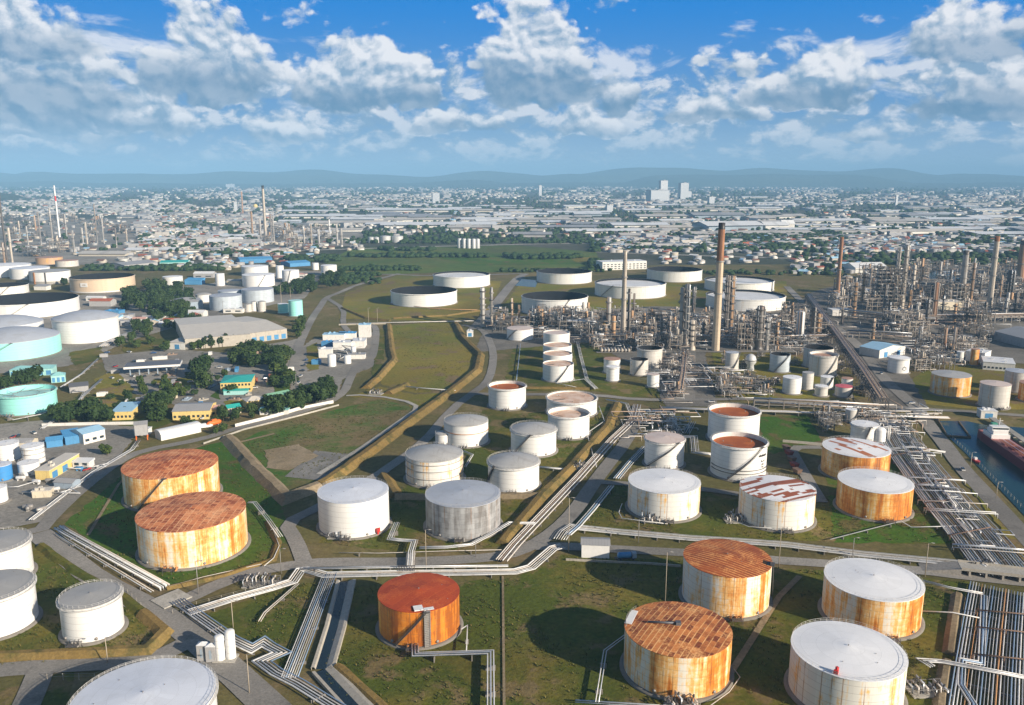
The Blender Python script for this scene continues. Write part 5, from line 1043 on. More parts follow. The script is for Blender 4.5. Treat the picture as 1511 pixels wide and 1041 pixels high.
# --- process modules: steel frame with decks, vessels and pipes
def module_proto(i):
    rnd = random.Random(100+i); sx, sy = rnd.uniform(11, 18), rnd.uniform(8, 12); lv = rnd.choice((2, 3, 3, 4)); lh = rnd.uniform(3.4, 4.6)
    o = thing('process_module', 'x', 'process module', (0, -900, 0)); nx = 4
    b = MB()
    for ix in range(nx):
        for sy_ in (-.5, .5): b.box(-sx/2+sx*ix/(nx-1), sy*sy_, -.4, .45, .45, lh*lv+rnd.uniform(0, 2)+.4)
    for k in range(1, lv+1):
        for s_ in (-.5, .5): b.box(0, sy*s_, lh*k-.35, sx, .32, .4)
        for ix in range(nx): b.box(-sx/2+sx*ix/(nx-1), 0, lh*k-.3, .3, sy, .34)
        if rnd.random() < .7:
            for s_ in (-.5, .5): b.tube([(-sx/2, sy*s_, lh*(k-1)), (-sx/2+sx/3, sy*s_, lh*k)], .12, 4)
    b.build('frame', MATS[rnd.choice(('frame_steel', 'frame_pale', 'frame_steel'))], o)
    for k in range(1, lv):
        if rnd.random() < .75: MB().box(rnd.uniform(-.2, .2)*sx, 0, lh*k+.05, sx*rnd.uniform(.5, .95), sy*.9, .12).build('deck', MATS['plant_pad'], o)
    for k in range(rnd.choice((3, 4, 5))):
        r = rnd.uniform(.7, 1.5); z = lh*rnd.randrange(0, lv+1)+r+.3; x, y = rnd.uniform(-.4, .2)*sx, rnd.uniform(-.35, .35)*sy
        if rnd.random() < .6: MB().hcyl((x, y, z), (x+rnd.uniform(4, 8), y, z), r, 10).build('drum', MATS[rnd.choice(('col_silver', 'cladding', 'col_rust', 'col_pale', 'col_dark'))], o)
        else: MB().dome(x, y, z-r, z+rnd.uniform(2, 6), r, 10).build('vessel', MATS[rnd.choice(('col_silver', 'cladding', 'col_pale', 'col_rust'))], o)
    b = MB()
    for k in range(26):
        x, y, z = rnd.uniform(-.6, .6)*sx, rnd.uniform(-.6, .6)*sy, rnd.uniform(.5, lh*lv+1); P = [(x, y, z)]
        for j in range(rnd.choice((2, 3, 4))):
            ax = rnd.randrange(3); l_ = rnd.uniform(2, 8)*rnd.choice((-1, 1)); q = list(P[-1]); q[ax] += l_; q[2] = max(.4, min(lh*lv+2.5, q[2])); P.append(tuple(q))
        P = [p for j, p in enumerate(P) if j == 0 or (Vector(p)-Vector(P[j-1])).length > .2]
        if len(P) > 1: b.tube(P, rnd.choice((.14, .2, .28)), 5, mi=rnd.randrange(4))
    b.build('pipework', [MATS['pipe_silver'], MATS['pipe_brown'], MATS['pipe_dark'], MATS['col_pale']], o)
    return o
PROTO = [module_proto(i) for i in range(7)]; USED = set()
def inside(p, poly):
    c = False; n = len(poly)
    for i in range(n):
        (x1, y1), (x2, y2) = poly[i-1], poly[i]
        if (y1 > p[1]) != (y2 > p[1]) and p[0] < (x2-x1)*(p[1]-y1)/(y2-y1)+x1: c = not c
    return c
TAKEN = [(t[1], t[2], t[3]+1.5) for t in TANKS]+[(o.location.x, o.location.y, 2.5) for o in SC.objects if o.name.startswith(('chimney', 'process_column')) and not o.parent]
def free(x, y, r): return all(hypot(x-a, y-c) > r+q for a, c, q in TAKEN)
def fill(poly, n, label, grp, sc=(.7, 1.15), sep=9.0, rot=0.0, seed=1):
    P = gpl(poly); rnd = random.Random(seed); x0, x1 = min(p[0] for p in P), max(p[0] for p in P); y0, y1 = min(p[1] for p in P), max(p[1] for p in P); k = 0
    for _ in range(4000):
        if k >= n: break
        x, y = rnd.uniform(x0, x1), rnd.uniform(y0, y1)
        if not inside((x, y), P) or not free(x, y, sep*.62): continue
        j = rnd.randrange(7); s = rnd.uniform(*sc); rz = rot+rnd.choice((0, pi/2, 0, pi)); TAKEN.append((x, y, sep*.62)); k += 1
        if j not in USED: USED.add(j); o = PROTO[j]; o.location = (x, y, 0); o.rotation_euler = (0, 0, rz); o.scale = (s, s, s); o['label'] = label; o['group'] = grp
        else: copy_tree(PROTO[j], (x, y, 0), rz, s, label, grp)
fill([(742,500),(740,472),(790,468),(885,468),(885,503),(850,500)], 24, 'steel framed process module with pipes, right of the two silvery columns', 'modules right of the silvery columns', sep=7.5, seed=3)
fill([(882,520),(890,470),(1046,468),(1046,518)], 30, 'steel framed process module with drums around the slim pale chimney', 'modules around the pale chimney', sep=7.5, seed=4)
fill([(1064,516),(1066,470),(1195,468),(1225,500),(1235,516)], 25, 'steel framed process module right of the tall orange topped chimney', 'modules right of the tall chimney', sep=7.5, seed=5)
fill([(1235,478),(1215,440),(1290,400),(1511,396),(1640,460),(1440,485),(1330,500),(1270,495)], 70, 'steel framed process module in the crowded refinery at right', 'modules of the right refinery', (.8, 1.6), 10, seed=6)
fill([(1040,586),(1038,545),(1060,548),(1112,562),(1112,586)], 9, 'small pipe filled steel module beside the north road', 'modules by the north road', (.5, .8), 6, seed=7)
fill([(1345,550),(1330,530),(1400,500),(1432,522),(1385,540)], 8, 'steel module above the rust banded harbour tank', 'modules above the harbour tanks', (.6, .9), 8, seed=8)
fill([(972,586),(975,530),(1012,530),(1012,586)], 8, 'low pipe module left of the short vertical plant road', 'modules by the plant road', (.45, .7), 6, seed=9)
fill([(-60,392),(-60,330),(60,322),(190,330),(205,372),(60,384)], 34, 'hazy grey module of the distant left refinery', 'modules of the distant left refinery', (1.0, 1.9), 20, seed=10)
fill([(380,368),(376,342),(520,340),(535,362)], 16, 'hazy grey module near the far pale chimney', 'modules near the far pale chimney', (1.0, 1.9), 18, seed=12)
fill([(1062,545),(1062,522),(1132,520),(1190,522),(1190,548),(1130,552)], 8, 'low pipe module between the grey tanks below the tall chimney', 'modules between the grey tanks', (.35, .6), 5, seed=21)
fill([(1120,586),(1120,560),(1150,556),(1150,588)], 5, 'low pipe module left of the bright white small tank', 'modules left of the white small tank', (.35, .55), 5, seed=22)
fill([(1240,560),(1222,520),(1232,515),(1285,575),(1295,595),(1270,592)], 7, 'low pipe module under the diagonal pipe bridge', 'modules under the pipe bridge', (.35, .55), 5, seed=23)
fill([(1345,525),(1345,490),(1460,482),(1470,515),(1430,520)], 14, 'low module between the workshops and the right refinery', 'modules by the workshops', (.5, .8), 7, seed=24)
fill([(1190,650),(1200,612),(1300,614),(1310,640),(1260,620)], 8, 'low pipe module beside the small grey tank and the corridor head', 'modules at the corridor head', (.35, .55), 5, seed=25)
fill([(880,508),(850,506),(800,480),(790,470),(880,470)], 10, 'dark module behind the row of four tanks', 'modules behind the tank row', (.5, .8), 6, seed=26)
def lattice(label, px0, px1, pb, pt, depth, nx, mat='frame_pale', rz=0.0, extra=True):
    """open multi storey steel frame with decks and hardware on each level"""
    (x0, y0), (x1, _) = gp(px0, pb), gp(px1, pb); h = hgt((px0+px1)/2, pb, pt); o = thing('steel_structure', label, 'steel structure', ((x0+x1)/2, y0+depth/2, 0), 'open steel structures', rz)
    w_ = x1-x0; nl = max(2, int(h/4.2)); b = MB(); d_ = MB(); v_ = MB(); rnd = random.Random(px0)
    for i in range(nx+1):
        for s_ in (-.5, 0, .5): b.box(-w_/2+w_*i/nx, depth*s_, -.4, .5, .5, h+.4)
    for k in range(1, nl+1):
        z = h*k/nl
        for s_ in (-.5, 0, .5): b.box(0, depth*s_, z-.4, w_, .35, .42)
        for i in range(nx+1): b.box(-w_/2+w_*i/nx, 0, z-.36, .35, depth, .38)
        if k < nl: d_.box(0, 0, z+.05, w_*.94, depth*.9, .15)
        for i in range(3):
            x, y = rnd.uniform(-.42, .3)*w_, rnd.uniform(-.4, .4)*depth
            v_.hcyl((x, y, z-1.9), (x+w_*.2, y, z-1.9), rnd.uniform(.5, 1.2), 8, mi=rnd.randrange(3))
        for i in range(5): x = rnd.uniform(-.5, .5)*w_; y = -depth/2-rnd.uniform(.3, 1); v_.tube([(x, y, max(0, z-rnd.uniform(4, 12))), (x, y, z), (x+rnd.uniform(-5, 5), y, z)], .22, 5, mi=rnd.randrange(3))
    b.build('frame', MATS[mat], o); d_.build('deck', MATS['plant_pad'], o); v_.build('pipework', [MATS['pipe_silver'], MATS['pipe_brown'], MATS['col_pale']], o)
lattice('pale boiler frame of many small bays right of the tall chimney', 1088, 1112, 516, 477, 14, 5)
lattice('tall dark frame tower wrapped round the highest columns', 1297, 1334, 458, 396, 22, 6, 'frame_steel')
lattice('pale gridded furnace frame behind the tan stack', 1377, 1403, 446, 415, 20, 5)
lattice('pale gridded furnace frame under the collared grey stack', 1411, 1434, 446, 420, 18, 4)
lattice('dark open frame right of the furnace frames', 1437, 1466, 484, 458, 20, 5, 'frame_steel')
lattice('small rusty frame at the foot of the slim pale chimney', 940, 966, 507, 482, 12, 4, 'frame_steel')
lattice('brown open frame beside the white workshops', 1371, 1408, 545, 524, 14, 5, 'frame_steel')
def rack(label, pts, width, h, npipe, legs=9.0, mat='frame_pale', px=True):
    """elevated pipe bridge: trestle legs, two decks of pipes"""
    P = gpl(pts) if px else pts; o = thing('pipe_rack', label, 'pipe rack', (0, 0, 0), 'elevated pipe racks'); b = MB()
    for a, c in zip(P, P[1:]):
        l = hypot(c[0]-a[0], c[1]-a[1]); k = max(1, int(l/legs)); t = atan2(c[1]-a[1], c[0]-a[0]); n_ = (-sin(t)*width/2, cos(t)*width/2)
        for j in range(k+1):
            x, y = a[0]+(c[0]-a[0])*j/k, a[1]+(c[1]-a[1])*j/k
            for s_ in (1, -1): b.box(x+n_[0]*s_, y+n_[1]*s_, -.4, .5, .5, h+.4, t)
            for z in (h-.4, h-3.0): b.box(x, y, z, .4, width, .4, t)
            if j < k and j % 2 == 0:
                for s_ in (1, -1): b.tube([(x+n_[0]*s_, y+n_[1]*s_, .5), (x+n_[0]*s_+cos(t)*l/k, y+n_[1]*s_+sin(t)*l/k, h-3)], .14, 4)
        for s_ in (1, -1):
            for z in (h-.4, h-3.0): b.box((a[0]+c[0])/2+n_[0]*s_, (a[1]+c[1])/2+n_[1]*s_, z, l, .35, .4, t)
    b.build('trestle', MATS[mat], o); rnd = random.Random(label)
    for i in range(npipe):
        z = h+.35 if i % 3 else h-2.3; d = -width/2+.8+(width-1.6)*i/max(1, npipe-1); r = rnd.choice((.22, .3, .4))
        MB().tube([(x, y, z+r) for x, y in offset(P, d)], r, 6).build('pipe', MATS[rnd.choice(('pipe_pale', 'pipe_silver', 'pipe_brown', 'pipe_dark', 'pipe_brown'))], o)
rack('long elevated pipe bridge running diagonally down to the harbour road', [(1192,446),(1238,512),(1272,562),(1301,609)], 7.5, 9.5, 11, mat='frame_steel')
rack('pipe rack across the head of the plant between the chimneys', [(885,505),(1000,505),(1046,507)], 6, 7, 7)
rack('pipe rack in front of the crude tanks', [(735,478),(800,477),(880,472)], 6, 6, 6)
rack('pipe rack along the gravel road right of the tall chimney', [(1064,508),(1140,508),(1225,506)], 6, 7, 7)
rack('pipe rack crossing the right refinery', [(1240,468),(1330,478),(1440,476),(1560,474)], 8, 8, 8)
rack('farther pipe rack crossing the right refinery', [(1250,436),(1360,440),(1560,436)], 8, 8, 8)
rack('pale pipe rack left of the blue roofed workshop', [(1250,498),(1300,500),(1345,503)], 6, 6, 6)
rack('pipe rack along the road below the small grey tanks', [(1112,600),(1200,604),(1296,610)], 5, 5, 6)
rack('pipe rack beside the short vertical plant road', [(1004,586),(1008,560),(1011,525)], 5, 5, 6)
rack('brown pipe rack behind the slim white tank', [(880,515),(870,505)], 4, 5, 4)
# heat exchanger bank, spheroid vessel and small drums near the grey tanks
x, y = gp(1107, 546); o = thing('spheroid_vessel', 'pale rounded vessel on a skirt left of the dark staired silver tank', 'vessel', (x, y, 0)); MB().lathe([(3.0, -.4), (2.6, 4), (4.2, 6), (4.4, 8.5), (3.6, 11), (1.6, 12.6), (.1, 12.9)], 18).build('shell', MATS['cladding'], o); MB().lathe([(4.5, 8), (5.2, 8), (5.2, 8.15), (4.5, 8.2)], 14, smooth=False).build('platform', DARK, o)
for i in range(9):
    x, y = gp(888+i*5.0, 520); o = MB().hcyl((0, -4, 1.6), (0, 4, 1.6), 1.3, 10).box(0, -2.5, -.4, 2, .6, 1.2).box(0, 2.5, -.4, 2, .6, 1.2).build('heat_exchanger', MATS['col_silver' if i % 2 else 'col_pale'], None, (x, y+4, 0)); tag(o, 'pale drum in the row of exchangers at the foot of the slim chimney', 'heat exchanger', 'exchanger row')
# fine pipework nobody could count inside the process yards
b_ = MB(); rnd = random.Random(77)
for poly, n in (([(742,500),(740,472),(885,468),(885,503)], 90), ([(882,520),(890,470),(1046,468),(1046,518)], 140), ([(1064,516),(1066,470),(1195,468),(1235,516)], 170), ([(1235,478),(1215,440),(1290,400),(1511,396),(1640,460),(1330,500)], 260), ([(1040,586),(1038,540),(1112,555),(1112,586)], 60), ([(945,652),(948,615),(1008,612),(1012,645)], 60), ([(972,590),(975,530),(1012,530),(1012,590)], 50), ([(1310,625),(1330,600),(1360,640),(1340,660)], 30), ([(1300,640),(1250,616),(1300,612),(1340,660)], 40), ([(1330,548),(1340,505),(1432,500),(1440,540)], 60)):
    P = gpl(poly); x0, x1 = min(p[0] for p in P), max(p[0] for p in P); y0, y1 = min(p[1] for p in P), max(p[1] for p in P)
    for _ in range(n*6):
        if n <= 0: break
        x, y = rnd.uniform(x0, x1), rnd.uniform(y0, y1)
        if not inside((x, y), P) or not all(hypot(x-t[1], y-t[2]) > t[3]+2 for t in TANKS): continue
        n -= 1; z = rnd.uniform(.6, 5.5); Q = [(x, y, -.2), (x, y, z)]; d = rnd.randrange(2)
        for j in range(rnd.choice((1, 2, 3))):
            q = list(Q[-1]); q[(d+j) % 2] += rnd.uniform(5, 22)*rnd.choice((-1, 1))*(.4 if y < 500 else 1); Q.append(tuple(q))
        Q = [q for q in Q if all(hypot(q[0]-t[1], q[1]-t[2]) > t[3]+.5 for t in TANKS)]
        if len(Q) < 2: continue
        if rnd.random() < .5: Q.append((Q[-1][0], Q[-1][1], -.2))
        b_.tube(Q, rnd.choice((.15, .2, .3)), 5, mi=rnd.randrange(4))
tag(b_.build('pipework', [MATS['pipe_silver'], MATS['pipe_brown'], MATS['pipe_white'], MATS['pipe_pale']]), 'mass of small branching pipes in the process yards', 'pipework', kind='stuff')

# ------------------------------------------------------------------ buildings, yard equipment, ship, vehicles, poles
def roofmat(name, c, seam=1.2, var=.15):
    m, g, b = newmat(name); x, y, z = g.sep(g.coord('Object'))
    ln = ((x/seam).fract()-.5).abs().map(.40, .48)*.16; n_ = g.noise(g.vec(x, y, z), .15, 4.0, .6)
    v = (n_-.5)*var*2 + 1.0 - ln; cc = g.mix(1.0, c, g.vec(v, v, v), 'MULTIPLY')
    g.put(b, 'Base Color', g.mix(g.noise(g.vec(x, y, z), .5, 4.0, .7).map(.56, .75, 0, .4), cc, (c[0]*.5, c[1]*.46, c[2]*.42))); g.put(b, 'Roughness', .5)
for n_, c_ in dict(roof_sheet_beige=(.62, .575, .50), roof_hall_cream=(.56, .52, .46), roof_sheet_white=(.72, .73, .74), roof_sheet_grey=(.33, .33, .335), roof_sheet_dark=(.14, .14, .15), roof_sheet_blue=(.09, .33, .62), roof_sheet_sky=(.34, .56, .74), roof_sheet_teal=(.035, .42, .37), roof_sheet_aqua=(.28, .58, .58), roof_sheet_green=(.22, .45, .30), roof_sheet_pink=(.60, .36, .30), roof_tile_red=(.42, .12, .06), roof_tile_brown=(.24, .13, .09)).items(): roofmat(n_, c_)
for n_, c_ in dict(wall_yellow=(.68, .52, .20), wall_white=(.70, .69, .66), wall_cream=(.60, .54, .42), wall_grey=(.36, .36, .37), wall_dun=(.43, .40, .35), wall_bluegrey=(.30, .37, .45), wall_aqua=(.34, .62, .60), wall_blue=(.07, .25, .48)).items(): plain(n_, c_, .75, var=.2, dirt=(c_[0]*.6, c_[1]*.56, c_[2]*.5))
plain('bark_wood', (.17, .12, .075), .85); plain('skip_red', (.22, .035, .025), .7, var=.4)
plain('window_glass', (.03, .045, .06), .15, var=.1)
def building(name, label, fl, fr, depth, h, wall, roof, kind='gable', rise=None, wins=0, ridge='u', px=True, over=.4, doors=0, grp=None, cat='building', base=-.4):
    A, B_ = (gp(*fl), gp(*fr)) if px else (fl, fr); a = atan2(B_[1]-A[1], B_[0]-A[0]); L = hypot(B_[0]-A[0], B_[1]-A[1]); W = depth
    c_ = ((A[0]+B_[0])/2-sin(a)*W/2, (A[1]+B_[1])/2+cos(a)*W/2)
    o = thing(name, label, cat, (c_[0], c_[1], 0), grp, a); rise = min(L, W)*.16 if rise is None else rise
    wb = MB(); x, y = L/2, W/2
    wb.prism([(-x, -y), (x, -y), (x, y), (-x, y)], base, h)
    X, Y = x+over, y+over; rb = MB()
    if kind == 'gable':
        t = .18
        if ridge == 'u':
            wb.add([(-x, -y, h), (-x, y, h), (-x, 0, h+rise), (x, -y, h), (x, y, h), (x, 0, h+rise)], [(0, 2, 1), (3, 4, 5)])
            rb.add([(-X, -Y, h-.05), (X, -Y, h-.05), (X, 0, h+rise+t), (-X, 0, h+rise+t), (X, Y, h-.05), (-X, Y, h-.05)], [(0, 1, 2, 3), (3, 2, 4, 5)])
        else:
            wb.add([(-x, -y, h), (x, -y, h), (0, -y, h+rise), (-x, y, h), (x, y, h), (0, y, h+rise)], [(0, 1, 2), (3, 5, 4)])
            rb.add([(-X, -Y, h-.05), (0, -Y, h+rise+t), (0, Y, h+rise+t), (-X, Y, h-.05), (X, -Y, h-.05), (X, Y, h-.05)], [(0, 1, 2, 3), (1, 4, 5, 2)])
    elif kind == 'hip':
        k = min(x, y)*.95; rb.add([(-X, -Y, h), (X, -Y, h), (X, Y, h), (-X, Y, h), (-max(.1, x-k), 0, h+rise), (max(.1, x-k), 0, h+rise)], [(0, 1, 5, 4), (2, 3, 4, 5), (1, 2, 5), (3, 0, 4)])
    elif kind == 'shed': rb.add([(-X, -Y, h+.02), (X, -Y, h+.02), (X, Y, h+rise), (-X, Y, h+rise), (-X, -Y, h-.2), (X, -Y, h-.2), (X, Y, h-.2), (-X, Y, h-.2)], [(0, 1, 2, 3), (4, 5, 1, 0), (5, 6, 2, 1), (7, 4, 0, 3), (6, 7, 3, 2)])
    elif kind == 'barrel':
        n = 8; vs = []
        for i in range(n+1):
            t = pi*i/n; vs += [(-X, -Y*cos(t), h+rise*sin(t)), (X, -Y*cos(t), h+rise*sin(t))]
        rb.add(vs, [(2*i, 2*i+1, 2*i+3, 2*i+2) for i in range(n)], 0, True)
        wb.add([vs[2*i] for i in range(n+1)], [tuple(range(n, -1, -1))]); wb.add([vs[2*i+1] for i in range(n+1)], [tuple(range(n+1))])
    else:
        rb.box(0, 0, h+.01, L+.5, W+.5, .35); rnd = random.Random(label)
        for k in range(3): rb.box(rnd.uniform(-.3, .3)*L, rnd.uniform(-.3, .3)*W, h+.3, 1.6, 1.3, 1.1)
    wb.build('wall', MATS[wall], o); rb.build('roof', MATS[roof], o)
    if wins:
        fl_ = max(1, int(h/3.4))
        for k in range(wins):
            for f in range(fl_):
                xx = -x+L*(k+.5)/wins; MB().box(xx, -y-.04, f*3.4+1.2, L/wins*.55, .1, 1.5).build('window', MATS['window_glass'], o)
    for k in range(doors): MB().box(-x+L*(k+.5)/doors, -y-.05, 0, min(4.5, L/doors*.6), .12, min(h*.7, 4.5)).build('door', MATS['wall_blue'], o)
    return o
building('warehouse', 'long low beige warehouse with broad pale roof behind a row of trees', (274,516), (370,508), 122, 9.5, 'wall_dun', 'roof_sheet_beige', rise=2.6)
building('warehouse', 'right wing of the beige warehouse with blue loading doors', (370,506), (424,499), 95, 9.0, 'wall_dun', 'roof_sheet_beige', rise=2.4, doors=5)
building('warehouse', 'low white annex with two roofs at the left end of the beige warehouse', (250,515), (273,516), 26, 6, 'wall_white', 'roof_sheet_beige', 'shed', 1.2, doors=1)
building('office_building', 'two storey yellow building with a bright teal roof', (326,580), (371,578), 24, 7.2, 'wall_yellow', 'roof_sheet_teal', 'hip', 1.8, wins=9)
building('annex', 'low teal awning in front of the teal roofed building', (330,583), (366,582), 3, 3, 'wall_aqua', 'roof_sheet_teal', 'shed', .6)
building('office_building', 'small yellow building under a flat sky blue roof among trees', (166,620), (195,619), 19, 5.5, 'wall_yellow', 'roof_sheet_sky', 'shed', 1.0, wins=5)
building('office_building', 'yellow building with a broad dark grey roof near the white wall', (255,620), (310,618), 20, 5.5, 'wall_yellow', 'roof_sheet_grey', 'gable', 1.8, wins=8)
building('house', 'yellow house with pink roof right beside the grey roofed yellow building', (312,615), (331,612), 9, 4.5, 'wall_yellow', 'roof_sheet_pink', 'hip', 1.6, wins=3)
building('house', 'yellow house with cream roof near the teal roofed building', (365,604), (391,600), 10, 5, 'wall_yellow', 'roof_sheet_beige', 'hip', 2.0, wins=3)
building('shed', 'small green roofed shed between two yellow houses', (337,612), (356,609), 8, 4, 'wall_cream', 'roof_sheet_teal', 'gable', 1.4)
building('shed', 'long pale green roofed shed beside the tree row', (398,596), (431,589), 10, 4.2, 'wall_yellow', 'roof_sheet_green', 'gable', 1.5)
for (fl, fr, d, t) in (((15,556),(40,555),13,'left teal roofed open shed by the turquoise tank'), ((42,555),(78,553),13,'right teal roofed open shed by the turquoise tank'), ((76,565),(97,563),8,'small turquoise shed just above the turquoise open tank')):
    building('shed', t, fl, fr, d, 5, 'wall_aqua', 'roof_sheet_aqua', 'hip', 2.0, doors=3)
building('shed', 'low dark grey roofed shed beside white pipes and turquoise tank', (103,580), (131,577), 14, 4, 'wall_grey', 'roof_sheet_dark', 'gable', 1.2)
building('workshop', 'white workshop with light blue roof and two fans above the hooped tank', (124,656), (156,648), 14, 6, 'wall_white', 'roof_sheet_sky', 'gable', 1.4, wins=3)
building('shed', 'bright blue roofed lean-to beside the white workshop', (97,657), (121,653), 13, 4.6, 'wall_blue', 'roof_sheet_blue', 'shed', 1.0)
building('shed', 'low blue roofed shed left of the bright blue lean-to', (69,661), (93,658), 9, 3.8, 'wall_blue', 'roof_sheet_blue', 'gable', 1.0)
building('shed', 'long yellow shed with flat grey roof in front of the white tanks', (74,709), (118,683), 7.5, 5, 'wall_yellow', 'roof_sheet_beige', 'flat', doors=3)
building('shed', 'long low shed with curved white roof beside the road bend', (238,650), (297,637), 8.5, 3.6, 'wall_white', 'roof_sheet_white', 'barrel', 1.8)
o = building('plant_room', 'grey cladded box on orange legs beside the road', (200,651), (219,649), 8, 9.5, 'wall_grey', 'roof_sheet_grey', 'gable', 1.0, base=3.0)
for sx in (-3, 3):
    for sy in (-3, 3): MB().box(sx, sy, -.4, .5, .5, 3.4).build('leg', MATS['orange_paint'], o)
x, y = gp(217, 552); A, B_ = gp(178, 556), gp(262, 551); a = atan2(B_[1]-A[1], B_[0]-A[0]); L = hypot(B_[0]-A[0], B_[1]-A[1])
o = thing('fuel_canopy', 'long loading canopy with dark roof and white fascia over parked tankers', 'canopy', ((A[0]+B_[0])/2, (A[1]+B_[1])/2+9, 0), rz=a)
MB().box(0, 0, 5.4, L, 17, 1.6).build('fascia', MATS['white_paint'], o); MB().box(0, 0, 7.02, L-.6, 16.4, .15).build('roof', MATS['roof_sheet_dark'], o)
for k in range(6):
    for s_ in (-5, 5): MB().box(-L/2+4+k*(L-8)/5, s_, -.4, .8, .8, 5.8).build('column', MATS['wall_bluegrey'], o)
building('hut', 'white cabin with grey roof standing beside the road below the coned tank', (858,822), (899,823.5), 7.0, 5.4, 'white_paint', 'roof_sheet_grey', 'gable', .8)
building('hut', 'small white gatehouse beside the plant road and silvery columns', (689,497), (698,497), 6, 5.0, 'wall_white', 'roof_sheet_white', 'flat', doors=1)
building('plant_room', 'white block with a pale gable at the foot of the slim pale chimney', (838,487), (877,487), 14, 8, 'wall_white', 'roof_sheet_white', 'flat')
building('hut', 'white gabled hut behind the dark staired silver tank', (1146,500), (1170,500), 12, 8, 'wall_white', 'roof_sheet_white')
building('workshop', 'workshop with a sky blue roof and white gable beside the plant road', (1297,529), (1335,523), 20, 7, 'wall_white', 'roof_sheet_sky', 'gable', 2.6, ridge='v', doors=2)
building('workshop', 'long low white workshop beside the slim rusty silo', (1450,545), (1497,549), 24, 6, 'wall_white', 'roof_sheet_white', 'flat', wins=8)
building('workshop', 'white block left of the slim rusty silo', (1424,532), (1452,536), 16, 8, 'wall_white', 'roof_sheet_white', 'flat')
building('warehouse', 'dark grey roofed warehouse at the right edge above the workshops', (1466,501), (1522,516), 48, 8, 'wall_grey', 'roof_sheet_grey', 'gable', 4)
building('hut', 'small white hut by the harbour wall', (1447,617), (1471,618), 7, 4.5, 'wall_white', 'roof_sheet_white', 'flat', doors=1)
building('plant_room', 'long beige building behind the tan stack in the right refinery', (1378,458), (1421,457), 20, 9, 'wall_cream', 'roof_sheet_beige', 'flat')
building('warehouse', 'white warehouse roof behind the slim rust red chimney', (1262,403), (1310,402), 40, 8, 'wall_white', 'roof_sheet_white')
building('plant_room', 'white plant room near the foot of the highest tower', (1228,466), (1256,466), 16, 6, 'wall_white', 'roof_sheet_white', 'flat')
building('office_building', 'white office block behind the wide crude tanks', (889,399), (954,397), 30, 13, 'wall_white', 'roof_sheet_white', 'flat', wins=12)
building('shed', 'blue roofed depot far left behind the white tanks', (354,389), (402,387), 40, 7, 'wall_blue', 'roof_sheet_blue', rise=2)
building('shed', 'blue roofed sheds beside the small far tanks', (428,394), (458,392), 40, 6, 'wall_blue', 'roof_sheet_blue', rise=2)
building('shed', 'long teal green roofed depot beyond the beige tank', (236,393), (277,392), 40, 6, 'wall_aqua', 'roof_sheet_teal', rise=2)
building('warehouse', 'grey roofed sheds left of the teal green depot', (184,398), (233,393), 50, 7, 'wall_grey', 'roof_sheet_grey', rise=3)
building('plant_room', 'low many sided grey roofed building left of the silver blue tanks', (255,458), (300,455), 34, 8, 'wall_bluegrey', 'roof_sheet_grey', 'hip', 4)
for i, (px, py) in enumerate([(678,366),(685,366.3),(692,366.5),(699,366.6),(705,366.5)]):
    x, y = gp(px, py); tag(MB().dome(0, 0, -.4, 19, 4.6, 14, cap=.4).build('silo', MATS['cladding'], None, (x, y, 0)), 'white silo in the row standing beyond the green fields', 'silo', 'white silos beyond the fields')
for i, (px, py, w_, h_) in enumerate([(569,358,15,15),(586.5,357.5,17,14),(548,358,9,12),(556,358,9,12)]):
    x, y = gp(px, py); d = hypot(y, EYE); r_ = w_*d/FPX/2; tag(MB().cyl(0, 0, -.4, h_, r_, n=24).cyl(0, 0, h_, h_+1.5, r_, .1, n=24).build('storage_tank', MATS['cladding'], None, (x, y, 0)), 'far white tank in the group of four beyond the left road', 'storage tank', 'four far white tanks')
# white silo pair and grey boxes at the lower left crossing
x, y = gp(333, 972); o = thing('silo_pair', 'pair of joined white upright silos by the lower left crossing', 'silo', (x, y, 0)); MB().dome(-1.5, -.4, .2, 8.0, 1.5, 20, cap=.35).build('silo', MATS['shell_clean'], o); MB().dome(1.6, .6, .2, 9.2, 1.55, 20, cap=.35).build('silo', MATS['shell_clean'], o); MB().box(0, .1, -.4, 7, 5, .6).build('plinth', MATS['concrete'], o)
for px, py, t in ((300, 972, 'left'), (313, 974, 'right')):
    x, y = gp(px, py); o = thing('equipment_cabinet', '%s one of two grey upright cabinets beside the white silo pair' % t, 'cabinet', (x, y, 0)); MB().prism([(-1.5, -1.2), (1.5, -1.2), (1.5, 1.2), (-1.5, 1.2)], -.2, 5.2).build('body', MATS['wall_grey'], o); MB().add([(-1.6, -1.3, 5.2), (1.6, -1.3, 5.2), (1.6, 1.3, 5.2), (-1.6, 1.3, 5.2), (0, 0, 6.0)], [(0, 1, 4), (1, 2, 4), (2, 3, 4), (3, 0, 4)]).build('roof', MATS['roof_sheet_white'], o); MB().box(0, -1.23, 1, .8, .06, 3).build('door', MATS['wall_bluegrey'], o)
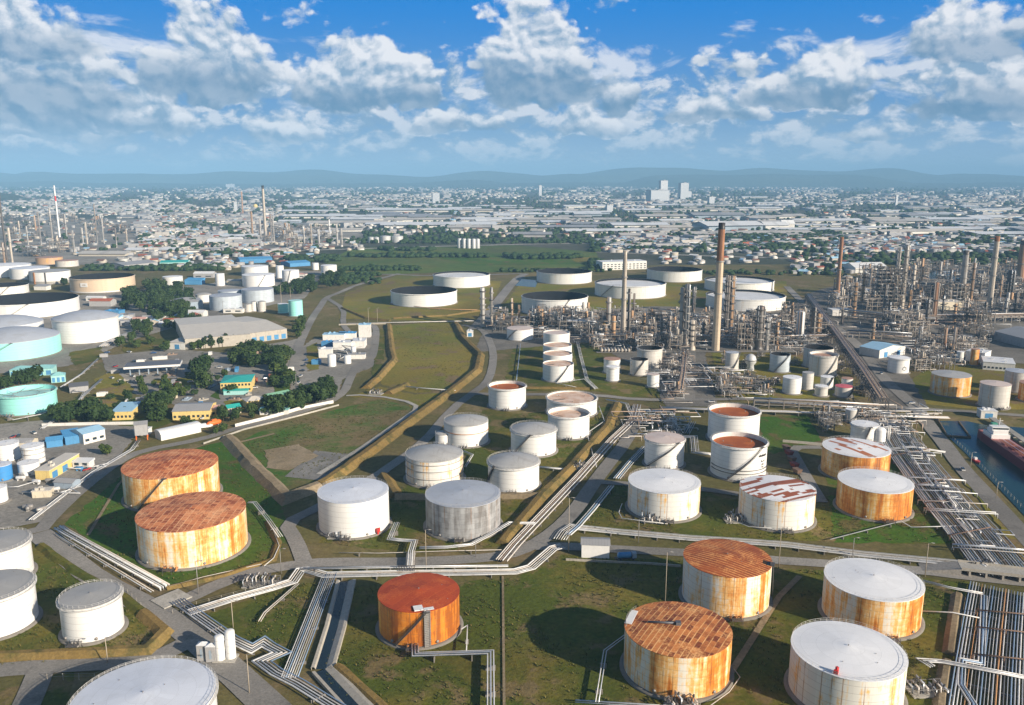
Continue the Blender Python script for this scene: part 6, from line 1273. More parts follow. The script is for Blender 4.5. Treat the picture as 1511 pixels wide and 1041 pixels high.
# blue and white treatment skid by the fork of roads
rnd = random.Random(5)
for px, py, w_, d_, h_, wl, rf, t in [(492,502,20,10,5,'wall_white','roof_sheet_sky','sky blue roofed cabin at the back of the white plant skid'), (512,500,16,9,5,'wall_white','roof_sheet_blue','blue roofed cabin at the back of the white plant skid'), (538,498,11,9,12,'wall_white','roof_sheet_sky','tall white and blue box of the white plant skid'), (505,516,16,12,6,'wall_white','roof_sheet_white','white box in the middle of the white plant skid'), (528,514,12,16,6,'wall_white','roof_sheet_white','long white cabin on the right of the white plant skid'), (480,528,11,8,7,'wall_white','roof_sheet_white','white block on the left of the white plant skid'), (484,512,12,7,4,'wall_blue','roof_sheet_blue','blue unit left of the white plant skid'), (466,538,7,5,3,'wall_blue','roof_sheet_blue','small blue tank box left of the white plant skid'), (526,530,14,8,3.5,'wall_white','roof_sheet_grey','low grey topped unit at the front of the white plant skid')]:
    x, y = gp(px, py); building('plant_cabin', t, (x-w_/2, y), (x+w_/2, y+rnd.uniform(-1, 1)), d_, h_, wl, rf, 'flat', px=False, grp='cabins of the white plant skid')
for px, py, r_, h_, t in [(490,540,3.4,9,'upright white tank at the front of the white plant skid'), (513,536,3,6,'short white tank at the front of the white plant skid'), (522,524,2.2,7,'slim white tank amid the white plant skid')]:
    x, y = gp(px, py); tag(MB().dome(0, 0, -.4, h_, r_, 16, cap=.25).build('process_tank', MATS['shell_clean'], None, (x, y, 0)), t, 'tank', 'tanks of the white plant skid')
rnd = random.Random(9)
for i in range(9):
    px, py = rnd.uniform(488, 540), rnd.uniform(504, 534); x, y = gp(px, py); tag(MB().tube([(0, 0, 0), (0, 0, 3), (rnd.uniform(-12, 12), 0, 3.5), (rnd.uniform(-8, 8), -6, 3.5), (0, -8, 0)], .3, 6).build('pipe', MATS['pipe_white'], None, (x, y, 0)), 'white pipe looping between cabins of the white plant skid', 'pipe', 'pipes of the white plant skid')
# walls and fences
def wall(label, pts, h, t, mat, cat='wall', name='boundary_wall'):
    P = gpl(pts); l, r_ = offset(P, t/2), offset(P, -t/2); tag(MB().prism(l+r_[::-1], -.4, h).build(name, MATS[mat]), label, cat)
wall('white wall along the road beside the dark tree row', [(347,630),(400,617),(440,605),(492,594.5)], 1.8, .4, 'wall_white')
wall('low white wall along the yard below the trees at left', [(62,629),(130,627),(200,626)], 1.6, .4, 'wall_white')
wall('straight white wall behind the road north of the dry field', [(500,480),(570,478)], 1.2, .4, 'wall_concrete')
wall('pale retaining kerb between the road and the dark grass at centre right', [(835,826),(870,828),(960,832),(1005,836)], .5, .5, 'wall_concrete')
wall('pale kerb wall along the upper road behind the patchy field', [(300,655),(360,634),(440,614),(500,598)], .6, .4, 'concrete')
wall('brown timber edge of the small harbour pool', [(1384,620),(1398,644),(1432,646),(1414,622)], .7, .5, 'bark_wood', name='harbour_edge')
wall('low wall beside the yard of the brown rusted tank', [(1155,652),(1213,657)], 1.2, .4, 'wall_concrete')
def fence(label, pts, n_, h=2.0):
    P = gpl(pts); o = thing('wire_fence', label, 'fence', (0, 0, 0)); b = MB(); r_ = MB()
    for a, c in zip(P, P[1:]):
        k = max(1, int(hypot(c[0]-a[0], c[1]-a[1])/4))
        for j in range(k): b.box(a[0]+(c[0]-a[0])*j/k, a[1]+(c[1]-a[1])*j/k, -.4, .14, .14, h+.4)
        for z in (h*.5, h*.95): r_.tube([(a[0], a[1], z), (c[0], c[1], z)], .035, 4)
    b.build('posts', MATS['wall_concrete'], o); r_.build('wires', MATS['steel'], o)
fence('post and wire fence at the bottom left between road and big white roof', [(70,1003),(140,1002),(190,985)], 0)
fence('post and rail fence along the harbour quay road', [(1402,644),(1424,664),(1511,752)], 0, 1.4)
fence('fence of thin posts along the diagonal road by the small grey roofed tank', [(182,868),(215,900),(245,925)], 0, 1.2)
fence('fence along the road north of the canal', [(255,905),(290,893),(380,870),(425,860)], 0, 1.4)
# light poles
for i, (xb, yb, xt, yt, t) in enumerate([(293,877,290,828,'beside the road below the rusty twin tanks'), (159,978,156,941,'on the orange bank near the small grey roofed tank'), (368,1022,364,966,'beside the white silo pair and diagonal road'), (415,846,414,810,'at the fork below the plain white tank'), (629,842,627.5,782,'between the grey streaked tank and orange tank'), (839,814,838.6,735,'at the corner by the white cabin'), (942,800,942,766,'in front of the clean coned tank'), (981.6,887,985,815,'between the striped roof tanks, tall and dark'), (1149,838,1149.8,780,'in front of the tank with rust strips'), (1258,822,1258,794,'below the orange coned tank, short'), (1365,850,1369.6,802,'near the road bridge at right'), (344,925,343,887,'on grass inside the lower left bend'), (702,822,702,795,'in front of the grey streaked tank, short'), (544,482,544,455,'north of the white plant skid'), (557,475,557,455,'left of the wide crude tanks'), (438,585,438,552,'at the paved yard beside the hedge'), (1432,690,1432,668,'on the harbour quay, upper'), (1470,735,1470,712,'on the harbour quay, lower'), (330,470,330,445,'behind the beige warehouse'), (416,460,416,420,'tall and white beside the small turquoise tank'), (429,445,429,424,'among trees above the turquoise tank')]):
    x, y = gp(xb, yb); h = hgt(xb, yb, yt); o = thing('light_pole', 'thin light pole '+t, 'light pole', (x, y, 0), 'light poles of the terminal'); k = .17 if y < 500 else .26
    MB().tube([(0, 0, -.4), (0, 0, h)], [k, k*.6], 6).build('pole', MATS['wood_pole' if i % 3 else 'steel'], o); MB().tube([(0, 0, h-.1), (1.2, 0, h+.2), (1.9, 0, h+.1)], k*.6, 5).box(1.9, 0, h-.05, .9, .4, .2).build('lamp_head', MATS['steel'], o)
# ship at the harbour
A, B_ = gp(1462, 651), gp(1524, 694); a = atan2(B_[1]-A[1], B_[0]-A[0]); L = 96.0; bm = 11.0
o = thing('tanker_ship', 'small tanker with dark red hull, pink deck and white bridge moored at right', 'ship', (A[0]+cos(a)*L*.42, A[1]+sin(a)*L*.42, 0), rz=a)
hull = [(-L/2, -bm*.40), (-L*.42, -bm*.5), (L*.30, -bm*.5), (L*.42, -bm*.3), (L*.5, 0), (L*.42, bm*.3), (L*.30, bm*.5), (-L*.42, bm*.5), (-L/2, bm*.40)]
plain('hull_red', (.13, .012, .022), .5, var=.2); plain('deck_pink', (.42, .16, .14), .7, var=.4); plain('deck_green', (.06, .28, .20), .7, var=.2)
MB().prism(hull, -.5, 4.6).build('hull', MATS['hull_red'], o); MB().prism([(x*.975, y*.95) for x, y in hull], 4.62, 4.7).build('deck', MATS['deck_pink'], o)
b_ = MB(); P_ = [(x*.995, y*.985) for x, y in hull]
for i in range(len(P_)): p, q = P_[i-1], P_[i]; b_.tube([(p[0], p[1], 5.4), (q[0], q[1], 5.4)], .09, 4)
b_.build('bulwark_rail', MATS['hull_red'], o)
w_ = MB().box(-L*.36, 0, 4.7, 11, 10, 2.4).box(-L*.35, 0, 7.1, 8, 8, 2.2).box(-L*.34, 0, 9.3, 5, 9, 2.0); su = w_.build('superstructure', MATS['white_paint'], o)
MB().box(-L*.34+2.55, 0, 10.0, .12, 8.4, .9).build('bridge_window', MATS['window_glass'], su); MB().box(-L*.36-3.2, 0, 7.12, 4, 8, .1).build('boat_deck', MATS['deck_green'], su); MB().box(-L*.405, 0, 7.1, 2.6, 3, 4.4).build('funnel', MATS['deck_green'], su); MB().tube([(-L*.34, 0, 11.2), (-L*.34, 0, 16)], .2, 5).tube([(-L*.34, -1.8, 14.5), (-L*.34, 1.8, 14.5)], .12, 4).build('mast', MATS['white_paint'], su)
for k in range(7): MB().box(-L*.2+k*L*.085, 0, 4.7, 4.2, 6.0, .8).build('hatch', MATS['hull_red'] if k % 2 else MATS['deck_pink'], o)
for k in range(4): MB().tube([(-L*.26, -2.4+k*1.6, 5.9), (L*.36, -2.4+k*1.6, 5.9)], .22, 5).build('deck_pipe', MATS['pipe_white' if k % 2 else 'girder_rust'], o)
x, y = gp(1441, 681); o = thing('work_boat', 'small red work boat tied to the quay', 'boat', (x, y, 0), rz=a+.1); o.scale = (.55, .55, .55); MB().prism([(-6, -1.8), (3, -2), (6.5, 0), (3, 2), (-6, 1.8)], -.3, 1.3).build('hull', MATS['red_paint'], o); MB().box(-2.5, 0, 1.3, 3, 2.6, 2).build('cabin', MATS['white_paint'], o)
x0, y0 = gp(1463, 621); x1, y1 = gp(1530, 668); a = atan2(y1-y0, x1-x0); l = hypot(x1-x0, y1-y0); o = thing('jetty', 'narrow concrete jetty running out behind the moored tanker', 'jetty', ((x0+x1)/2, (y0+y1)/2, 0), rz=a); MB().box(0, 0, 1.6, l, 4, .5).build('deck', MATS['concrete'], o)
for k in range(8): MB().box(-l/2+l*(k+.5)/8, 0, -.5, .8, 3, 2.1).build('pile', MATS['wall_concrete'], o)
# vehicles
def car_proto():
    o = thing('parked_car', 'x', 'car', (0, -950, 0)); m, g, b = newmat('car_paint'); n_ = g.white(g.vec(g.obrand(), 0.0, 0.0)); c = g.mix(n_.map(.3, .32), (.62, .62, .62), (.06, .065, .07)); c = g.mix(n_.map(.62, .63), c, (.40, .03, .03)); c = g.mix(n_.map(.78, .79), c, (.05, .12, .3)); g.put(b, 'Base Color', c); g.put(b, 'Roughness', .25)
    MB().prism([(-2.2, -.85), (2.1, -.85), (2.25, 0), (2.1, .85), (-2.2, .85)], .35, .95).build('body', m, o)
    MB().add([(-1.9, -.78, .95), (1.1, -.78, .95), (1.1, .78, .95), (-1.9, .78, .95), (-1.4, -.62, 1.5), (.4, -.62, 1.5), (.4, .62, 1.5), (-1.4, .62, 1.5)], [(4, 5, 6, 7), (0, 1, 5, 4), (1, 2, 6, 5), (2, 3, 7, 6), (3, 0, 4, 7)]).build('cabin', MATS['window_glass'], o)
    for sx in (-1.35, 1.35):
        for sy in (-.8, .8): MB().tube([(sx, sy-.12, .33), (sx, sy+.12, .33)], .33, 10).build('wheel', MATS['black_paint'], o)
    return o
car = car_proto(); first = True
for t, grp, spots in [('parked car in the paved yard beside the white plant skid', 'cars in the paved yard', [(452,532),(449,540),(446,548),(444,556),(441,566),(486,586),(478,590)]), ('parked car on the left yard below the turquoise tank', 'cars in the left yard', [(20,646),(28,644),(50,640),(60,655),(128,694),(150,690)]), ('parked car near the loading canopy', 'cars near the canopy', [(196,556),(214,556),(232,555),(247,553),(290,545),(300,530),(306,528)]), ('parked car beside the yellow and teal buildings', 'cars by the offices', [(384,590),(352,588),(340,589),(376,573),(392,560),(300,618)]), ('car on the harbour road', 'cars on the harbour road', [(1345,596),(1300,552),(1420,694)]), ('parked car among sheds beyond the silvery tanks', 'cars at the far sheds', [(226,470),(236,472),(246,471),(256,474),(262,470),(240,478),(270,476)]), ('parked car near the road north of the tall tank', 'cars on the north road', [(1050,594),(1136,590),(1220,597),(1246,597)])]:
    for px, py in spots:
        x, y = gp(px, py); rz = R.uniform(0, 3.1)
        if first: car.location = (x, y, 0); car.rotation_euler = (0, 0, rz); car['label'] = t; car['group'] = grp; first = False
        else: copy_tree(car, (x, y, 0), rz, None, t, grp)
x, y = gp(922, 826); o = thing('tank_truck', 'blue tank lorry parked right of the white cabin', 'truck', (x, y, 0), rz=.1)
MB().hcyl((-2.6, 0, 2.0), (2.2, 0, 2.0), 1.2, 14).build('tank', MATS['blue_paint'], o); MB().box(0, 0, .6, 8.2, 2.0, .35).build('chassis', MATS['black_paint'], o); MB().box(3.7, 0, .9, 1.7, 2.3, 2.1).build('cab', MATS['wall_bluegrey'], o); MB().box(4.5, 0, 1.9, .15, 2.0, .9).build('windscreen', MATS['window_glass'], o)
for sx in (-3, -1.8, 3.3):
    for sy in (-1, 1): MB().tube([(sx, sy-.15, .5), (sx, sy+.15, .5)], .5, 10).build('wheel', MATS['black_paint'], o)
x, y = gp(316, 628); o = thing('lifeboat', 'orange lifeboat standing ashore beside the curved white roof', 'boat', (x, y, 0), rz=.9); MB().hcyl((-3, 0, 1.8), (3, 0, 1.8), 1.5, 12, cap=1.2).build('hull', MATS['orange_paint'], o); MB().box(0, 0, 3.1, 3, 1.6, .9).build('canopy', MATS['orange_paint'], o); MB().box(-2, 0, -.2, .4, 3, 1).box(2, 0, -.2, .4, 3, 1).build('cradle', MATS['steel'], o)
x, y = gp(303, 631); o = thing('rowing_boat', 'white boat hull standing ashore left of the orange lifeboat', 'boat', (x, y, 0), rz=.5); MB().prism([(-4, -1.3), (2, -1.4), (4.5, 0), (2, 1.4), (-4, 1.3)], .3, 1.7).build('hull', MATS['white_paint'], o); MB().box(-1, 0, 1.7, 3, 2, .9).build('cabin', MATS['white_paint'], o)
for i, (px, py) in enumerate([(1160,664),(1164,672),(1168,681),(1172,690),(1176,699)]):
    x, y = gp(px, py); o = thing('hopper_wagon', 'red and brown skip in the row left of the short yard road', 'skip', (x, y, 0), 'red skips in a row', 1.9); MB().add([(-1.8, -1.1, .6), (1.8, -1.1, .6), (1.8, 1.1, .6), (-1.8, 1.1, .6), (-2.4, -1.6, 2.6), (2.4, -1.6, 2.6), (2.4, 1.6, 2.6), (-2.4, 1.6, 2.6)], [(0, 1, 5, 4), (1, 2, 6, 5), (2, 3, 7, 6), (3, 0, 4, 7), (0, 3, 2, 1), (4, 5, 6, 7)]).build('body', MATS['skip_red' if i % 2 else 'col_dark0'], o); MB().box(0, 0, -.2, 3.6, 1.6, .8).build('base', MATS['black_paint'], o)
# valve manifolds: little clusters of bent pipe
for i, (px, py, t, n_) in enumerate([(388,862,'rusty grey valve manifold on the verge left of the plain white tank', 12), (502,792,'tangled valve gear at the foot of the plain white tank', 8), (1008,1042,'dark valve frame at the foot of the striped roof tank', 8), (1370,1020,'grey pump platform right of the nearest white roofed tank', 10), (985,640,'pipe manifold behind the tall white tank', 14), (855,690,'valve cluster on the brownish pipes by the middle road', 6), (1450,838,'valve group at the end of the long white pipes', 10), (555,581,'pump station at the end of the short straw bank', 8), (1085,768,'dark pump cluster at the foot of the rust strip tank', 8), (962,768,'dark pump cluster at the foot of the clean coned tank', 8)]):
    x, y = gp(px, py); rnd = random.Random(i+50); o = thing('valve_manifold', t, 'valve manifold', (x, y, 0), None, rnd.uniform(-.3, .3)); b_ = MB()
    for k in range(n_):
        xx, yy = (k-n_/2)*1.1, rnd.uniform(-1.5, 1.5); hh = rnd.uniform(1.2, 3.2); b_.tube([(xx, yy-2, -.2), (xx, yy-2, hh), (xx, yy+2, hh), (xx, yy+2, -.2)], rnd.choice((.16, .22, .28)), 6, mi=k % 3); b_.cyl(xx, yy, hh, hh+.9, .3, n=8, mi=2)
    b_.build('pipework', [MATS['pipe_silver'], MATS['pipe_pale'], MATS['dark_steel']], o); MB().box(0, 0, -.3, n_*1.2, 6, .4).build('slab', MATS['concrete'], o)
    b_ = MB()
    for sx in (-.5, .5):
        for sy in (-2.6, 2.6): b_.box(sx*n_*1.0, sy, 0, .15, .15, 2.2)
    for sy in (-2.6, 2.6): b_.box(0, sy, 2.1, n_*1.0, .1, .1)
    b_.build('handrail', MATS['steel'], o)
# gardens, yards and small sheds of the left middle ground
for pts, mt in [([(190,590),(245,574),(262,582),(212,600)],'green_grass'),([(225,560),(290,556),(300,566),(240,572)],'dry_grass'),([(140,560),(170,545),(200,575),(170,600),(140,600)],'dry_grass'),([(345,520),(420,512),(425,535),(350,540)],'grass'),([(402,545),(424,540),(430,580),(404,588)],'green_grass'),([(330,592),(360,588),(362,606),(334,612)],'dry_grass'),([(310,585),(322,575),(325,590)],'green_grass'),([(180,505),(255,498),(258,512),(182,520)],'grass'),([(100,520),(150,512),(150,530),(110,540)],'grass'),([(560,486),(572,486),(560,560),(548,556)],'grass'),([(452,512),(468,505),(470,545),(455,548)],'dry_grass'),([(1300,660),(1330,655),(1440,800),(1420,812)],'dry_grass'),([(1380,650),(1400,660),(1520,800),(1511,830)],'dry_grass')]: sheet('lawn', pts, mt, 0)
rnd = random.Random(44)
for i, (px, py, w_, d_, h_, wl, rf, t) in enumerate([(205,478,14,9,5,'wall_white','roof_sheet_pink','pink roofed shed among the trees left of the warehouse'),(228,476,18,10,5,'wall_cream','roof_sheet_white','white roofed shed among the trees left of the warehouse'),(252,480,16,9,5,'wall_white','roof_tile_red','red roofed shed just left of the warehouse'),(160,478,20,12,6,'wall_white','roof_sheet_sky','sky blue roofed shed below the beige open tank'),(148,452,26,14,6,'wall_grey','roof_tile_red','red canopy shed right of the slate domed tank'),(165,466,18,12,5,'wall_blue','roof_sheet_blue','blue shed beside the slate domed tank'),(140,444,22,8,4,'wall_white','roof_sheet_white','long white shed under the beige tank'),(60,428,18,10,5,'wall_white','roof_sheet_grey','grey hut between the pale open tanks at far left'),(285,468,24,12,5,'wall_white','roof_sheet_white','white shed tucked behind the warehouse'),(344,462,22,9,4,'wall_white','roof_sheet_white','low white shed at the back of the warehouse roof'),(375,600,10,7,4,'wall_aqua','roof_sheet_aqua','small aqua shed near the hedge'),(404,612,18,5,3,'wall_white','roof_sheet_aqua','low aqua roofed shelter by the white wall'),(283,556,12,8,4,'wall_grey','roof_sheet_grey','grey pump house in the yard left of the big dark trees'),(208,642,8,6,3,'wall_white','roof_sheet_white','small white cabin behind the orange legged box'),(30,664,12,8,4,'wall_cream','roof_sheet_grey','grey roofed cabin behind the hooped tank'),(120,690,9,5,3,'wall_white','roof_sheet_white','small white cabin beside the yellow shed'),(95,720,10,6,3,'wall_bluegrey','roof_sheet_grey','grey cabin below the yellow shed'),(60,735,8,5,3,'wall_cream','roof_sheet_beige','dun hut on the lower left yard'),(300,410,30,16,6,'wall_grey','roof_sheet_white','white roofed shed left of the slim far tank'),(285,420,24,14,6,'wall_blue','roof_sheet_blue','blue roofed shed left of the slim far tank'),(345,420,20,12,5,'wall_cream','roof_sheet_grey','grey shed between the far white tanks'),(440,410,22,12,5,'wall_white','roof_sheet_pink','pink roofed shed near the far plain white tank'),(212,440,22,12,5,'wall_white','roof_sheet_sky','light blue roofed shed above the dark grove')]):
    x, y = gp(px, py); building('shed', t, (x-w_/2, y), (x+w_/2, y+rnd.uniform(-2, 2)), d_, h_, wl, rf, ('gable', 'flat', 'gable', 'shed')[i % 4], px=False, grp='small sheds at left', wins=2 if i % 3 == 0 else 0)
for i in range(26):
    px, py = rnd.uniform(0, 120), rnd.uniform(690, 765); x, y = gp(px, py)
    if px > 60+(765-py)*.9 or not free(x, y, 2): continue
    if i % 2: tag(MB().tube([(0, 0, -.2), (0, 0, 1.4), (rnd.uniform(4, 14), rnd.uniform(-4, 4), 1.4), (rnd.uniform(4, 14), rnd.uniform(5, 9), 1.4)], .22, 6).build('pipe', MATS['pipe_white'], None, (x, y, 0)), 'white pipe bent across the lower left yard', 'pipe', 'yard pipes at lower left')
    else: tag(MB().hcyl((-2, 0, 1.3), (2, 0, 1.3), .9, 10).box(-1.4, 0, -.4, .4, 1.4, 1.1).box(1.4, 0, -.4, .4, 1.4, 1.1).build('drum', MATS[rnd.choice(('pipe_white', 'wall_blue', 'col_silver'))], None, (x, y, 0), rnd.uniform(0, 3)), 'small lying drum in the lower left yard', 'drum', 'yard drums at lower left')
for i in range(60):
    px, py = rnd.uniform(150, 430), rnd.uniform(520, 600); x, y = gp(px, py)
    if not free(x, y, 4): continue
    if i % 3 == 0: copy_tree(car, (x, y, 0), rnd.uniform(0, 3), None, 'parked car in the yards around the loading canopy and offices', 'cars round the left yards')
    elif i % 3 == 1: tag(MB().box(0, 0, -.2, rnd.uniform(5, 12), 2.6, 2.7).box(0, 0, 2.5, 4, 2.7, .2).build('container', MATS[rnd.choice(('wall_blue', 'wall_white', 'wall_grey', 'wall_cream', 'roof_tile_red'))], None, (x, y, 0), rnd.choice((.3, 1.8))), 'storage container left in the yards around the loading canopy', 'container', 'containers round the left yards')
    else: tag(MB().prism([(-4, -2), (4, -2.4), (4.4, 2), (-3.6, 2.3)], -.2, .5).cyl(1, 0, .5, 1.4, .8, n=8).box(-2, 0, .5, 1.6, 1.4, 1.0).build('pallet_stack', MATS[rnd.choice(('wall_concrete', 'pipe_brown', 'wall_bluegrey'))], None, (x, y, 0), rnd.uniform(0, 3)), 'small heap of stored material on the left yards', 'stored material', 'stored heaps on the left yards')

# ------------------------------------------------------------------ trees
import numpy as np
def leafmat(name, c1, c2):
    m, g, b = newmat(name); n_ = g.noise(g.coord('Object'), .9, 3.0, .6); w_ = g.white(g.vec(g.obrand(), 0.0, 0.0))
    c = g.mix((n_*.7+w_*.5-.1).clamp(), c1, c2); g.put(b, 'Base Color', c); g.put(b, 'Roughness', .7); g.put(b, 'Specular IOR Level', .2)
leafmat('leaf_dark', (.016, .040, .012), (.050, .080, .018)); leafmat('leaf_mid', (.026, .056, .012), (.080, .110, .022)); leafmat('leaf_slim', (.020, .042, .018), (.045, .068, .028))
plain('bark', (.12, .085, .055), .9)
def crown_mesh(seed, h, w, n, leaf, slim=False, mat='leaf_mid'):
    rnd = random.Random(seed); b = MB(); lobes = [(0, 0, h*.55, w*.42)]
    for k in range(7 if not slim else 5):
        a = rnd.uniform(0, 6.28); q = w*rnd.uniform(.15, .36)*(.5 if slim else 1); lobes.append((cos(a)*q, sin(a)*q, h*rnd.uniform(.3, .85), w*rnd.uniform(.18, .30)))
    for _ in range(n):
        cx, cy_, cz, r = rnd.choice(lobes); d = Vector((rnd.gauss(0, 1), rnd.gauss(0, 1), rnd.gauss(0, .85))).normalized(); q = r*rnd.uniform(.55, 1.06)
        p = Vector((cx, cy_, cz))+d*q
        nn = (d+Vector((rnd.gauss(0, .5), rnd.gauss(0, .5), rnd.gauss(.25, .5)))).normalized(); e = nn.cross(Vector((rnd.gauss(0, 1), rnd.gauss(0, 1), rnd.gauss(0, 1)))).normalized(); f = nn.cross(e); s = leaf*rnd.uniform(.6, 1.25)
        b.add([p-e*s-f*s*.5, p+e*s*.2-f*s, p+e*s+f*s*.4, p-e*s*.3+f*s], [(0, 1, 2, 3)])
    return b.mesh('crown', MATS[mat])
def trunk_mesh(seed, h, r):
    rnd = random.Random(seed); b = MB().tube([(0, 0, -.4), (rnd.uniform(-.1, .1), 0, h*.3), (rnd.uniform(-.3, .3), rnd.uniform(-.3, .3), h*.62)], [r, r*.8, r*.4], 6)
    for k in range(4): a = rnd.uniform(0, 6.28); b.tube([(0, 0, h*.28), (cos(a)*h*.14, sin(a)*h*.14, h*.5), (cos(a)*h*.2, sin(a)*h*.2, h*.66)], [r*.5, r*.3, r*.12], 5)
    return b.mesh('trunk', MATS['bark'])
TP = [(crown_mesh(1, 8, 8, 620, .62, mat='leaf_mid'), trunk_mesh(1, 8, .25)), (crown_mesh(2, 9, 9, 700, .62, mat='leaf_dark'), trunk_mesh(2, 9, .28)), (crown_mesh(3, 7.5, 8.5, 620, .6, mat='leaf_mid'), trunk_mesh(3, 7.5, .25)), (crown_mesh(4, 10, 4.4, 480, .5, True, 'leaf_slim'), trunk_mesh(4, 10, .2)), (crown_mesh(5, 9, 10, 760, .66, mat='leaf_dark'), trunk_mesh(5, 9, .3))]
rt = random.Random(21)
def tree(x, y, k, s, label, grp):
    o = thing('tree', label, 'tree', (x, y, 0), grp, rt.uniform(0, 6.28)); o.scale = (s*rt.uniform(.9, 1.12), s*rt.uniform(.9, 1.12), s*rt.uniform(.85, 1.15))
    link('crown', TP[k][0], o); link('trunk', TP[k][1], o)
def grove(poly, n, label, kinds=(0, 1, 2, 4), sc=(.8, 1.3), sep=4.5):
    P = gpl(poly); x0, x1 = min(p[0] for p in P), max(p[0] for p in P); y0, y1 = min(p[1] for p in P), max(p[1] for p in P); pts = []
    for _ in range(6000):
        if len(pts) >= n: break
        x, y = rt.uniform(x0, x1), rt.uniform(y0, y1)
        if inside((x, y), P) and all(hypot(x-a, y-c) > sep for a, c in pts) and all(hypot(x-t[1], y-t[2]) > t[3]+3 for t in TANKS): pts.append((x, y))
    for x, y in pts: tree(x, y, rt.choice(kinds), rt.uniform(*sc), label, 'trees: '+label)
def row(a, c, n, label, kinds, sc=(.8, 1.2)):
    A, B_ = gp(*a), gp(*c)
    for i in range(n):
        t = (i+.5)/n; tree(A[0]+(B_[0]-A[0])*t+rt.uniform(-1.5, 1.5), A[1]+(B_[1]-A[1])*t+rt.uniform(-2, 2), rt.choice(kinds), rt.uniform(*sc), label, 'trees: '+label)
grove([(402,605),(440,590),(470,575),(492,572),(494,594),(440,606),(405,613)], 26, 'dark bushy tree in the hedge between the paved yard and white wall', (1, 4), (.9, 1.3), 4)
row((284,516), (368,507), 15, 'slender tree in the row before the long beige warehouse', (3, 3, 0), (.8, 1.2))
grove([(340,520),(420,508),(430,535),(405,545),(345,538)], 24, 'leafy tree in the garden north of the teal roofed building')
grove([(400,545),(424,535),(430,575),(405,582)], 11, 'leafy tree on the strip right of the teal roofed building')
grove([(290,545),(310,540),(312,572),(292,575)], 5, 'big dark tree alone in the yard left of the teal roofed building', (4, 1), (1.2, 1.6), 6)
grove([(80,618),(100,609),(160,610),(162,626),(90,628)], 14, 'tree behind the low white wall at left', (1, 4), (.9, 1.3))
grove([(212,625),(225,595),(245,580),(258,590),(240,610),(235,626)], 12, 'tree around the small sky blue roofed building', (1, 4, 0), (.9, 1.4))
grove([(176,455),(195,430),(240,424),(286,436),(285,462),(230,468)], 46, 'tree in the dense dark grove right of the slate domed tank', (1, 4), (1.1, 1.7), 9)
grove([(195,490),(225,470),(300,462),(305,480),(250,490),(215,500)], 22, 'tree left of the beige warehouse between sheds', (1, 4, 2), (.9, 1.4), 7)
grove([(400,440),(420,424),(470,412),(510,404),(505,420),(450,434)], 34, 'tree in the dark belt right of the silver blue tanks', (1, 4), (1.1, 1.6), 9)
grove([(175,500),(250,505),(255,520),(180,522)], 8, 'lone tree near the loading canopy', (0, 2), (.7, 1.1), 10)
row((62,560), (5,575), 4, 'dark tree at the far left edge above the turquoise tank', (1, 4), (1.0, 1.4))
grove([(430,500),(446,470),(452,474),(442,500)], 7, 'small tree on the verge between warehouse and plant skid', (0, 2), (.7, 1.0), 6)
grove([(150,600),(180,560),(260,555),(330,545),(345,585),(250,590),(160,625)], 30, 'small tree scattered over the gardens around the yellow buildings', (0, 2, 1), (.5, .95), 8)
grove([(270,625),(350,612),(395,600),(400,612),(340,628),(280,640)], 12, 'small tree between the yellow houses and the upper road', (0, 2, 1), (.5, .9), 6)
row((318,640), (336,634), 3, 'bush beside the lifeboat at the road bend', (0, 2), (.5, .7))
row((155,674), (160,668), 2, 'small bush by the yellow shed', (0, 2), (.5, .7))
row((20,410), (120,425), 6, 'dark shrub between the pale open tanks at far left', (1, 4), (.9, 1.2))

# ------------------------------------------------------------------ the town, far woods, hills, haze
def scatter(name, protos, inst, mats, label, cat, kind='stuff'):
    """many small copies joined in one mesh: inst = (proto, x, y, z, sx, sy, sz, rz)"""
    V, F, M = [], [], []; o = 0; lens = []
    by = {}
    for t in inst: by.setdefault(t[0], []).append(t[1:])
    for k, L_ in by.items():
        pv, pf, pm = protos[k]; pv = np.array(pv, float); A = np.array(L_, float); n = len(A); c, s = np.cos(A[:, 6]), np.sin(A[:, 6])
        x = pv[None, :, 0]*A[:, None, 3]; y = pv[None, :, 1]*A[:, None, 4]; z = pv[None, :, 2]*A[:, None, 5]+A[:, None, 2]
        V.append(np.stack([x*c[:, None]-y*s[:, None]+A[:, None, 0], x*s[:, None]+y*c[:, None]+A[:, None, 1], z], -1).reshape(-1, 3))
        for f, mi in zip(pf, pm):
            F.append((np.array(f)[None, :]+o+np.arange(n)[:, None]*len(pv), mi))
        o += n*len(pv)
    V = np.concatenate(V); idx = np.concatenate([f.ravel() for f, _ in F]); tot = np.concatenate([np.full(len(f), f.shape[1]) for f, _ in F]); mi = np.concatenate([np.full(len(f), m_) for f, m_ in F])
    me = bpy.data.meshes.new(name); me.vertices.add(len(V)); me.vertices.foreach_set('co', V.ravel()); me.loops.add(len(idx)); me.loops.foreach_set('vertex_index', idx.astype(np.int32))
    me.polygons.add(len(tot)); st = np.concatenate([[0], np.cumsum(tot)[:-1]]); me.polygons.foreach_set('loop_start', st.astype(np.int32)); me.polygons.foreach_set('loop_total', tot.astype(np.int32)); me.polygons.foreach_set('material_index', mi.astype(np.int32))
    for m_ in mats: me.materials.append(MATS[m_])
    me.update(calc_edges=True); me.validate(); return tag(link(name, me), label, cat, kind=kind)
def pb(mb): return (mb.v, mb.f, mb.m)
HMATS = ['wall_white', 'wall_town', 'wall_grey', 'roof_tile_red', 'roof_tile_brown', 'roof_sheet_white', 'roof_sheet_grey', 'roof_sheet_sky', 'roof_hall_cream', 'wall_bluegrey']
plain('wall_town', (.46, .42, .36), .8, var=.2)
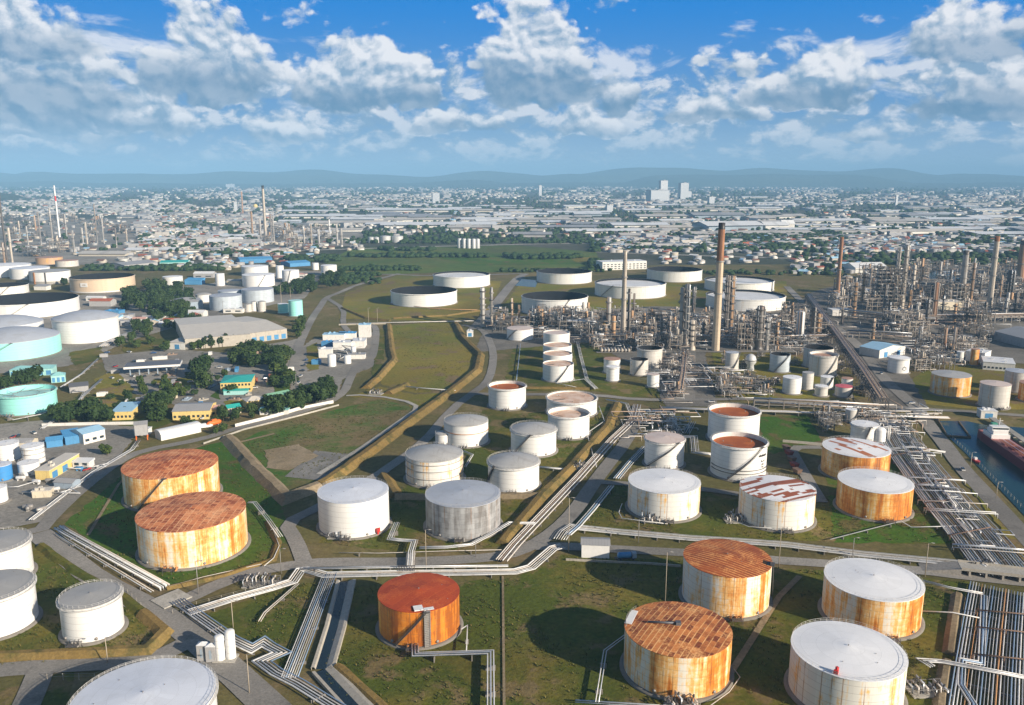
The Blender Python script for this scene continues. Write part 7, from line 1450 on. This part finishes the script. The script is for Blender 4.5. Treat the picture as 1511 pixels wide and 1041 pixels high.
def house_pb(wall, roof, flat=False):                  # unit house 1 x 1 x 1
    b = MB(); b.prism([(-.5, -.5), (.5, -.5), (.5, .5), (-.5, .5)], -.05, .62 if not flat else 1.0, wall, roof)
    if not flat:
        b.add([(-.5, -.5, .62), (-.5, .5, .62), (-.5, 0, .98), (.5, -.5, .62), (.5, .5, .62), (.5, 0, .98)], [(0, 2, 1), (3, 4, 5)], wall)
        b.add([(-.54, -.56, .58), (.54, -.56, .58), (.54, 0, 1.0), (-.54, 0, 1.0), (.54, .56, .58), (-.54, .56, .58)], [(0, 1, 2, 3), (3, 2, 4, 5)], roof)
    return b
HP = [house_pb(1, 3), house_pb(1, 4), house_pb(1, 5), house_pb(2, 6), house_pb(1, 7), house_pb(0, 8), house_pb(1, 5, True), house_pb(2, 6, True), house_pb(2, 8, True)]
HN = ['red tiled', 'brown tiled', 'white', 'grey', 'sky blue', 'beige', 'flat white', 'flat grey', 'flat pale']
rc = random.Random(31); H_ = []
def dens_town(px, py):
    n_ = mnoise.noise((px*.012, py*.09, 1.7))+.5*mnoise.noise((px*.04, py*.3, 5.0))
    d = .55+n_*1.5
    if 480 < px < 890 and py > 350: return 0.0
    if 420 < px < 1511 and 303 < py < 352: d *= .2
    return d
def blocked(px, py):
    return (px < 205 and py > 318) or (375 < px < 535 and 336 < py) or py > 372 or (1310 < px and py > 392)
n = 0
while n < 10500:
    px, py = rc.uniform(-60, 1570), 266.5+ (rc.random()**1.15)*116
    if blocked(px, py) or rc.random() > dens_town(px, py): continue
    x, y = gp(px, py); far = y > 4500; k = rc.choice((0, 1, 1, 2, 3, 3, 4, 5, 5, 6, 7, 7)) if not far else rc.choice((0, 1, 2, 3, 3, 5, 5, 6, 7, 7))
    g_ = 1.0 if y < 3000 else 1.15 if y < 6000 else 1.6
    sx, sy = rc.uniform(9, 20)*g_, rc.uniform(8, 13)*g_; sz = rc.choice((5.5, 6, 7, 9))*(1 if y < 6000 else 1.5)
    if rc.random() < (.08 if y < 3000 else .30): k = rc.choice((3, 5, 5, 7, 8, 7)); sx *= rc.uniform(1.8, 3.4); sy *= rc.uniform(1.3, 2.2); sz *= rc.uniform(.9, 1.7)
    H_.append((k, x, y, -.4, sx, sy, sz, rc.choice((.25, .25+pi/2, rc.uniform(0, 3.1))))); n += 1
for px0, px1, py0, py1, m_ in ((885, 1511, 350, 374, 420), (960, 1240, 366, 392, 60), (1165, 1300, 372, 405, 40), (205, 480, 340, 374, 190), (-40, 205, 318, 340, 90), (-40, 205, 340, 378, 70), (376, 535, 338, 372, 60), (150, 420, 376, 398, 60), (880, 1000, 352, 366, 60), (300, 480, 372, 384, 30), (180, 330, 470, 484, 26), (270, 345, 388, 398, 26)):
    for _ in range(m_):
        px, py = rc.uniform(px0, px1), rc.uniform(py0, py1); x, y = gp(px, py); H_.append((rc.randrange(9), x, y, -.4, rc.uniform(9, 18), rc.uniform(8, 12), rc.choice((5, 6, 7)), rc.choice((.25, .25+pi/2, rc.uniform(0, 3)))))
H_.sort(key=lambda t: -(t[4]*t[6])/t[2]**2)
HM = [b.mesh('house', [MATS[m_] for m_ in HMATS]) for b in HP]
def zone(x, y):
    px = 755+FPX*x/(y*cos(PITCH)+EYE*sin(PITCH))
    return ('left of the far pale chimney' if px < 390 else 'near the green fields' if px < 900 else 'behind the tall orange topped chimney' if px < 1240 else 'behind the right hand refinery') if y < 2600 else ('in the hazy town at left' if px < 500 else 'in the hazy town ahead' if px < 1000 else 'in the hazy town at right')
for k, x, y, z, sx, sy, sz, rz in H_[:296]:
    o = link('house', HM[k], None, (x, y, z), rz, (sx, sy, sz)); zt = zone(x, y); tag(o, 'small %s roofed house %s' % (HN[k], zt), 'house', '%s roofed houses %s' % (HN[k], zt))
scatter('town_houses', [pb(b) for b in HP], H_[296:], HMATS, 'countless small pale houses of the hazy town spreading to the hills', 'houses')
# works halls and warehouses of the industrial estate
WP = [house_pb(0, 5), house_pb(9, 5), house_pb(1, 8), house_pb(2, 6), house_pb(0, 8), house_pb(9, 6)]; WM = [b.mesh('warehouse', [MATS[m_] for m_ in HMATS]) for b in WP]; WN = ['white', 'white roofed blue grey', 'beige roofed', 'grey roofed', 'pale beige roofed', 'grey roofed blue']
WL = [(0,645,336,330,110,15),(1,525,327,170,80,13),(0,610,313,400,110,16),(3,634,323,150,70,12),(0,728,327,220,100,13),(2,800,327,180,90,12),(1,1080,340,170,110,24),(0,1145,339,70,60,22),(4,986,322,230,100,13),(3,786,350,95,60,12),(2,948,351,110,70,11),(3,830,338,200,90,10),(3,890,333,190,90,10),(5,1060,322,190,90,20),(3,1176,362,90,70,9),(4,1316,333,110,60,11),(5,1360,322,110,70,16),(0,1448,342,260,90,12),(0,1460,325,130,80,16),(0,1163,338,36,30,26),(2,700,313,150,80,12),(4,860,313,160,80,12),(0,1000,305,260,110,13),(0,1120,310,200,80,13),(3,1240,352,120,70,9),(0,440,352,130,60,9),(1,340,352,110,60,9),(4,500,342,120,50,9),(0,250,358,140,60,8),(4,310,372,110,50,8),(0,230,372,120,45,8),(2,150,378,90,50,8),(0,325,362,60,40,14),(0,345,361,30,30,16)]
for _ in range(210):
    px, py = rc.uniform(430, 1560), 288+rc.random()**.8*62
    if 480 < px < 890 and py > 340: continue
    WL.append((rc.choice((0, 0, 2, 4, 4, 1, 3)), px, py, rc.uniform(80, 260), rc.uniform(40, 110), rc.uniform(8, 14)))
for _ in range(26): WL.append((rc.randrange(6), rc.uniform(-30, 480), rc.uniform(283, 330), rc.uniform(50, 130), rc.uniform(30, 60), rc.uniform(8, 13)))
wp_ = []
for i, (k, px, py, l, d, h) in enumerate(WL):
    x, y = gp(px, py)
    if i > 33 and any(hypot(x-a, (y-c)*.8) < (l+q)*.34 for a, c, q in wp_): continue
    wp_.append((x, y+d/2, l)); o = link('warehouse', WM[k], None, (x, y+d/2, -.4), .10+rc.choice((0, 0, .12, -.1)), (l, d, h)); zt = zone(x, y); sz_ = 'huge' if l > 180 else 'long' if l > 110 else 'smaller'
    if i < 34: tag(o, '%s %s warehouse %s' % (sz_, WN[k], zt), 'warehouse', 'larger %s %s warehouses %s' % (sz_, WN[k], zt))
    else: tag(o, '%s %s warehouse %s' % (sz_, WN[k], zt), 'warehouse', 'larger %s %s warehouses %s' % (sz_, WN[k], zt))
# tall blocks on the skyline
m, g, b = newmat('tower_facade'); x_, y_, z_ = g.sep(g.coord('Object')); wn = ((z_/3.6).fract().gt(.45))*((x_/4.0).fract().gt(.3).max((y_/4.0).fract().gt(.3)))
g.put(b, 'Base Color', g.mix(wn*.75, (.62, .63, .65), (.16, .21, .28))); g.put(b, 'Roughness', .5)
for px, pyb, pyt, w_, t in [(970,297,281,34,'broad white office block, the largest on the skyline'), (978,295,267,13,'tall dark tower rising from the broad white skyline block'), (1008,294,270.5,15,'pale tower just right of the broad white skyline block'), (1016,293,283,8,'lower pale block beside the pale skyline tower'), (643,300,285,12,'lone white apartment block left of the skyline towers'), (797,290,274,5,'slim tower with yellow cranes far left of the skyline block'), (348,313,298,5,'tan slab block near the far pale chimney'), (899,313,303,11,'white cube block below the skyline towers'), (1049,301,291,10,'white block right of the skyline towers'), (1322,304,288,4,'slim pale tower in the right hand town'), (510,311,303,5,'pale block near the far warehouses'), (1460,291,284,6,'pale far block above the right refinery'), (540,275,271,10,'pale far block on the left skyline'), (340,277,272,14,'pale far hall on the left skyline')]:
    x, y = gp(px, pyb); d = hypot(y, EYE); h = hgt(px, pyb, pyt); w_ = w_*d/FPX; o = thing('tower_block', t, 'tower block', (x, y, 0), None, .3); MB().box(0, 0, -.4, w_*.86, w_*.5, h+.4).build('wall', MATS['tower_facade'], o); MB().box(0, 0, h+.01, w_*.88, w_*.52, 1.2).box(w_*.1, 0, h+1.2, w_*.25, w_*.25, 4).build('roof', MATS['roof_sheet_grey'], o)
# distant refinery sphere tank
x, y = gp(377, 309); o = thing('sphere_tank', 'yellowish sphere tank near the far pale chimney', 'sphere tank', (x, y, 0)); MB().lathe([(11*sin(pi*i/10)+.01, 14-11*cos(pi*i/10)) for i in range(11)], 20).build('shell', MATS['wall_yellow'], o)
for k in range(6): MB().box(9*cos(k), 9*sin(k), -.4, 1, 1, 12).build('leg', STEEL, o)
# far woods
def blob(seed, sub=2):
    bm = bmesh.new(); bmesh.ops.create_icosphere(bm, subdivisions=sub, radius=.5); rnd = random.Random(seed)
    for v in bm.verts: v.co *= 1+.38*mnoise.noise(v.co*4.2+Vector((seed, 0, 0)))+rnd.uniform(-.09, .09)
    for v in bm.verts: v.co.z = v.co.z*.95+.42
    r_ = ([tuple(v.co) for v in bm.verts], [[v.index for v in f.verts] for f in bm.faces], [0]*len(bm.faces)); bm.free(); return r_
BL_ = [blob(1), blob(2), blob(3), blob(4, 1), blob(5, 1)]; T_ = []
def wood(n, f, sc=(7, 12)):
    k = 0; it = 0
    while k < n and it < n*30:
        it += 1; q = f()
        if q is None: continue
        x, y = gp(*q); s = rc.uniform(*sc)*(1 if y < 3500 else 1.5 if y < 7000 else 2.6); T_.append((rc.randrange(3) if y < 2600 else rc.choice((3, 4)), x, y, -.5, s*rc.uniform(.9, 1.5), s*rc.uniform(.9, 1.5), s*rc.uniform(.7, 1.1), rc.uniform(0, 6.28))); k += 1
def town_tree():
    px, py = rc.uniform(-60, 1570), 267+rc.random()**1.1*106
    if 480 < px < 890 and py > 357: return None
    if blocked(px, py) and rc.random() < .9: return None
    return (px, py) if rc.random() < .62-mnoise.noise((px*.012, py*.09, 1.7))*1.5 else None
wood(5600, town_tree)
def box_(x0, x1, y0, y1): return lambda: (rc.uniform(x0, x1), rc.uniform(y0, y1))
wood(420, box_(870, 1180, 359, 372), (8, 13)); wood(300, box_(1060, 1250, 348, 358), (8, 13)); wood(150, box_(480, 880, 356, 360), (7, 11)); wood(150, box_(515, 720, 378, 380.5), (7, 11)); wood(120, box_(745, 860, 378.5, 383), (7, 11)); wood(90, box_(500, 620, 396, 400), (6, 9)); wood(90, box_(870, 890, 385, 398), (6, 10)); wood(90, box_(1170, 1260, 368, 408), (6, 10)); wood(160, box_(1260, 1511, 376, 392), (7, 12)); wood(60, box_(560, 640, 368, 371), (7, 10))
wood(140, box_(120, 330, 394, 400), (7, 11)); wood(90, box_(420, 500, 380, 388), (7, 11)); wood(60, box_(300, 420, 374, 378), (7, 10)); wood(50, box_(955, 1170, 402, 406), (5, 8)); wood(45, box_(740, 900, 399, 402), (5, 8)); wood(90, box_(480, 560, 404, 420), (5, 8))
scatter('woodland', BL_, T_, ['leaf_dark'], 'dark trees scattered through the far town and round the fields', 'woods')
# weeds and tufts on the near grass
tf = MB(); rnd = random.Random(3)
for k in range(9):
    a = rnd.uniform(0, 6.28); d = Vector((cos(a), sin(a), 0)); e = Vector((-sin(a), cos(a), 0)); tf.add([d*.05-e*.10, d*.05+e*.10, d*rnd.uniform(.3, .6)+Vector((0, 0, rnd.uniform(.5, 1.0)))], [(0, 1, 2)], k % 2)
leafmat('weed_green', (.045, .080, .012), (.090, .110, .020)); leafmat('weed_straw', (.16, .125, .035), (.24, .18, .06))
W_ = []
for poly, n in (([(506,866),(760,852),(830,818),(1010,826),(1430,858),(1415,1041),(1380,1100),(600,1100),(478,1000)], 4200), ([(300,905),(440,862),(482,856),(425,990),(395,960),(330,930)], 700), ([(845,785),(905,715),(1030,725),(1200,745),(1300,668),(1345,665),(1440,805),(1150,795)], 2200), ([(60,800),(140,850),(240,925),(215,965),(-10,985)], 1100), ([(500,745),(470,800),(600,815),(740,805),(800,745),(910,615),(760,610),(640,680)], 2200), ([(95,772),(190,692),(300,657),(352,668),(420,745),(402,826),(245,868)], 1500), ([(345,655),(400,629),(562,589),(609,606),(440,733),(370,690)], 1600), ([(572,480),(668,474),(704,525),(664,575),(612,580),(578,505)], 1200)):
    P = gpl(poly); x0, x1 = min(p[0] for p in P), max(p[0] for p in P); y0, y1 = min(p[1] for p in P), max(p[1] for p in P); k = 0
    while k < n:
        x, y = rnd.uniform(x0, x1), rnd.uniform(y0, y1); k += .25
        if not inside((x, y), P) or mnoise.noise((x*.045, y*.045, 2.2)) < -.05+rnd.uniform(-.3, .3) or any(abs(x-t[1])+abs(y-t[2]) < t[3]+2 or hypot(x-t[1], y-t[2]) < t[3]+1.4 for t in TANKS): continue
        k += .75; s_ = rnd.uniform(.35, .95); W_.append((0, x, y, -.3, s_*1.5, s_*1.5, s_, rnd.uniform(0, 6)))
scatter('grass_tufts', [pb(tf)], W_, ['weed_green', 'weed_straw'], 'rough weeds and tufts on the grass between the tanks', 'grass')
# hills
def ridge(label, y0, pts, wob, seed):
    P = []
    for (pa, ta), (pc, tc) in zip(pts, pts[1:]):
        for i in range(14): t = i/14; P.append((pa+(pc-pa)*t, ta+(tc-ta)*(t*t*(3-2*t))))
    n = len(P); rows = []
    for k, f in enumerate((0.0, .3, .62, .85, 1.0, .8, .45, 0.0)):
        for px, h in P:
            x = (px-755)/FPX*y0/cos(PITCH)*.97; rows.append((x*(1+.05*k), y0+k*y0*.035+wob*mnoise.noise((x*.0006, k*.7, seed)), max(-2, h*f*(1+.35*mnoise.noise((x*.0011, k*.9, seed)))-2)))
    tag(MB().add(rows, [(k*n+i, k*n+i+1, (k+1)*n+i+1, (k+1)*n+i) for k in range(7) for i in range(n-1)], 0, True).build('hills', MATS['mountain_forest']), kind='structure')
ridge('far', 15500, [(-120,190),(0,230),(60,250),(95,300),(150,225),(230,260),(300,200),(370,265),(470,270),(560,210),(640,190),(720,235),(800,210),(860,250),(940,310),(1010,320),(1080,300),(1180,270),(1280,290),(1340,235),(1400,230),(1480,190),(1640,180)], 500, 2.0)
ridge('mid', 12600, [(-120,60),(100,90),(250,60),(400,40),(600,60),(700,120),(760,60),(900,70),(960,190),(1100,200),(1240,170),(1320,60),(1500,70),(1640,40)], 300, 6.0)
ridge('near left', 5200, [(-160,60),(-40,75),(10,70),(50,40),(75,8),(90,0)], 100, 9.0)
# the air: one even volume over everything
m = bpy.data.materials.new('haze_air'); m.use_nodes = True; g = G(m.node_tree); pv = g.node('ShaderNodeVolumePrincipled'); o_ = g.node('ShaderNodeOutputMaterial')
g.put(pv, 'Color', (.34, .66, 1.0)); g.put(pv, 'Density', 9.0e-5); g.put(pv, 'Anisotropy', -.12); g.nt.links.new(pv.outputs[0], o_.inputs['Volume'])
MATS['haze_air'] = m
tag(MB().box(0, 11500, -6, 46000, 27000, 446).build('haze', m), kind='stuff')
